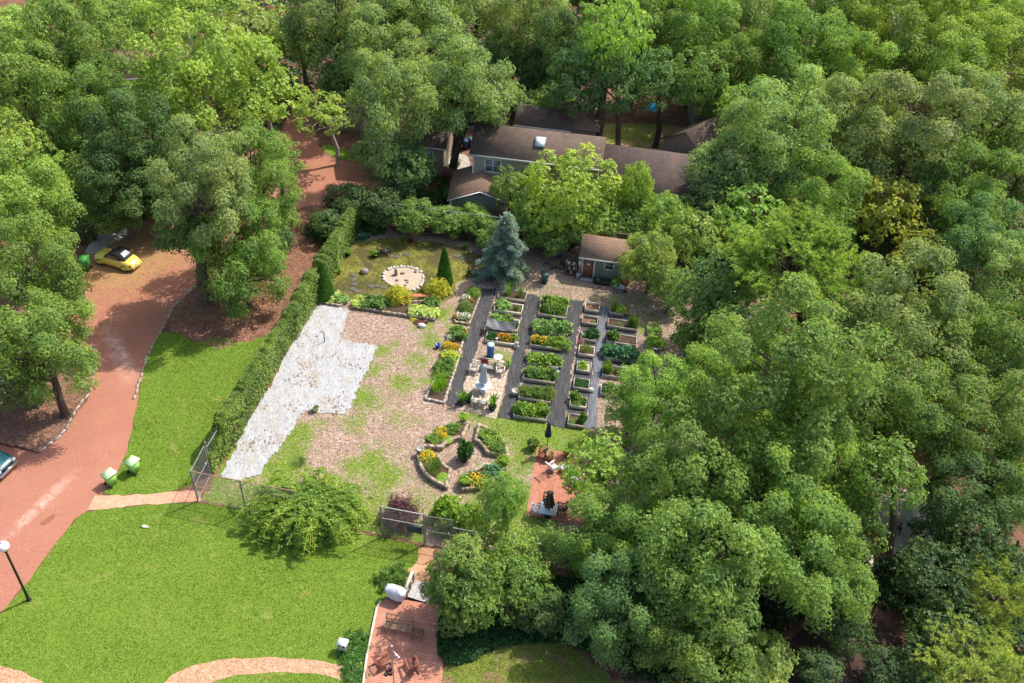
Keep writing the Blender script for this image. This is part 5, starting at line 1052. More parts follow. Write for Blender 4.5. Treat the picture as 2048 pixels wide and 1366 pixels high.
plant('leafy', at(905, 1050, 0), 1.2, G_['bright'], 'climbing vine sprawling on the fence beyond the pink path', name='vine', cat='vine', h=1.9, seed=3)
plant('fine', at(945, 1062, 0), 1.1, G_['olive'], 'olive green shrub beside the climbing vine', name='shrub', cat='shrub', h=1.9, seed=4)
plant('spiky', at(600, 925, 0), .8, G_['olive'], 'low thin weedy shrub beyond the weeping bush', name='shrub', cat='shrub', h=.35, seed=5)
plant('fine', at(790, 1160, 0), .95, G_['mid'], 'low round shrub behind the covered grill', name='shrub', cat='shrub', h=.9, seed=6)
plant('fine', at(708, 1298, 0), .95, (.06, .17, .02), 'dark green ground shrub at the left edge of the deck', name='shrub', cat='shrub', h=.35, seed=7)
plant('fine', at(706, 1350, 0), .7, (.06, .17, .02), 'low dark ground shrub at the near left corner of the deck', name='shrub', cat='shrub', h=.25, seed=8)
# ------------------------------------------------------------------ brick patio
def z5(x, y): return (1020 + x / 6.209, 840 + y / 6.209)
def rocking_chair(label, p, rz, group=None):
    t = thing('rocking_chair', label, 'rocking chair', p, rz, group); mt = M['white']
    for sx in (-1, 1):
        x = sx * .27; m = MB(); pts = [(x, -.5 + i * .125, .03 + .35 * ((i - 4) / 4 * .5) ** 2 * 1.6) for i in range(10)]
        for a, b in zip(pts[:-1], pts[1:]): m.bar(a, b, .035, .05)
        m.build('rocker', mt, t)
        m = MB(); m.bar((x, -.27, .05), (x, -.27, .66), .045, .045, upv=(0, 1, 0)); m.build('leg', mt, t)
        m = MB(); m.bar((x, .2, .05), (x, .24, .5), .045, .045, upv=(0, 1, 0)); m.build('leg', mt, t)
        m = MB(); bx(m, x - .05, x + .05, -.36, .3, .66, .69); m.build('armrest', mt, t)
    m = MB(); V = [(-.29, -.3, .44), (.29, -.3, .44), (.26, .22, .38), (-.26, .22, .38)]; 
    for i in range(7): bx(m, -.27, .27, -.3 + i * .075, -.235 + i * .075, .43 - i * .008, .455 - i * .008)
    bx(m, -.27, .27, -.32, -.29, .38, .43); m.build('seat', mt, t); m = MB()
    for i in range(7): x = -.24 + .08 * i; m.bar((x, .22, .4), (x * 1.05, .52, 1.12), .02, .055, upv=(0, 1, 0))
    m.bar((-.3, .54, 1.14), (.3, .54, 1.14), .035, .11, upv=(0, 1, 0)); m.bar((-.27, .25, .47), (.27, .25, .47), .03, .06, upv=(0, 1, 0)); m.build('backrest', mt, t); return t
rocking_chair('white rocking chair facing right on the red brick patio', at(*z5(530, 640)), PI / 2 + .55 - AZ + .35)
rocking_chair('white rocking chair half hidden under the oak branches', at(*z5(790, 790)), -PI / 2 - .5)
t = thing('side_table', 'small white square table between the rocking chairs', 'table', at(*z5(672, 640)), -.75); m = MB()
for i in range(5): bx(m, -.25, .25, -.25 + i * .1, -.165 + i * .1, .45, .475)
m.build('tabletop', M['white'], t)
for sx in (-1, 1):
    for sy in (-1, 1): MB().box((sx * .2, sy * .2, .224), (.045, .045, .448)).build('leg', M['white'], t)
garden_chair('garden_chair', 'dark red folding chair on the far left corner of the brick patio', 'chair', at(*z5(400, 480)), -AZ - .1, .62, 'redwood', back_h=.85, slats=3)
closed_umbrella('closed navy umbrella on a dark pole at the corner of the brick patio', at(*z5(452, 395)), 2.9, 1.55, .19, 'navy', 'black')
p = at(*z5(495, 490)); t = thing('waste_basket', 'open tan woven basket behind the rocking chair', 'basket', p); MB().lathe((0, 0, 0), [(.0, .02), (.2, .02), (.29, .62), (.31, .66), (.27, .63), (.19, .12), (.0, .12)], 22).build('basket', simple('tan_wicker', (.5, .36, .2), .8, .25, 9), t)
plant('spiky', at(*z5(720, 450)), .85, (.24, .4, .09), 'large arching grass in a terracotta pot at the back of the brick patio', name='potted_plant', cat='potted plant', h=.85, pot=(.34, .45, M['terra']))
plant('leafy', at(*z5(285, 350)), .36, G_['olive'], 'bushy plant in a stone pot on the grass left of the brick patio', name='potted_plant', cat='potted plant', h=.45, pot=(.3, .42, M['concrete']))
p = at(*z5(470, 1190)); t = thing('dining_table', 'square glass table at the near end of the brick patio', 'table', p, -AZ - .02)
MB().box((0, 0, .735), (1.12, 1.0, .012)).build('tabletop', M['glassw'], t); m = MB(); bx(m, -.58, .58, -.52, -.5, .71, .74); bx(m, -.58, .58, .5, .52, .71, .74); bx(m, -.58, -.561, -.5, .5, .71, .74); bx(m, .561, .58, -.5, .5, .71, .74); m.build('frame', M['steel'], t)
for sx in (-1, 1):
    for sy in (-1, 1): MB().box((sx * .55, sy * .48, .355), (.04, .04, .709)).build('leg', M['steel'], t)
closed_umbrella('closed dark patterned umbrella through the square glass table', p, 2.45, 1.0, .3, 'plaid', 'black')
garden_chair('patio_chair', 'white metal armchair left of the square glass table', 'chair', at(*z5(330, 1170)), PI / 2 - .15, .58, 'white', back_h=.9, slats=3)
garden_chair('patio_chair', 'dark metal armchair right of the square glass table', 'chair', at(*z5(635, 1150)), -PI / 2 - .1, .58, 'black', back_h=.9, slats=3)
garden_chair('patio_chair', 'dark metal armchair behind the square glass table', 'chair', at(*z5(455, 1060)), -AZ, .58, 'black', back_h=.9, slats=3)
# ------------------------------------------------------------------ deck in the foreground
def z7(x, y): return (700 + x / 4.775, 1080 + y / 4.775)
DZ = .12
def dk(x, y): q = at(*z7(x, y), DZ); return q
garden_chair('park_bench', 'brown slatted bench facing the camera on the red deck', 'bench', dk(465, 860), -AZ - .02, 1.65, 'benchwood', back_h=.98, slats=15, dep=.55)
slat_table('side_table', 'small dark slatted table right of the bench on the red deck', dk(650, 925), -AZ - .05, .62, .55, .52, 'brownwood')
def adirondack(label, p, rz):
    t = thing('adirondack_chair', label, 'adirondack chair', p, rz, 'slatted lounge chairs on the deck'); mt = M['redwood']
    for sx in (-1, 1):
        x = sx * .3; MB().bar((x, -.38, 0), (x, -.38, .56), .03, .1, upv=(0, 1, 0)).build('leg', mt, t); MB().bar((x - sx * .04, -.4, .36), (x - sx * .04, .48, .05), .03, .12).build('leg', mt, t)
        m = MB(); bx(m, x - .07, x + .07, -.46, .34, .56, .585); m.build('armrest', mt, t)
    m = MB()
    for i in range(7): q = i / 6; m.box((0, -.4 + .56 * q, .40 - .17 * q), (.54, .07, .022))
    m.build('seat', mt, t); m = MB()
    for i in range(6): x = -.23 + .092 * i; m.bar((x * .9, .14, .2), (x * 1.15, .50, 1.02 - abs(i - 2.5) * .035), .02, .078, upv=(0, 1, 0))
    m.bar((-.27, .33, .55), (.27, .33, .55), .03, .07, upv=(0, 1, 0)); m.bar((-.26, .46, .85), (.26, .46, .85), .02, .05, upv=(0, 1, 0)); m.build('backrest', mt, t); return t
adirondack('slatted lounge chair left of the flagpole on the red deck', dk(310, 1195), PI - 1.0)
adirondack('slatted lounge chair right of the flagpole on the red deck', dk(595, 1230), PI + .42)
# flagpole with two hanging flags
p = at(790, 1396, 0); t = thing('flagpole', 'thin grey flagpole rising at the near end of the deck', 'flagpole', p)
MB().tube([(0, 0, 0), (0, 0, 5.1)], [.04, .028], 10).build('pole', M['steel'], t); MB().lathe((0, 0, 5.1), [(0, 0), (.05, .03), (.06, .06), (.04, .1), (0, .12)], 12).build('finial', M['white'], t)
def flag(label, z, cols, w_, h, sx):
    t = thing('flag', label, 'flag', p); nx, ny = 14, 14; mats = [simple('flag_cloth_%d' % i, c, .8, .08, 4) for i, c in enumerate(cols)]
    m = MB(); V = []
    for j in range(ny + 1):
        for i in range(nx + 1):
            u, v = i / nx, j / ny; fold = math.sin(u * 13 + v * 2.5) * .06 * (u + .2)
            V.append((sx * (.05 + w_ * u * (.35 + .65 * v)), fold, z - h * v * (1 - .08 * u) - .42 * u * (1 - v * .4)))
    for j in range(ny):
        for i in range(nx):
            m.add([V[j * (nx + 1) + i], V[j * (nx + 1) + i + 1], V[(j + 1) * (nx + 1) + i + 1], V[(j + 1) * (nx + 1) + i]], [(0, 1, 2, 3)], min(len(cols) - 1, int(j / ny * len(cols))))
    m.build('cloth', mats, t, smooth=True); return t
flag('drooping white and red flag near the top of the pole', 4.85, [(.75, .75, .75), (.75, .75, .75), (.5, .04, .06), (.75, .74, .74), (.35, .38, .6)], .42, .62, 1)
flag('lower drooping flag of red, white and navy cloth with a gold patch', 3.55, [(.5, .04, .07), (.75, .74, .74), (.5, .06, .1), (.02, .03, .10), (.02, .03, .10), (.5, .36, .06), (.02, .03, .10), (.02, .03, .12)], .55, 1.25, -1)
# covered grill
t = thing('covered_grill', 'barbecue grill under a fitted pale cover at the end of the deck', 'grill', at(*z7(440, 560), .1), -.32); m = MB()
secs = [(0.14, .50, .24), (.45, .58, .29), (.78, .66, .34), (.86, .67, .35), (.95, .60, .30), (1.08, .42, .20), (1.13, .2, .08)]; n = 28; V = []
for z, a, b in secs:
    for i in range(n):
        th = 2 * PI * i / n; c, s_ = math.cos(th), math.sin(th); k = 1 + .025 * math.sin(th * 9 + z * 3); V.append((a * k * math.copysign(abs(c) ** .6, c), b * k * math.copysign(abs(s_) ** .6, s_), z + .02 * math.sin(th * 5)))
V.append((0, 0, 1.14)); F = [(i * n + j, i * n + (j + 1) % n, (i + 1) * n + (j + 1) % n, (i + 1) * n + j) for i in range(len(secs) - 1) for j in range(n)] + [((len(secs) - 1) * n + j, (len(secs) - 1) * n + (j + 1) % n, len(V) - 1, len(V) - 1) for j in range(n)]
m.add(V, F); m.build('cover', M['cloth_w'], t, smooth=True)
for x in (-.4, .4): MB().tube([(x, -.18, .08), (x + .05, -.18, .08)], .08, 12).build('wheel', M['tyre'], t)
# grey wooden landing with its rail
sheet('landing', [tuple(at(*z7(x, y))[:2]) for x, y in [(545, 555), (615, 400), (760, 420), (760, 620)]], .17, M['greyplank'], .1)
a, b = at(*z7(535, 555)), at(*z7(600, 400)); t = thing('deck_railing', 'short weathered plank railing beside the covered grill', 'railing', a, 0); b = b - a; m = MB()
for z in (.35, .62, .88): m.bar((0, 0, z), b + [0, 0, z], .05, .14)
m.build('rail', M['board'], t)
for q in (0, .5, 1): c = b * q; MB().box((c[0] + .07, c[1], .5), (.1, .1, 1.0)).build('post', M['board'], t)
m = MB(); m.bar([0.0, 0, 1.03], b + [0.0, 0, 1.03], .18, .04); m.build('handrail', M['boardlt'], t)
# white light box, litter on the lawn
p = at(687, 1300); t = thing('lawn_pedestal', 'square white pedestal box on the lawn above the curved brick path', 'pedestal', p, -.2); MB().box((0, 0, .27), (.42, .34, .54)).build('body', simple('grey_box', (.5, .47, .44), .7, .1, 4), t); MB().box((0, 0, .70), (.56, .46, .3)).build('hood', M['white'], t); MB().box((-.12, -.232, .69), (.14, .004, .16)).build('opening', M['dark'], t); MB().box((.12, -.232, .69), (.14, .004, .16)).build('opening', M['dark'], t)
p = at(289, 1054); m = MB(); m.rock((p[0], p[1], .06), (.22, .12, .05), 3); m.rock((p[0] + .2, p[1] - .03, .05), (.12, .08, .05), 4); tag(m.build('crumpled_paper', M['stonelt'], smooth=True), 'scrap of crumpled pale paper lying on the large lawn', 'paper')
p = at(96, 1042, .0); tag(sheet('puddle_stain', smoothpoly([(p[0] + x, p[1] + y) for x, y in ((-.5, -.3), (-.1, -.4), (.2, -.1), (.35, .5), (.1, .6), (-.2, .1))]), .015, simple('damp_gravel', (.25, .10, .05), .7, .2, 5)), kind='structure')
# ------------------------------------------------------------------ lamp and bins
t = thing('street_lamp', 'black lamp post with white globe at the edge of the lawn and road', 'street lamp', at(58, 1200))
MB().lathe((0, 0, 0), [(0, 0), (.15, 0), (.15, .06), (.10, .12), (.085, .6), (.075, 1.2), (.065, 4.6), (.10, 4.66), (.16, 4.72), (.16, 4.8), (.1, 4.84), (0, 4.84)], 14).build('pole', M['black'], t)
gm, gnt, gb = newmat('globe_glass'); gb.inputs['Base Color'].default_value = (.8, .8, .8, 1); gb.inputs['Roughness'].default_value = .25
m = MB(); m.lathe((0, 0, 5.08), [(.32 * math.sin(PI * i / 12), -.32 * math.cos(PI * i / 12) * 1.0) for i in range(13)], 20); m.build('lamp_globe', gm, t, smooth=True)
MB().lathe((0, 0, 5.38), [(.09, 0), (.08, .06), (0, .1)], 12).build('cap', M['white'], t)
def wheelie(label, p, rz, body='limebin', lid='limelid', group=None, s=1.0):
    t = thing('wheeled_bin', label, 'wheeled bin', p, rz, group); m = MB(); a0, b0, a1, b1 = .23, .24, .31, .35
    V = [(-a0, -b0, .1), (a0, -b0, .1), (a0, b0, .1), (-a0, b0, .1), (-a1, -b1, 1.0), (a1, -b1, 1.0), (a1, b1, 1.0), (-a1, b1, 1.0)]
    m.add(V, [(0, 3, 2, 1), (4, 5, 6, 7), (0, 1, 5, 4), (1, 2, 6, 5), (2, 3, 7, 6), (3, 0, 4, 7)]); m.box((0, 0, .985), (.66, .74, .05)); m.build('body', M[body], t)
    m = MB(); m.box((0, -.02, 1.04), (.70, .80, .055)); m.box((0, -.02, 1.075), (.56, .62, .03)); m.build('lid', M[lid], t)
    m = MB(); m.tube([(-.28, .42, .97), (.28, .42, .97)], .02, 8); m.box((-.26, .39, .97), (.03, .08, .04)); m.box((.26, .39, .97), (.03, .08, .04)); m.build('handle', M[body], t)
    for sx in (-1, 1): m = MB(); m.tube([(sx * .27, .27, .11), (sx * .33, .27, .11)], .11, 14); m.build('wheel', M['tyre'], t)
    t.scale = (s, s, s); return t
wheelie('lime green wheeled bin on the road edge, left of its twin', at(224, 968), 2.6 + PI * 0, group='pair of lime green bins')
wheelie('lime green wheeled bin on the grass, right of its twin', at(270, 943), 2.75, group='pair of lime green bins')
M['midbin'] = simple('mid_green_plastic', (.06, .28, .05), .45, .1, 3)
wheelie('mid green bin half under the trees left of the yellow car', at(174, 540), .2, 'midbin', 'midbin', s=1.15)
wheelie('dark green bin standing on the chips left of the garden shed', at(1088, 566), 0.1, 'greenbin', 'greenbin')
M['navybin'] = simple('navy_plastic', (.02, .04, .10), .45, .1, 3)
for x, y, l_, b in ((918, 300, 'dark wheeled bin leftmost of the row beside the grey green house', 'black'), (930, 298, 'navy wheeled bin in the middle of the row beside the grey green house', 'navybin'), (941, 294, 'dark green wheeled bin rightmost of the row beside the grey green house', 'greenbin')): wheelie(l_, at(x, y), 0, b, b, 'bins beside the house')
# ------------------------------------------------------------------ cars
def loft(m, secs, mi=None, caps=True):
    """secs: list of (x, [(y,z)...]) half outlines from bottom centre to top centre, mirrored"""
    R = []
    for x, h in secs:
        ring = [(x, y, z) for y, z in h] + [(x, -y, z) for y, z in h[::-1] if y > 1e-6]; R.append(ring)
    n = len(R[0]); V = [v for r in R for v in r]
    F = [(i * n + j, i * n + (j + 1) % n, (i + 1) * n + (j + 1) % n, (i + 1) * n + j) for i in range(len(R) - 1) for j in range(n)]
    m.add(V, F, mi)
    if caps:
        for k in (0, len(R) - 1):
            c = np.mean(R[k], 0); m.add(list(R[k]) + [c], [(j, (j + 1) % n, n, n) for j in range(n)], mi)
def wheel(t, x, y, r=.32, w_=.2):
    q = MB(); q.tube([(x, y - w_ / 2, r), (x, y - w_ / 2 + .03, r), (x, y + w_ / 2 - .03, r), (x, y + w_ / 2, r)], [r * .92, r, r, r * .92], 20); wo = q.build('wheel', M['tyre'], t)
    s_ = 1 if y > 0 else -1; q = MB(); q.tube([(x, y + s_ * w_ / 2, r), (x, y + s_ * (w_ / 2 + .012), r)], [r * .66, r * .6], 16); q.build('rim', M['chrome'], wo)
def carpaint(name, c):
    m, nt, b = newmat(name); b.inputs['Base Color'].default_value = (*c, 1); b.inputs['Roughness'].default_value = .3; b.inputs['Coat Weight'].default_value = .6; b.inputs['Coat Roughness'].default_value = .08; return m
YC = carpaint('yellow_car_paint', (.72, .56, .10))
cp = at(237, 527); cd = at(271, 532) - at(207, 514); crz = math.atan2(cd[1], cd[0]) + PI     # nose points away from the road junction
t = thing('parked_car', 'small round yellow convertible with closed black soft top', 'car', cp, crz)
m = MB()
def bsec(x, w_, zb, zs, zt, wt=.55):    # body section: floor, sill, shoulder, top
    return (x, [(0, zb), (w_ * .8, zb), (w_ * .97, zb + .12), (w_, (zb + zs) / 2), (w_ * .95, zs), (w_ * .78, zt - .04), (w_ * wt, zt), (0, zt + .02)])
loft(m, [bsec(2.03, .50, .30, .45, .55, .5), bsec(1.95, .66, .24, .52, .66), bsec(1.7, .76, .2, .60, .80), bsec(1.3, .80, .18, .66, .90), bsec(.8, .82, .18, .72, .97), bsec(.3, .83, .18, .76, .98), bsec(-.5, .83, .18, .78, .98), bsec(-1.0, .83, .18, .78, 1.0), bsec(-1.4, .80, .2, .74, .93), bsec(-1.75, .74, .24, .64, .80), bsec(-1.97, .62, .28, .52, .64), bsec(-2.04, .48, .33, .46, .52)])
for x in (1.27, -1.25):            # round fenders
    for s_ in (-1, 1):
        V = []; na, nb = 16, 8
        for i in range(na + 1):
            for j in range(nb + 1):
                a = PI * i / na; b = -PI / 2 + PI * j / nb; V.append((x + .58 * math.cos(a) * math.cos(b), s_ * .62 + .28 * math.sin(b), .30 + .47 * math.sin(a) * (math.cos(b) * .9 + .1)))
        m.add(V, [(i * (nb + 1) + j, i * (nb + 1) + j + 1, (i + 1) * (nb + 1) + j + 1, (i + 1) * (nb + 1) + j) for i in range(na) for j in range(nb)])
m.build('body', YC, t, smooth=True); m = MB()
def rsec(x, w_, z): return (x, [(0, .93), (w_, .95), (w_ * .97, .95 + (z - .95) * .55), (w_ * .80, z - .05), (w_ * .4, z), (0, z + .012)])
loft(m, [rsec(.30, .62, 1.36), rsec(.05, .66, 1.44), rsec(-.35, .68, 1.47), rsec(-.75, .67, 1.42), rsec(-1.05, .62, 1.27), rsec(-1.3, .54, 1.06)]); m.build('soft_top', simple('black_canvas', (.018, .016, .02), .75, .2, 6), t, smooth=True)
m = MB(); m.add([(-.80, -.33, 1.43), (-.80, .33, 1.43), (-1.18, .40, 1.20), (-1.18, -.40, 1.20)], [(0, 1, 2, 3)]); o = m.build('rear_window', simple('pale_reflecting_glass', (.45, .5, .52), .06, .05, 3, spec=1), t); o.location = (-.02, 0, .035)
m = MB(); m.add([(.32, -.60, 1.34), (.32, .60, 1.34), (.80, .68, .97), (.80, -.68, .97)], [(3, 2, 1, 0)]); m.build('windscreen', M['glassd'], t)
for s_ in (-1, 1):
    m = MB(); m.add([(.25, s_ * .66, 1.33), (-.70, s_ * .705, 1.28), (-.95, s_ * .74, .99), (.74, s_ * .74, .99)], [(0, 1, 2, 3) if s_ < 0 else (3, 2, 1, 0)]); m.build('side_window', M['glassd'], t)
    for x in (1.27, -1.25): wheel(t, x, s_ * .76)
    m = MB(); m.rock((-1.80, s_ * .60, .62), (.10, .10, .10), 1); m.build('taillight', simple('red_lamp', (.45, .03, .02), .2, .1, 3), t, smooth=True)
    m = MB(); m.rock((1.72, s_ * .60, .64), (.12, .13, .13), 2); m.build('headlight', simple('clear_lamp', (.6, .62, .64), .1, .1, 3), t, smooth=True)
    m = MB(); m.box((.62, s_ * .86, 1.0), (.12, .14, .1)); m.build('wing_mirror', YC, t)
m = MB(); m.box((-2.055, 0, .52), (.02, .42, .16)); m.build('number_plate', M['white'], t)
m = MB(); m.box((-2.02, 0, .36), (.10, 1.2, .10)); m.build('rear_bumper', YC, t)
# teal car, only its nose reaches into view
TC = carpaint('teal_car_paint', (.015, .10, .12))
tp = at(-30, 930); t = thing('parked_car', 'dark teal car whose nose reaches in at the left edge', 'car', tp, math.radians(3) - .12)
d = at(30, 925) - at(-40, 905); t.rotation_euler = (0, 0, math.atan2(d[1], d[0]) - .05); m = MB()
def csec(x, w_, zb, zs, zt): return (x, [(0, zb), (w_ * .85, zb), (w_, zb + .15), (w_, zs - .1), (w_ * .96, zs), (w_ * .85, zt - .03), (w_ * .6, zt), (0, zt + .03)])
loft(m, [csec(2.1, .70, .35, .62, .72), csec(2.0, .84, .28, .72, .86), csec(1.6, .90, .25, .82, .95), csec(.9, .92, .25, .88, 1.02), csec(.1, .92, .25, .95, 1.06), csec(-1.5, .92, .25, .98, 1.08), csec(-2.4, .88, .3, .95, 1.05)]); m.build('body', TC, t, smooth=True)
m = MB(); loft(m, [(.62, [(0, .95), (.8, .95), (.8, .96), (.6, .99), (0, 1.0)]), (0, [(0, .95), (.82, .95), (.78, 1.3), (.64, 1.52), (0, 1.56)]), (-1.6, [(0, .95), (.82, .95), (.78, 1.3), (.66, 1.55), (0, 1.6)]), (-2.2, [(0, .95), (.8, .95), (.74, 1.2), (.6, 1.36), (0, 1.4)])]); m.build('cabin', M['glassd'], t, smooth=True)
m = MB(); loft(m, [(-.2, [(0, 1.5), (.6, 1.5), (.62, 1.53), (.4, 1.57), (0, 1.585)]), (-1.7, [(0, 1.54), (.62, 1.54), (.64, 1.57), (.4, 1.61), (0, 1.625)])]); m.build('roof', TC, t, smooth=True)
m = MB(); m.box((2.14, 0, .46), (.16, 1.62, .2)); m.box((2.2, 0, .60), (.06, 1.0, .06)); m.build('front_bumper', M['chrome'], t); m = MB(); m.box((2.105, 0, .70), (.04, .95, .14)); m.build('grille', M['black'], t)
for s_ in (-1, 1):
    m = MB(); m.rock((2.0, s_ * .66, .73), (.13, .18, .10), 3); m.build('headlight', simple('amber_clear_lamp', (.7, .62, .5), .1, .1, 3), t, smooth=True)
    for x in (1.35, -1.5): wheel(t, x, s_ * .86)
# kerbs and edgings of the beds on the left
def edging(label, pts, w_, h, mat, z0=0.0):
    m = MB(); P = [at(x, y) for x, y in pts]
    rg = random.Random(len(label))
    for a, b in zip(P[:-1], P[1:]):
        L = np.linalg.norm(b - a); k = max(1, int(L / .55)); d = (b - a) / L; nn = np.array([-d[1], d[0], 0])
        for i in range(k):
            c = a + (b - a) * (i + .5) / k + nn * rg.uniform(-.05, .05); hh = h * rg.uniform(.8, 1.15) if mat != 'brownwood' else h; m.box((c[0], c[1], z0 + hh / 2), (L / k * rg.uniform(.8, 1.0), w_ * rg.uniform(.8, 1.1), hh), rz=math.atan2(d[1], d[0]) + rg.uniform(-.06, .06))
    return tag(m.build('kerb', M[mat]), label, 'kerb')
edging('pale kerb from the dark board up to the tree trunk', [(78, 905), (108, 883), (133, 861)], .12, .14, 'concrete'); edging('pale kerb running up behind the tree trunk', [(133, 860), (150, 822), (178, 788), (190, 740), (188, 690)], .12, .08, 'concrete')
edging('dark board along the near side of the chip bed by the teal car', [(-60, 872), (0, 886), (78, 906)], .14, .2, 'brownwood')
edging('irregular stone kerb between the red road and the lawn', [(268, 800), (284, 745), (290, 722), (304, 690), (328, 650), (344, 617), (384, 577), (400, 560)], .2, .05, 'wall')
edging('grey kerb of the concrete drive at the left edge', [(-60, 838), (0, 803), (46, 770)], .2, .12, 'concrete')
# ------------------------------------------------------------------ garden shed
def onroof(o, V, F): pass
SH = at(1160.5, 553.5); t = thing('garden_shed', 'small sage green shed with white trim and brown shingle roof', 'shed', SH, -AZ - .02)
SW, SD, SH_ = 3.65, 2.7, 2.35; m = MB()
m.box((SW / 2, SD / 2, SH_ / 2), (SW, SD, SH_)); m.add([(0, 0, SH_), (0, SD, SH_), (0, SD * .5, SH_ + 1.1), (SW, 0, SH_), (SW, SD, SH_), (SW, SD * .5, SH_ + 1.1)], [(0, 2, 1, 1), (3, 4, 5, 5)]); m.build('wall', M['sage'], t)
def gable_roof(t, x0, x1, y0, y1, ze, zr, ov, mat, name='roof', th=.1, yr=None):
    yr = (y0 + y1) / 2 if yr is None else yr; s1 = (zr - ze) / (yr - y0); s2 = (zr - ze) / (y1 - yr); a, b = y0 - ov, y1 + ov; za, zb = ze - s1 * ov, ze - s2 * ov; X0, X1 = x0 - ov, x1 + ov; m = MB()
    V = [(X0, a, za), (X1, a, za), (X1, yr, zr), (X0, yr, zr), (X0, b, zb), (X1, b, zb)]; V += [(x, y, z - th) for x, y, z in V]
    m.add(V, [(0, 1, 2, 3), (3, 2, 5, 4), (6, 9, 8, 7), (9, 10, 11, 8), (0, 6, 7, 1), (4, 5, 11, 10), (0, 3, 9, 6), (3, 4, 10, 9), (1, 7, 8, 2), (2, 8, 11, 5)]); r = m.build(name, mat, t)
    return r, a, za
r, ya, za = gable_roof(t, 0, SW, 0, SD, SH_ + .02, SH_ + 1.15, .28, M['shinglerust']); r.location = (0, 0, .1)
m = MB(); m.box((SW / 2, ya - .015, za + .03), (SW + .6, .03, .16)); m.build('fascia', M['white'], t)
for x, w_ in ((.07, .14), (SW - .06, .12)): m = MB(); m.box((x, -.015, 1.15), (w_, .03, 2.3)); m.build('corner_board', M['white'], t)
m = MB(); m.box((.62, -.012, 1.06), (.86, .024, 2.0)); dr = m.build('door', M['redwood'], t); m = MB(); m.box((.62, -.03, 1.45), (.26, .01, .2)); m.build('notice', M['white'], dr); m = MB(); m.rock((.96, -.05, 1.0), .035, 1); m.build('handle', M['chrome'], dr)
m = MB(); m.box((1.12, -.02, 1.08), (.13, .04, 2.16)); m.box((.62, -.021, 2.12), (.86, .04, .1)); m.build('door_frame', M['white'], t)
m = MB(); 
for a in ((2.0, 1.62, .1, 1.0), (2.78, 1.62, .1, 1.0)): m.box((a[0], -.02, a[1]), (a[2], .04, a[3]))
m.box((2.39, -.021, 2.07), (.68, .04, .1)); m.box((2.39, -.021, 1.17), (.68, .04, .1)); wf = m.build('window', M['white'], t); m = MB(); m.box((2.39, -.006, 1.62), (.67, .012, .79)); m.build('pane', M['glassd'], wf); m = MB(); m.box((2.39, -.017, 1.62), (.67, .012, .04)); m.build('glazing_bar', M['white'], wf)
m = MB(); m.box((.62, -.3, .06), (1.1, .5, .12)); m.build('step', M['concrete'], t)
def sp(x, y, z=0): c, s_ = math.cos(-AZ - .02), math.sin(-AZ - .02); return np.array([SH[0] + c * x - s_ * y, SH[1] + s_ * x + c * y, z])
t = thing('planter_box', 'long black planter box along the front of the shed', 'planter', sp(2.3, -.55), -AZ - .02)
for c, d in (((0, -.26, .2), (2.1, .04, .4)), ((0, .26, .2), (2.1, .04, .4)), ((-1.03, 0, .2), (.04, .48, .39)), ((1.03, 0, .2), (.04, .48, .39))): MB().box(c, d).build('board', M['black'], t)
MB().box((0, 0, .16), (2.01, .47, .3)).build('soil', M['soil'], t)
plant('leafy', sp(3.25, -.6, .25), .42, G_['bright'], 'bright leafy plant at the right end of the black planter', h=.5); plant('fine', sp(1.6, -.5, .3), .16, G_['lime'], 'tiny lime plant in the black planter', h=.14)
tag(MB().lathe(tuple(sp(3.95, -.3)), [(0, 0), (.24, 0), (.36, .35), (.38, .7), (.30, 1.0), (.32, 1.08), (.26, 1.05), (0, .9)], 20).build('terracotta_urn', M['terra'], smooth=False), 'big terracotta urn at the right corner of the shed', 'urn')
t = thing('wheelbarrow', 'small pale blue wheelbarrow before the terracotta urn', 'wheelbarrow', sp(3.55, -1.25), -.5); MB().add([(-.3, -.22, .3), (.3, -.16, .3), (.3, .16, .3), (-.3, .22, .3), (-.42, -.3, .55), (.45, -.24, .5), (.45, .24, .5), (-.42, .3, .55)], [(0, 1, 2, 3), (0, 4, 5, 1), (1, 5, 6, 2), (2, 6, 7, 3), (3, 7, 4, 0)]).build('tray', M['bluegrey'], t); MB().tube([(.5, -.03, .15), (.5, .03, .15)], .15, 14).build('wheel', M['tyre'], t); 
for s_ in (-1, 1): MB().tube([(.5, s_ * .08, .15), (-.2, s_ * .2, .28), (-.8, s_ * .26, .5)], .02, 6).build('handle', M['steel'], t)
tag(MB().lathe(tuple(sp(-.18, -.35)), [(0, 0), (.15, 0), (.19, .5), (.2, .52), (.16, .5), (0, .4)], 16).build('bucket', M['bluegrey']), 'pale grey bucket at the left corner of the shed', 'bucket')
tag(MB().lathe(tuple(sp(-.12, -.12, 0)), [(0, 0), (.05, 0), (.05, 1.3), (.13, 1.32), (.15, 1.75), (.03, 1.9), (0, 1.9)], 12).build('bird_feeder', M['stonelt']), 'whitish bird feeder on a stand left of the shed door', 'bird feeder')
t = thing('plant_shelf', 'dark open shelf of pots leaning left of the shed', 'shelf', sp(-.85, .1), -AZ)
for x in (-.45, .45): m = MB(); m.box((x, 0, .75), (.06, .5, 1.5)); m.build('side_panel', M['brownwood'], t)
for z in (.25, .7, 1.15): m = MB(); m.box((0, 0, z), (.83, .46, .04)); m.build('shelf', M['brownwood'], t)
for i, (x, z) in enumerate([(-.25, 1.17), (.2, 1.17), (-.2, .72), (.25, .72), (0, .27)]): q = sp(-.85 + x, .0, z); tag(MB().lathe(tuple(q), [(0, 0), (.08, 0), (.12, .2), (.09, .2), (0, .16)], 12).build('plant_pot', M['stonelt' if i % 2 else 'bluegrey']), 'small pale pot standing on the dark shelf by the shed', 'pot', 'small pots on the dark shelf')
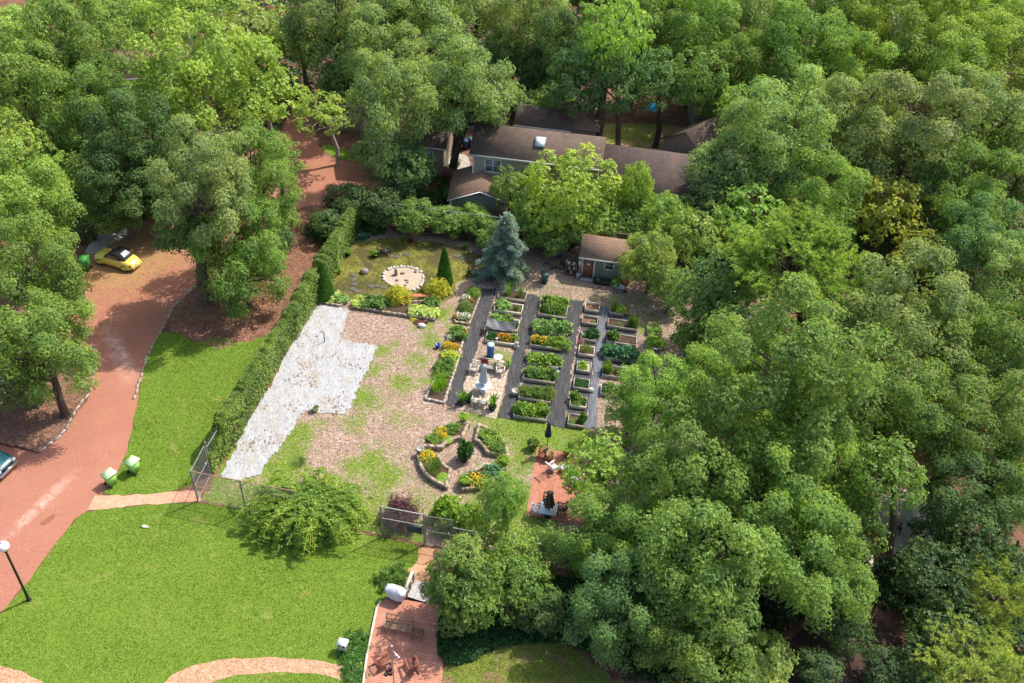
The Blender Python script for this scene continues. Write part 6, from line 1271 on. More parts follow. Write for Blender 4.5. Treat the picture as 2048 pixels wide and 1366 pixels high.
tag(MB().lathe(tuple(at(1118, 514)), [(0, 0), (.2, 0), (.3, .35), (.32, .45), (.25, .45), (0, .35)], 16).build('plant_pot', M['blueglaze']), 'blue pot in the shade between spruce and shed', 'pot')
tag(MB().rock(tuple(at(933, 463) + [0, 0, .4]), (.2, .2, .45), 5).build('garden_statue', M['white'], smooth=True), 'small white figure beyond the back fence', 'statue')
tag(MB().rock(tuple(at(1338, 617) + [0, 0, .35]), (.3, .25, .4), 6).build('stone_block', M['bluegrey'], smooth=True), 'pale blue grey stone in the shade right of the far beds', 'stone')
tag(MB().rock(tuple(at(1150, 493) + [0, 0, .7]), (.22, .22, .28), 7).build('hanging_lantern', M['bluegrey'], smooth=True), 'pale lantern shape in the shrubs left of the shed', 'lantern')
# ------------------------------------------------------------------ houses
def window(t, x, y, z, w_, h, fr=.1, face=-1, bars=True):
    m = MB(); f = face * .03
    for cx in (-w_ / 2, w_ / 2): m.box((x + cx, y + f, z), (fr, .06, h + fr))
    m.box((x, y + f * .98, z + h / 2), (w_ - fr, .056, fr)); m.box((x, y + f * .98, z - h / 2), (w_ - fr, .056, fr * 1.2))
    if bars: m.box((x, y + f * .9, z), (.09, .05, h - .1)); 
    wo = m.build('window', M['white'], t); m = MB(); m.box((x, y + face * .008, z), (w_ - fr, .012, h - .02)); m.build('pane', M['glassd'] if not bars else M['paneb'], wo)
    m = MB(); m.box((x, y + face * .02, z), (w_ - fr, .014, .05)); m.build('glazing_bar', M['white'], wo)
M['paneb'] = simple('window_with_blind', (.18, .21, .24), .12, .4, 2, spec=.8)
EH = 5.3; e0 = at(944, 308, EH); HR = -math.atan2(.13, 1) * 0 - AZ
t = thing('clapboard_house', 'grey green clapboard house with brown shingle roof, skylight and gabled porch', 'house', (e0[0], e0[1], 0), -AZ); LW, LD = 11.8, 5.4
m = MB(); m.box((LW / 2, LD / 2 + .3, EH / 2), (LW, LD, EH)); y0, y1 = .3, LD + .3
m.add([(0, y0, EH), (0, y1, EH), (0, (y0 + y1) / 2, EH + 1.6), (LW, y0, EH), (LW, y1, EH), (LW, (y0 + y1) / 2, EH + 1.6)], [(0, 2, 1, 1), (3, 4, 5, 5)]); m.build('wall', M['greige'], t)
r, ya, za = gable_roof(t, 0, LW, y0, y1, EH, EH + 1.6, .3, M['shingle'], th=.14); r.location = (0, 0, .1)
m = MB(); m.box((LW / 2, ya - .03, za + .06), (LW + .7, .05, .16)); m.build('gutter', M['white'], t); m = MB(); m.box((.08, y0 - .02, EH / 2), (.16, .04, EH)); m.build('corner_board', M['white'], t)
sl_ = 1.6 / (LD / 2); sy = y0 + 1.45; sz = EH + .12 + sl_ * 1.45 + .12; ca = math.atan(sl_); RR = [[1, 0, 0], [0, math.cos(ca), -math.sin(ca)], [0, math.sin(ca), math.cos(ca)]]
m = MB(); m.box((6.1, sy, sz), (.95, 1.05, .16), R=RR); sk = m.build('skylight', M['bluegrey'], t); m = MB(); m.box((6.1, sy - math.sin(ca) * .085, sz + math.cos(ca) * .085), (.8, .9, .012), R=RR); m.build('pane', simple('sky_pane', (.75, .78, .82), .1, .03, 3, spec=.9), sk)
window(t, 1.95, y0, EH - 1.15, 1.5, 1.35, .13); window(t, 5.55, y0, EH - 1.5, 1.1, 1.5, .13); window(t, 9.5, y0, EH - 1.2, 1.3, 1.4, .13)
# porch roof with its gable to the camera
PG = at(960, 385, 3.3); PB = at(967, 338, 3.3); PL = at(902, 396, 2.35)
pd = PB - PG; pl = np.linalg.norm(pd[:2]); t2 = thing('porch', 'gabled porch with rusty shingles in front of the clapboard house', 'porch', (PG[0], PG[1], 0), math.atan2(pd[1], pd[0]) - PI / 2)
m = MB(); W_ = 3.0; L_ = 5.2; zr, ze = 3.5, 2.35; V = [(-W_, 0, ze), (0, 0, zr), (W_, 0, ze), (-W_, L_, ze), (0, L_, zr), (W_, L_, ze)]; V += [(x, y, z - .12) for x, y, z in V]
m.add(V, [(0, 1, 4, 3), (1, 2, 5, 4), (6, 9, 10, 7), (7, 10, 11, 8), (0, 6, 7, 1), (1, 7, 8, 2), (0, 3, 9, 6), (2, 8, 11, 5)]); m.build('roof', M['shinglerust'], t2)
m = MB(); m.bar((-W_, -.04, ze - .1), (0, -.04, zr - .1), .04, .26, upv=(0, 1, 0)); m.bar((0, -.04, zr - .1), (W_, -.04, ze - .1), .04, .26, upv=(0, 1, 0)); m.build('bargeboard', M['white'], t2)
m = MB(); m.box((0, 2.9, 1.15), (5.2, 4.2, 2.3)); m.build('wall', M['greige'], t2)
for x in (-2.7, 2.7): MB().box((x, .2, 1.1), (.16, .16, 2.2)).build('post', M['white'], t2)
def house(label, p, rz, w_, d, he, hr, wall, roof, wins=0, cat='house', name='house', ov=.35):
    t = thing(name, label, cat, (p[0], p[1], 0), rz); m = MB(); m.box((w_ / 2, d / 2, he / 2), (w_, d, he)); m.add([(0, 0, he), (0, d, he), (0, d / 2, hr), (w_, 0, he), (w_, d, he), (w_, d / 2, hr)], [(0, 2, 1, 1), (3, 4, 5, 5)]); m.build('wall', M[wall], t)
    r, ya, za = gable_roof(t, 0, w_, 0, d, he, hr, ov, M[roof], th=.14); r.location = (0, 0, .1)
    m = MB(); m.box((w_ / 2, ya - .03, za + .05), (w_ + 2 * ov, .05, .16)); m.build('gutter', M['white'], t)
    for i in range(wins): window(t, w_ * (i + .6) / wins, 0, he - 1.2, 1.2, 1.2, .12)
    return t
q = at(1190, 388, 2.7); house('low long house with a broad dark roof behind the lime green trees', (q[0], q[1] + .35), -AZ - .02, 12.2, 9.4, 2.7, 5.0, 'tanside', 'shingledk', 3)
q = at(1032, 285, 3.6); house('brown roofed house directly behind the clapboard house', (q[0], q[1] + 4), -AZ, 5.2, 4.4, 3.6, 4.5, 'tanside', 'shingle', 1)
q = at(1090, 285, 4.0); t = thing('hip_roof_house', 'small house with a hipped rusty roof behind the clapboard house', 'house', (q[0], q[1] + 5, 0), -AZ); MB().box((2.6, 2.6, 1.75), (5.2, 5.2, 3.5)).build('wall', M['tanside'], t); m = MB(); m.add([(-.4, -.4, 3.4), (5.6, -.4, 3.4), (5.6, 5.6, 3.4), (-.4, 5.6, 3.4), (2.6, 2.6, 5.0)], [(0, 1, 4, 4), (1, 2, 4, 4), (2, 3, 4, 4), (3, 0, 4, 4)]); m.build('roof', M['shinglerust'], t)
q = at(1412, 318, 2.8); house('house with a steep brown roof at the edge of the grey green oaks', (q[0], q[1]), -AZ + .9, 6, 5.5, 2.8, 4.6, 'tanside', 'shingle', 1)
q = at(1395, 245, 2.4); house('teal house with a white window far behind the trees', (q[0], q[1] + 2), -AZ + .1, 10, 8, 3.4, 5.6, 'sage', 'shinglerust', 2)
q = at(850, 300, 4.5); house('tan house half hidden behind the tall grey green tree', (q[0] - 6.5, q[1] + 3), -AZ + .05, 8, 6, 3.6, 5.0, 'tanside', 'shingle', 2)
q = at(690, 240, 4.5); house('tan walled house behind the drooping branches', (q[0] - 2, q[1] + 6), -AZ + .2, 8, 6, 3.2, 4.8, 'tanside', 'shinglerust', 2)
q = at(200, 130, 4.5); house('brown roofed house under the far left trees', (q[0], q[1]), -AZ + .4, 9, 6, 3.0, 4.8, 'tanside', 'shinglerust', 2)
q = at(1480, 180, 4.5); house('reddish roofed house in the far right woods', (q[0], q[1]), -AZ + .1, 9, 6, 3.0, 4.8, 'tanside', 'shinglerust', 2)
q = at(990, 235, 4.0); house('dark walled house left of the narrow drive', (q[0] - 4, q[1] + 5), -AZ, 5, 5, 3.2, 4.6, 'tanside', 'shingledk', 1)
# plank fences by the houses
def plank_fence(label, a, b, h, mat, n=None):
    A, B = at(*a), at(*b); t = thing('plank_fence', label, 'fence', A); B = B - A; L = np.linalg.norm(B); n = n or int(L / .16); m = MB(); rz = math.atan2(B[1], B[0])
    for i in range(n): c = B * (i + .5) / n; m.box((c[0], c[1], h / 2), (L / n - .015, .025, h + (i % 3) * .01), rz=rz)
    m.build('planks', M[mat], t); m = MB(); k = np.array([-math.sin(rz), math.cos(rz), 0]) * .04
    for z in (.3, h - .25): m.bar(k + [0, 0, z], B + k + [0, 0, z], .05, .08)
    m.build('rail', M[mat], t); return t
plank_fence('reddish plank fence left of the gabled porch', (884, 364), (922, 372), 1.8, 'redwood'); plank_fence('weathered plank fence beside the row of bins', (878, 316), (900, 262), 1.9, 'board'); plank_fence('pale plank fence behind the drooping branches', (655, 268), (700, 262), 1.8, 'boardlt')
plank_fence('dark plank fence right of the sunny back lawn', (1376, 318), (1430, 290), 2.0, 'brownwood'); plank_fence('tall plank fence at the far left behind the trees', (300, 372), (330, 330), 1.9, 'redwood')
# bits between trees
t = thing('parasol', 'open bright blue parasol in the yard behind the trees', 'parasol', at(1303, 246)); MB().tube([(0, 0, 0), (0, 0, 2.3)], .025, 8).build('pole', M['steel'], t); m = MB(); V = [(1.05 * math.cos(2 * PI * i / 8), 1.05 * math.sin(2 * PI * i / 8), 1.9) for i in range(8)] + [(0, 0, 2.4)]; m.add(V, [(i, (i + 1) % 8, 8, 8) for i in range(8)]); m.build('canopy', simple('blue_parasol', (.04, .35, .65), .7, .1, 4), t)
t = thing('round_table', 'white round table on the shaded terrace under the far right oak', 'table', at(1824, 1050)); MB().lathe((0, 0, 0), [(0, .7), (.65, .7), (.66, .74), (0, .74)], 28).build('tabletop', M['white'], t); MB().lathe((0, 0, 0), [(.3, 0), (.3, .04), (.05, .08), (.05, .698), (0, .698)], 14).build('pedestal', M['black'], t)
for x, y, r_, l_ in ((1790, 1062, 1.2, 'black chair left of the white round table'), (1832, 1078, 3.3, 'black chair nearest the camera at the white round table')): garden_chair('metal_chair', l_, 'chair', at(x, y), r_, .52, 'black', back_h=.85, slats=3)
t = thing('plank_bench', 'weathered wooden post and plank by the shaded earth at the right', 'bench', at(1737, 1130), 1.3); MB().box((0, 0, .5), (1.1, .3, .08)).build('seat', M['boardlt'], t)
for x in (-.4, .4): MB().box((x, 0, .23), (.12, .24, .458)).build('leg', M['board'], t)
tag(MB().box(tuple(at(1213, 1045) + [0, 0, .5]), (.9, .6, .25), rz=.4).rock(tuple(at(1213, 1045) + [0, 0, .75]), (.4, .3, .2), 3).build('garden_stool', M['bluegrey']), 'pale stool glimpsed through the big oak crown', 'stool')
# compost and logs under the trees right of the spruce
p = at(1125, 540); m = MB(); rg = random.Random(2)
for i in range(14): a = rg.uniform(0, 3); q = p + np.array([rg.uniform(-1.2, 1.2), rg.uniform(-.5, .5), .08 + rg.uniform(0, .25)]); m.tube([q, q + [math.cos(a) * .9, math.sin(a) * .9, .05]], .05, 6)
tag(m.build('log_pile', M['barkdk']), 'heap of dark branches in the shade left of the shed', 'log pile')
# ------------------------------------------------------------------ trees
CR = {}
CR['oak'] = [crown_proto(300 + i, 52, 125, 8, .046, .016, (.16, .30), 1.0, .8, -.75, .2) for i in range(4)]
CR['giant'] = [giant_proto(400 + i) for i in range(5)]
CR['airy'] = [crown_proto(320 + i, 52, 62, 9, .052, .016, (.15, .25), .8, .7, -.6, .3) for i in range(2)]
CR['tuft'] = [crown_proto(330 + i, 60, 60, 8, .050, .018, (.15, .26), .9, .75, -.7, .3) for i in range(3)]
CR['low'] = [crown_proto(340 + i, 34, 130, 7, .055, .018, (.24, .36), .9, .85, -.8, .2) for i in range(2)]
CR['feather'] = [crown_proto(350, 44, 110, 8, .07, .012, (.2, .32), 1.0, 1.1, -.85, .3)]
CR['pine'] = [pine_proto(360, 60)]; CR['pinenear'] = [pine_proto(361, 44)]
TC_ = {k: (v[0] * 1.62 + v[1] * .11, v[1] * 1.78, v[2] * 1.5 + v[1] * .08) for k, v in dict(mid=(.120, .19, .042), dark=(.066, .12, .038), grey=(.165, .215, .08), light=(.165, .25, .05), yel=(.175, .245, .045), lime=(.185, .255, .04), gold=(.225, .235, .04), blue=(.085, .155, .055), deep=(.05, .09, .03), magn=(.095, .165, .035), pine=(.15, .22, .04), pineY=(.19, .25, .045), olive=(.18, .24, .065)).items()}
def tree(px, py, rp, H, asp, kind, col, label, seed=0, base=None, bark='bark', group=None, name='tree'):
    lst = CR[kind]; k = (seed * 7 + int(px)) % len(lst); me, cen = lst[k]; rp *= (.93 if kind == 'giant' else 1); rg = random.Random(seed * 13 + int(px) * 7 + int(py))
    if base:
        b = at(*base); zc = 1.0
        for _ in range(12):
            q = at(px, py, zc); zc = min(max(zc + (q[1] - b[1]) * .6, 1.2), 24)
        R = rp / ppm(px, py, zc)
        if zc < asp * R * .8: zc = asp * R * .8
        c = at(px, py, zc)
    else:
        R = rp / ppm(px, py, 5); 
        for _ in range(4): zc = asp * R * 1.15 + max(0, H - 12) * .12; R = rp / ppm(px, py, zc)
        c = at(px, py, zc); b = np.array([c[0] + rg.uniform(-.6, .6), c[1] + rg.uniform(-.6, .6), 0])
    H = zc + asp * R
    rz = rg.uniform(0, 2 * PI); t = thing(name, label, name.replace('_', ' '), (b[0], b[1], 0), 0, group)
    off = c - b; cr = link('crown', me, t, tuple(off), rz, (R, R, R * asp)); v = rg.uniform(.9, 1.12); cr.color = tuple(x * v * rg.uniform(.96, 1.04) for x in TC_[col]) + (1,)
    ca, sa = math.cos(rz), math.sin(rz); m = MB(); top = np.array([off[0] * .8, off[1] * .8, off[2] + R * asp * .25]); tr = max(.12, .026 * H); lean = np.array([rg.uniform(-.3, .3), rg.uniform(-.3, .3), 0])
    q = [np.zeros(3), np.array([off[0] * .15, off[1] * .15, off[2] * .3]) + lean, np.array([off[0] * .5, off[1] * .5, off[2] * .7]) + lean * .5, top]; m.tube([q[0], q[0] * 0 + [0, 0, .25], q[1], q[2], q[3]], [tr * 1.5, tr * 1.1, tr, tr * .75, tr * .3], 9)
    cc = sorted(cen, key=lambda p: rg.random())[:12 if kind != 'pine' else 30]
    for p in cc:
        e = off + np.array([(ca * p[0] - sa * p[1]) * R, (sa * p[0] + ca * p[1]) * R, p[2] * R * asp]); f = rg.uniform(.45, .85) if kind != 'pine' else rg.uniform(.7, 1)
        st = q[1] * (1 - f) + top * f; st[2] = min(st[2], max(e[2] - .3 * R * .5, off[2] * .55)); mid = (st + e) / 2 + np.array([0, 0, .06 * R]); m.tube([st, mid, st + (e - st) * .93], [tr * .38, tr * .22, tr * .08], 5, cap=False)
    m.build('trunk', M[bark], t); return t
T_ = tree
# -- left side
L_ = [
(95, 695, 112, 12.5, 1.15, 'giant', 'mid', 'big oak whose leaning trunk stands in the chip bed by the teal car', (131, 831)),
(38, 745, 82, 10, 1.0, 'oak', 'dark', 'darker oak over the concrete drive at the left edge', None),
(62, 560, 115, 15, 1.2, 'giant', 'mid', 'broad oak behind the one in the chip bed, left of the yellow car', None),
(118, 590, 55, 12, 1.1, 'tuft', 'grey', 'narrow oak overhanging the mid green bin', None),
(42, 420, 118, 17, 1.2, 'giant', 'light', 'pale green tree at the left edge level with the yellow car', None),
(22, 300, 80, 18, 1.1, 'oak', 'yel', 'yellow green crown highest at the left edge', None),
(96, 360, 55, 13, 1.1, 'oak', 'light', 'small light crown right of the yellow green crown at the left edge', None),
(250, 385, 95, 13, 1.1, 'giant', 'dark', 'dark tree directly above the yellow car', None),
(195, 330, 70, 13, 1.0, 'low', 'mid', 'mid green tree upper left of the yellow car', None),
(215, 425, 50, 8, .9, 'low', 'mid', 'low tree over the pale paved pad behind the yellow car', (190, 480)),
(412, 375, 108, 19, 1.35, 'giant', 'grey', 'tall grey green oak with its bare trunk beside the road kerb', (406, 613)),
(382, 452, 74, 12, 1.1, 'oak', 'dark', 'dark drooping oak left of the bare trunk by the road kerb', (420, 600)),
(484, 520, 106, 11, 1.3, 'giant', 'mid', 'bushy green oak with branches reaching the lawn beside the hedge', (498, 612)),
(500, 370, 105, 16, 1.25, 'giant', 'mid', 'green oak standing between the two visible parts of the red road', (530, 540)),
(560, 330, 48, 14, 1.2, 'tuft', 'mid', 'narrow crown at the left side of the far red road', (575, 470)),
(345, 400, 55, 7, 1.1, 'oak', 'dark', 'small dark crown between the yellow car and the tall roadside oak', None),
(550, 430, 48, 7, 1.1, 'oak', 'mid', 'green crown filling the gap between the roadside oak and the hedge', None),
(548, 485, 40, 7, 1.2, 'low', 'dark', 'small dark tree left of the far end of the hedge', None),
(290, 300, 110, 17, 1.2, 'giant', 'dark', 'dark crown below the wide yellow green tree', None),
(400, 150, 160, 24, 1.0, 'giant', 'yel', 'wide yellow green tree with pale branches in the upper left', (440, 330)),
(530, 200, 95, 21, .9, 'airy', 'yel', 'yellow green tree with bare pale limbs above the far red road', None),
(500, 60, 100, 22, .9, 'airy', 'olive', 'olive tree with white forked limbs at the top left', None),
(640, 225, 62, 14, .8, 'airy', 'yel', 'thin drooping branches above the far red road', (676, 330)),
(285, 215, 80, 18, .9, 'tuft', 'yel', 'yellow green crown left below the wide pale branched tree', None),
(180, 230, 100, 17, 1.1, 'giant', 'mid', 'mid green crown above the brown roof at the upper left', None),
(40, 180, 105, 19, 1.2, 'giant', 'mid', 'mid green tree in the upper left, below the corner', None),
(150, 110, 115, 20, 1.2, 'giant', 'mid', 'full green tree left of the wide yellow green one', None),
(30, 80, 80, 20, 1.0, 'oak', 'light', 'light green tree just under the top left corner', None),
(130, 20, 90, 21, 1.0, 'tuft', 'mid', 'speckled green tree at the top edge, second from the left', None),
(225, 50, 55, 18, 1.0, 'oak', 'mid', 'green tree left of the little grey driveway at the top', None),
(290, 60, 48, 12, 1.0, 'oak', 'blue', 'dark bluish tree beside the little grey driveway at the top', None),
(380, 15, 80, 20, 1.0, 'airy', 'yel', 'pale green tree at the top edge right of the little driveway', None),
# -- middle top
(600, 90, 75, 20, 1.0, 'tuft', 'mid', 'grey green tree between the pale limbed tree and the central giant', None),
(670, 50, 110, 22, 1.2, 'giant', 'grey', 'grey green crown at the top, left of the centre', None),
(690, 165, 60, 18, 1.0, 'oak', 'blue', 'bluish green crown behind the drooping branches', None),
(785, 235, 105, 22, 1.5, 'giant', 'grey', 'tall grey green tree in front of the tan house', (780, 385)),
(925, 185, 112, 23, 1.2, 'giant', 'grey', 'high grey green crown reaching over the clapboard house', (905, 350)),
(765, 110, 100, 23, 1.2, 'giant', 'grey', 'grey green crown above the far red road', None),
(805, 335, 62, 9, 1.1, 'oak', 'blue', 'lowest foliage hanging in front of the driveway shrubs', (812, 408)),
(968, 200, 70, 17, 1.1, 'tuft', 'grey', 'crown tip hanging over the left of the shingle roof', (900, 360)),
(860, 40, 115, 22, 1.2, 'giant', 'grey', 'pale grey green tree at the top centre', None),
(780, 10, 80, 22, 1.0, 'tuft', 'grey', 'grey green tree cut by the top edge left of centre', None),
(960, 20, 80, 20, 1.0, 'tuft', 'grey', 'grey green tree cut by the top edge near the centre', None),
(1010, 110, 60, 16, 1.0, 'oak', 'blue', 'blue green tree left of the dark gap at the top centre', None),
(1060, 50, 95, 19, 1.2, 'giant', 'grey', 'grey green tree right of the top centre', None),
(1085, 150, 55, 14, 1.0, 'low', 'dark', 'dark tree beside the narrow drive', None),
(1135, 110, 85, 17, 1.3, 'giant', 'dark', 'very dark tree left of the yellow topped one', None),
(1105, 212, 62, 9, .9, 'low', 'mid', 'low spreading tree behind the hipped roof', None),
(1148, 160, 62, 15, 1.25, 'oak', 'blue', 'blue green tree with a dark trunk by the hipped roof', (1171, 298)),
(1220, 70, 80, 21, 1.3, 'tuft', 'light', 'bright yellow green tree top in the upper middle', (1197, 294)),
(1230, 160, 62, 14, 1.25, 'oak', 'blue', 'dense bluish tree with its trunk on the sunny back lawn', (1236, 298)),
(1308, 160, 60, 15, 1.2, 'oak', 'blue', 'dense tree just left of the blue parasol', (1311, 294)),
(1290, 85, 95, 19, 1.2, 'giant', 'mid', 'mid green crown above the blue parasol', None),
(1395, 165, 60, 13, 1.2, 'oak', 'mid', 'green tree right behind the blue parasol', (1392, 290)),
(1385, 80, 100, 19, 1.2, 'giant', 'mid', 'mid green crown right of the one above the parasol', None),
(1330, 15, 75, 20, 1.0, 'oak', 'mid', 'mid green tree at the top edge right of the yellow topped one', None),
(1420, 30, 75, 20, 1.0, 'low', 'mid', 'olive green tree at the top edge above the teal house', None),
(1450, 150, 85, 16, 1.2, 'giant', 'mid', 'open green tree above the teal house', (1450, 262)),
(1480, 225, 62, 13, 1.2, 'tuft', 'light', 'small light crown right of the teal house', (1475, 330)),
# -- upper right
(1510, 40, 100, 20, 1.2, 'giant', 'grey', 'grey green tree at the top edge, over the reddish roof', None),
(1590, 120, 110, 18, 1.2, 'giant', 'mid', 'rounded green tree in the upper right woods', None),
(1660, 20, 100, 20, 1.2, 'giant', 'mid', 'mid green tree at the top edge of the upper right', None),
(1690, 160, 95, 18, 1.2, 'giant', 'light', 'light crown at the start of the yellowish woods', None),
(1800, 80, 125, 20, 1.1, 'giant', 'yel', 'yellowish tree leftmost of the pale group in the upper right', None),
(1920, 30, 125, 21, 1.1, 'giant', 'yel', 'yellowish tree in the middle of the pale group in the upper right', None),
(2010, 110, 115, 21, 1.1, 'giant', 'yel', 'yellowish tree by the right edge near the top', None),
(1900, 170, 105, 19, 1.1, 'giant', 'yel', 'yellowish tree nearest the camera in the pale group', None),
(1800, -30, 110, 20, 1.1, 'giant', 'yel', 'pale tree cut by the top edge in the upper right', None),
(1980, -40, 110, 20, 1.1, 'giant', 'mid', 'dark green tree in the top right corner', None),
(1450, -40, 110, 20, 1.1, 'giant', 'mid', 'tree cut by the top edge over the right of centre', None),
(1180, -30, 100, 18, 1.1, 'giant', 'dark', 'dark tree cut by the top edge right of centre', None),
(1540, 280, 130, 22, 1.2, 'giant', 'grey', 'big silvery green oak right of the long dark roof', (1560, 455)),
(1680, 270, 115, 22, 1.2, 'giant', 'grey', 'big silvery green oak right of the first silvery one', None),
(1470, 350, 72, 17, 1.2, 'tuft', 'grey', 'silvery oak branch crown at the right end of the long dark roof', (1470, 470)),
(1820, 285, 140, 22, 1.1, 'giant', 'grey', 'wide silvery oak below the yellowish group', None),
(1960, 270, 130, 22, 1.1, 'giant', 'grey', 'wide silvery oak toward the right edge', None),
(2050, 330, 100, 18, 1.1, 'giant', 'mid', 'green oak on the right edge in the upper third', None),
(1930, 390, 110, 17, 1.1, 'giant', 'mid', 'green oak in the right third, above the dark hollow', None),
(1430, 420, 62, 15, 1.2, 'oak', 'dark', 'dark green tree at the right end of the long roof', None),
(1640, 400, 100, 19, 1.1, 'giant', 'light', 'bright round crown above the feathery pine', None),
(1500, 440, 82, 16, 1.1, 'tuft', 'light', 'light green tree upper left of the pine', None),
(1395, 480, 62, 13, 1.3, 'oak', 'olive', 'olive green tree behind the feathery one by the shed', None),
(1770, 420, 82, 17, 1.1, 'tuft', 'gold', 'olive yellow tinged tree right of the bright round crown', None),
(1835, 510, 60, 15, 1.1, 'tuft', 'gold', 'small olive yellow tree right of the pine', None),
(1950, 500, 100, 13, 1.1, 'giant', 'blue', 'dark bluish oak above the hollow on the right', None),
(2040, 560, 100, 15, 1.1, 'giant', 'grey', 'grey green oak on the right edge above the middle', None),
# -- middle right
(1425, 585, 85, 14, 1.3, 'tuft', 'blue', 'bluish green tree left below the pine', None),
(1400, 665, 62, 9, 1.2, 'oak', 'mid', 'green tree right of the two far right beds', None),
(1480, 690, 95, 16, 1.1, 'tuft', 'mid', 'green oak crown below the left side of the pine', None),
(1800, 650, 150, 22, 1.1, 'giant', 'grey', 'very wide pale oak right of the pine', None),
(1970, 690, 130, 20, 1.1, 'giant', 'mid', 'wide oak by the right edge at mid height', None),
(1590, 760, 185, 24, 1.1, 'giant', 'mid', 'huge central oak of the right woods', (1650, 1010)),
(1440, 790, 110, 19, 1.1, 'giant', 'light', 'sunlit oak left of the huge central one', None),
(1315, 800, 92, 14, 1.1, 'giant', 'light', 'sunlit oak covering the near end of the wide beds', None),
(1255, 835, 62, 11, 1.0, 'tuft', 'light', 'light oak branch crown over the narrow fabric strip', None),
(1780, 830, 140, 20, 1.1, 'giant', 'mid', 'big oak above the shaded terrace', None),
(1940, 850, 130, 18, 1.1, 'giant', 'mid', 'oak near the right edge below mid height', None),
(2045, 850, 60, 15, 1.0, 'pine', 'pine', 'pine crown cut by the right edge below mid height', None),
(1206, 950, 90, 12, 1.1, 'tuft', 'light', 'light leaved oak branch crown over the brick patio', None),
(1380, 960, 150, 20, 1.1, 'giant', 'mid', 'great oak right behind the brick patio', None),
(1560, 960, 150, 22, 1.1, 'giant', 'light', 'great sunlit oak in the middle of the lower right woods', None),
(1770, 950, 88, 14, 1.1, 'tuft', 'mid', 'oak with a dark trunk beside the shaded terrace', (1776, 1098)),
(1655, 1165, 100, 13, 1.1, 'giant', 'mid', 'oak crown overhanging the dark bare earth', None),
(1700, 1060, 70, 12, 1.1, 'tuft', 'mid', 'oak crown left of the dark trunk by the shaded terrace', None),
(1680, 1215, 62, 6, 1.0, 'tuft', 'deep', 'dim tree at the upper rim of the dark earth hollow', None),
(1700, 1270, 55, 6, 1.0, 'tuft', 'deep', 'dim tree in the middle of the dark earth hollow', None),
(1690, 960, 95, 16, 1.1, 'tuft', 'mid', 'oak crown at the left rim of the shaded terrace', None),
(2040, 970, 100, 14, 1.1, 'giant', 'mid', 'oak cut by the right edge above the near pines', None),
(1420, 340, 58, 15, 1.1, 'tuft', 'grey', 'silvery branch crown overlapping the end of the long dark roof', (1430, 470)),
(1930, 1010, 110, 12, 1.0, 'giant', 'dark', 'dim oak right of the shaded terrace', None),
(1228, 1078, 105, 12, 1.1, 'giant', 'mid', 'oak just right below the brick patio', None),
(1400, 1130, 165, 18, 1.1, 'giant', 'mid', 'great oak in the lower middle of the right woods', None),
(1580, 1110, 140, 18, 1.1, 'giant', 'mid', 'great oak left of the dark bare earth', None),
(1240, 1220, 115, 12, 1.1, 'giant', 'blue', 'bluish oak right of the magnolia like tree', None),
(1400, 1280, 130, 13, 1.0, 'giant', 'mid', 'oak in the bottom middle of the big group', None),
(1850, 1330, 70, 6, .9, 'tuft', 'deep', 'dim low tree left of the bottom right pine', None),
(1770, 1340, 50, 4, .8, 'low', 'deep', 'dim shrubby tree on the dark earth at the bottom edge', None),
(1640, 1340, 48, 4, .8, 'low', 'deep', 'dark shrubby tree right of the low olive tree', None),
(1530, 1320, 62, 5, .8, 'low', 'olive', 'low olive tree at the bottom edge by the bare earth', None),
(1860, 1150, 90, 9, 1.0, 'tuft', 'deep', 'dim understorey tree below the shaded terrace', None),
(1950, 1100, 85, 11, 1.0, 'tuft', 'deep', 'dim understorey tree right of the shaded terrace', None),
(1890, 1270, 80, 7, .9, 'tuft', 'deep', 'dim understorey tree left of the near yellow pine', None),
# -- around the garden
(1140, 385, 98, 8.5, 1.05, 'oak', 'lime', 'bright lime green tree in front of the clapboard house', (1150, 485)),
(1075, 435, 60, 6, 1.0, 'low', 'light', 'rounded light green tree between the spruce and the lime green tree', None),
(1180, 440, 62, 6, 1.0, 'low', 'light', 'light tree behind the shed roof', None),
(1272, 378, 42, 8, 1.7, 'oak', 'lime', 'narrow upright lime green tree before the long dark roof', (1278, 480)),
(1020, 378, 42, 7, 1.1, 'oak', 'mid', 'mid green tree in front of the house windows', (1015, 450)),
(950, 440, 36, 4.5, .9, 'low', 'light', 'pale round shrub tree in front of the gabled porch', None),
(1330, 440, 58, 8, 1.2, 'feather', 'light', 'feathery light tree right of the narrow upright one', None),
(1300, 520, 58, 6, 1.25, 'feather', 'olive', 'feathery olive tree right of the shed', None),
(1345, 575, 45, 6, 1.1, 'feather', 'olive', 'feathery arching shrub tree right of the terracotta urn', None),
(1250, 450, 45, 6, 1.1, 'low', 'mid', 'mid green tree directly behind the shed', None),
(1100, 470, 50, 4, .8, 'low', 'mid', 'low green tree right behind the spruce', None),
(700, 405, 48, 5, .9, 'low', 'dark', 'dark holly like tree behind the hedge end', None),
(660, 445, 40, 4, .8, 'low', 'dark', 'dark shrub tree at the far end of the hedge', None),
(760, 415, 48, 4.5, .9, 'low', 'deep', 'deep green tree behind the corner of the moss garden', None),
(830, 430, 48, 4.5, .8, 'low', 'mid', 'shrubby tree behind the back fence, left part', None),
(895, 440, 42, 4, .8, 'low', 'mid', 'shrubby tree behind the back fence, right part', None),
(985, 470, 40, 3, .8, 'low', 'mid', 'low shrubby tree behind the back fence beside the spruce', None),
(905, 385, 24, 2.5, .9, 'low', 'dark', 'small dark shrub tree left of the gabled porch', None),
# -- near middle
(928, 1180, 84, 6.2, 1.25, 'low', 'magn', 'broad magnolia like tree right of the deck', (955, 1240)),
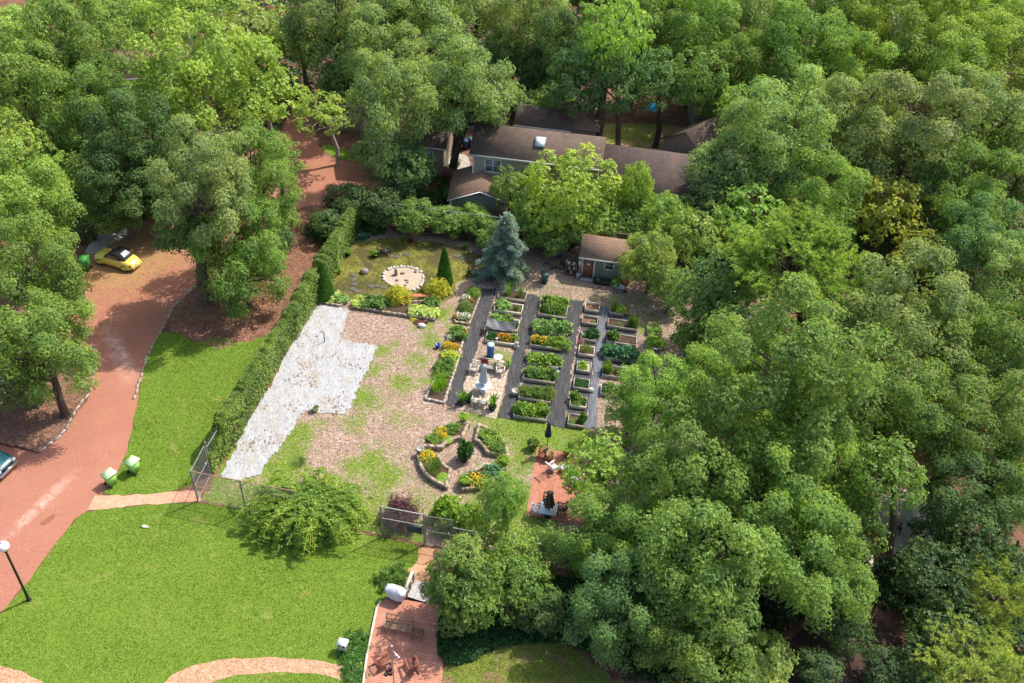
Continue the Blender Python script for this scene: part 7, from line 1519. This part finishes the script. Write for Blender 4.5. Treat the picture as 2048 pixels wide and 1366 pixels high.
(930, 1105, 44, 6.0, 1.0, 'oak', 'olive', 'pale topped tree right of the pink concrete path', (940, 1200)),
(1003, 1000, 50, 6.5, 1.5, 'feather', 'mid', 'young airy tree beside the brick patio', (1010, 1110)),
(1010, 1100, 60, 6.5, 1.1, 'oak', 'light', 'light green tree below the young airy tree', None),
(1095, 1095, 50, 5.5, 1.0, 'oak', 'mid', 'green tree between the brick patio and the ivy', None),
(1040, 1170, 70, 5.0, 1.1, 'oak', 'mid', 'green tree right of the magnolia like tree', None),
(1085, 1220, 52, 4.0, 1.0, 'low', 'dark', 'dark tree above the ivy', None),
]
for i, r in enumerate(L_): tree(*r[:8], seed=i, base=r[8], bark='barkpale' if r[6] == 'yel' else 'bark' if i % 3 else 'barkdk')
tree(1592, 545, 155, 20, .75, 'pine', 'pine', 'wide bright green long needled pine in the right woods', seed=3, base=(1600, 720), name='pine_tree', bark='barkdk')
tree(2005, 1190, 92, 17, .8, 'pinenear', 'pineY', 'yellow green pine at the right edge, farther of the near two', seed=4, name='pine_tree')
tree(1955, 1335, 118, 17, .7, 'pinenear', 'pineY', 'yellow green pine in the bottom right corner', seed=5, name='pine_tree')
# ivy and undergrowth: masses nobody could count
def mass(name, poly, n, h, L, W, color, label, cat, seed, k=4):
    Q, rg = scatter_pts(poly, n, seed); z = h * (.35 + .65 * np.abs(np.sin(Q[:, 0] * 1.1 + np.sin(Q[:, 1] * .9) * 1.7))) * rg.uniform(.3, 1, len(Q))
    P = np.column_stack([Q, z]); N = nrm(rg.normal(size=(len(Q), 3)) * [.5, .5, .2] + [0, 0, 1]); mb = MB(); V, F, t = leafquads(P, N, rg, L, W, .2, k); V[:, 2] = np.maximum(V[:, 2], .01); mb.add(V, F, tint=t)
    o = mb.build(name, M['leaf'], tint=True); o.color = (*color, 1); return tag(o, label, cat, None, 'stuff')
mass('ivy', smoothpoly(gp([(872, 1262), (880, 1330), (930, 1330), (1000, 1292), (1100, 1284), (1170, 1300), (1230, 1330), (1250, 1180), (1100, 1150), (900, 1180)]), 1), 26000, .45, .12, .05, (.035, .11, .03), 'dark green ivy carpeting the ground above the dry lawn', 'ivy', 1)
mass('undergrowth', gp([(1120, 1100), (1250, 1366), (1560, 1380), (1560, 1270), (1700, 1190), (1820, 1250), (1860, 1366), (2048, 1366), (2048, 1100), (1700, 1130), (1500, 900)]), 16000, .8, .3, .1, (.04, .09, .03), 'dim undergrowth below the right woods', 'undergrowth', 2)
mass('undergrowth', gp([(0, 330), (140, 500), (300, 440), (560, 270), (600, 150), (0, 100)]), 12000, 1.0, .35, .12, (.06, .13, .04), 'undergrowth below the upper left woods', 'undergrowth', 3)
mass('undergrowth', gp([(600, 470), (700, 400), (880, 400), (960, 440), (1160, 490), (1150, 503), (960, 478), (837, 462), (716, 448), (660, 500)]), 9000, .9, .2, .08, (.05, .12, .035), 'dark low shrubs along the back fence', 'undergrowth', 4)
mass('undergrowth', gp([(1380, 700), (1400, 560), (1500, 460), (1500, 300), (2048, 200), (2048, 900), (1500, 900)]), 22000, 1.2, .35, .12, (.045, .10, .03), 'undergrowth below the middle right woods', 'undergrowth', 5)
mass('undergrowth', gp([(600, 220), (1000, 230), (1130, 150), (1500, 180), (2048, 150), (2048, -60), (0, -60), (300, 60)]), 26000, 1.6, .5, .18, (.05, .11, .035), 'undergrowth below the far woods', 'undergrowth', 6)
mass('undergrowth', gp([(790, 372), (870, 340), (925, 325), (880, 400), (800, 410)]), 2500, .7, .15, .06, (.07, .16, .04), 'low green shrubs beside the porch drive', 'undergrowth', 7)
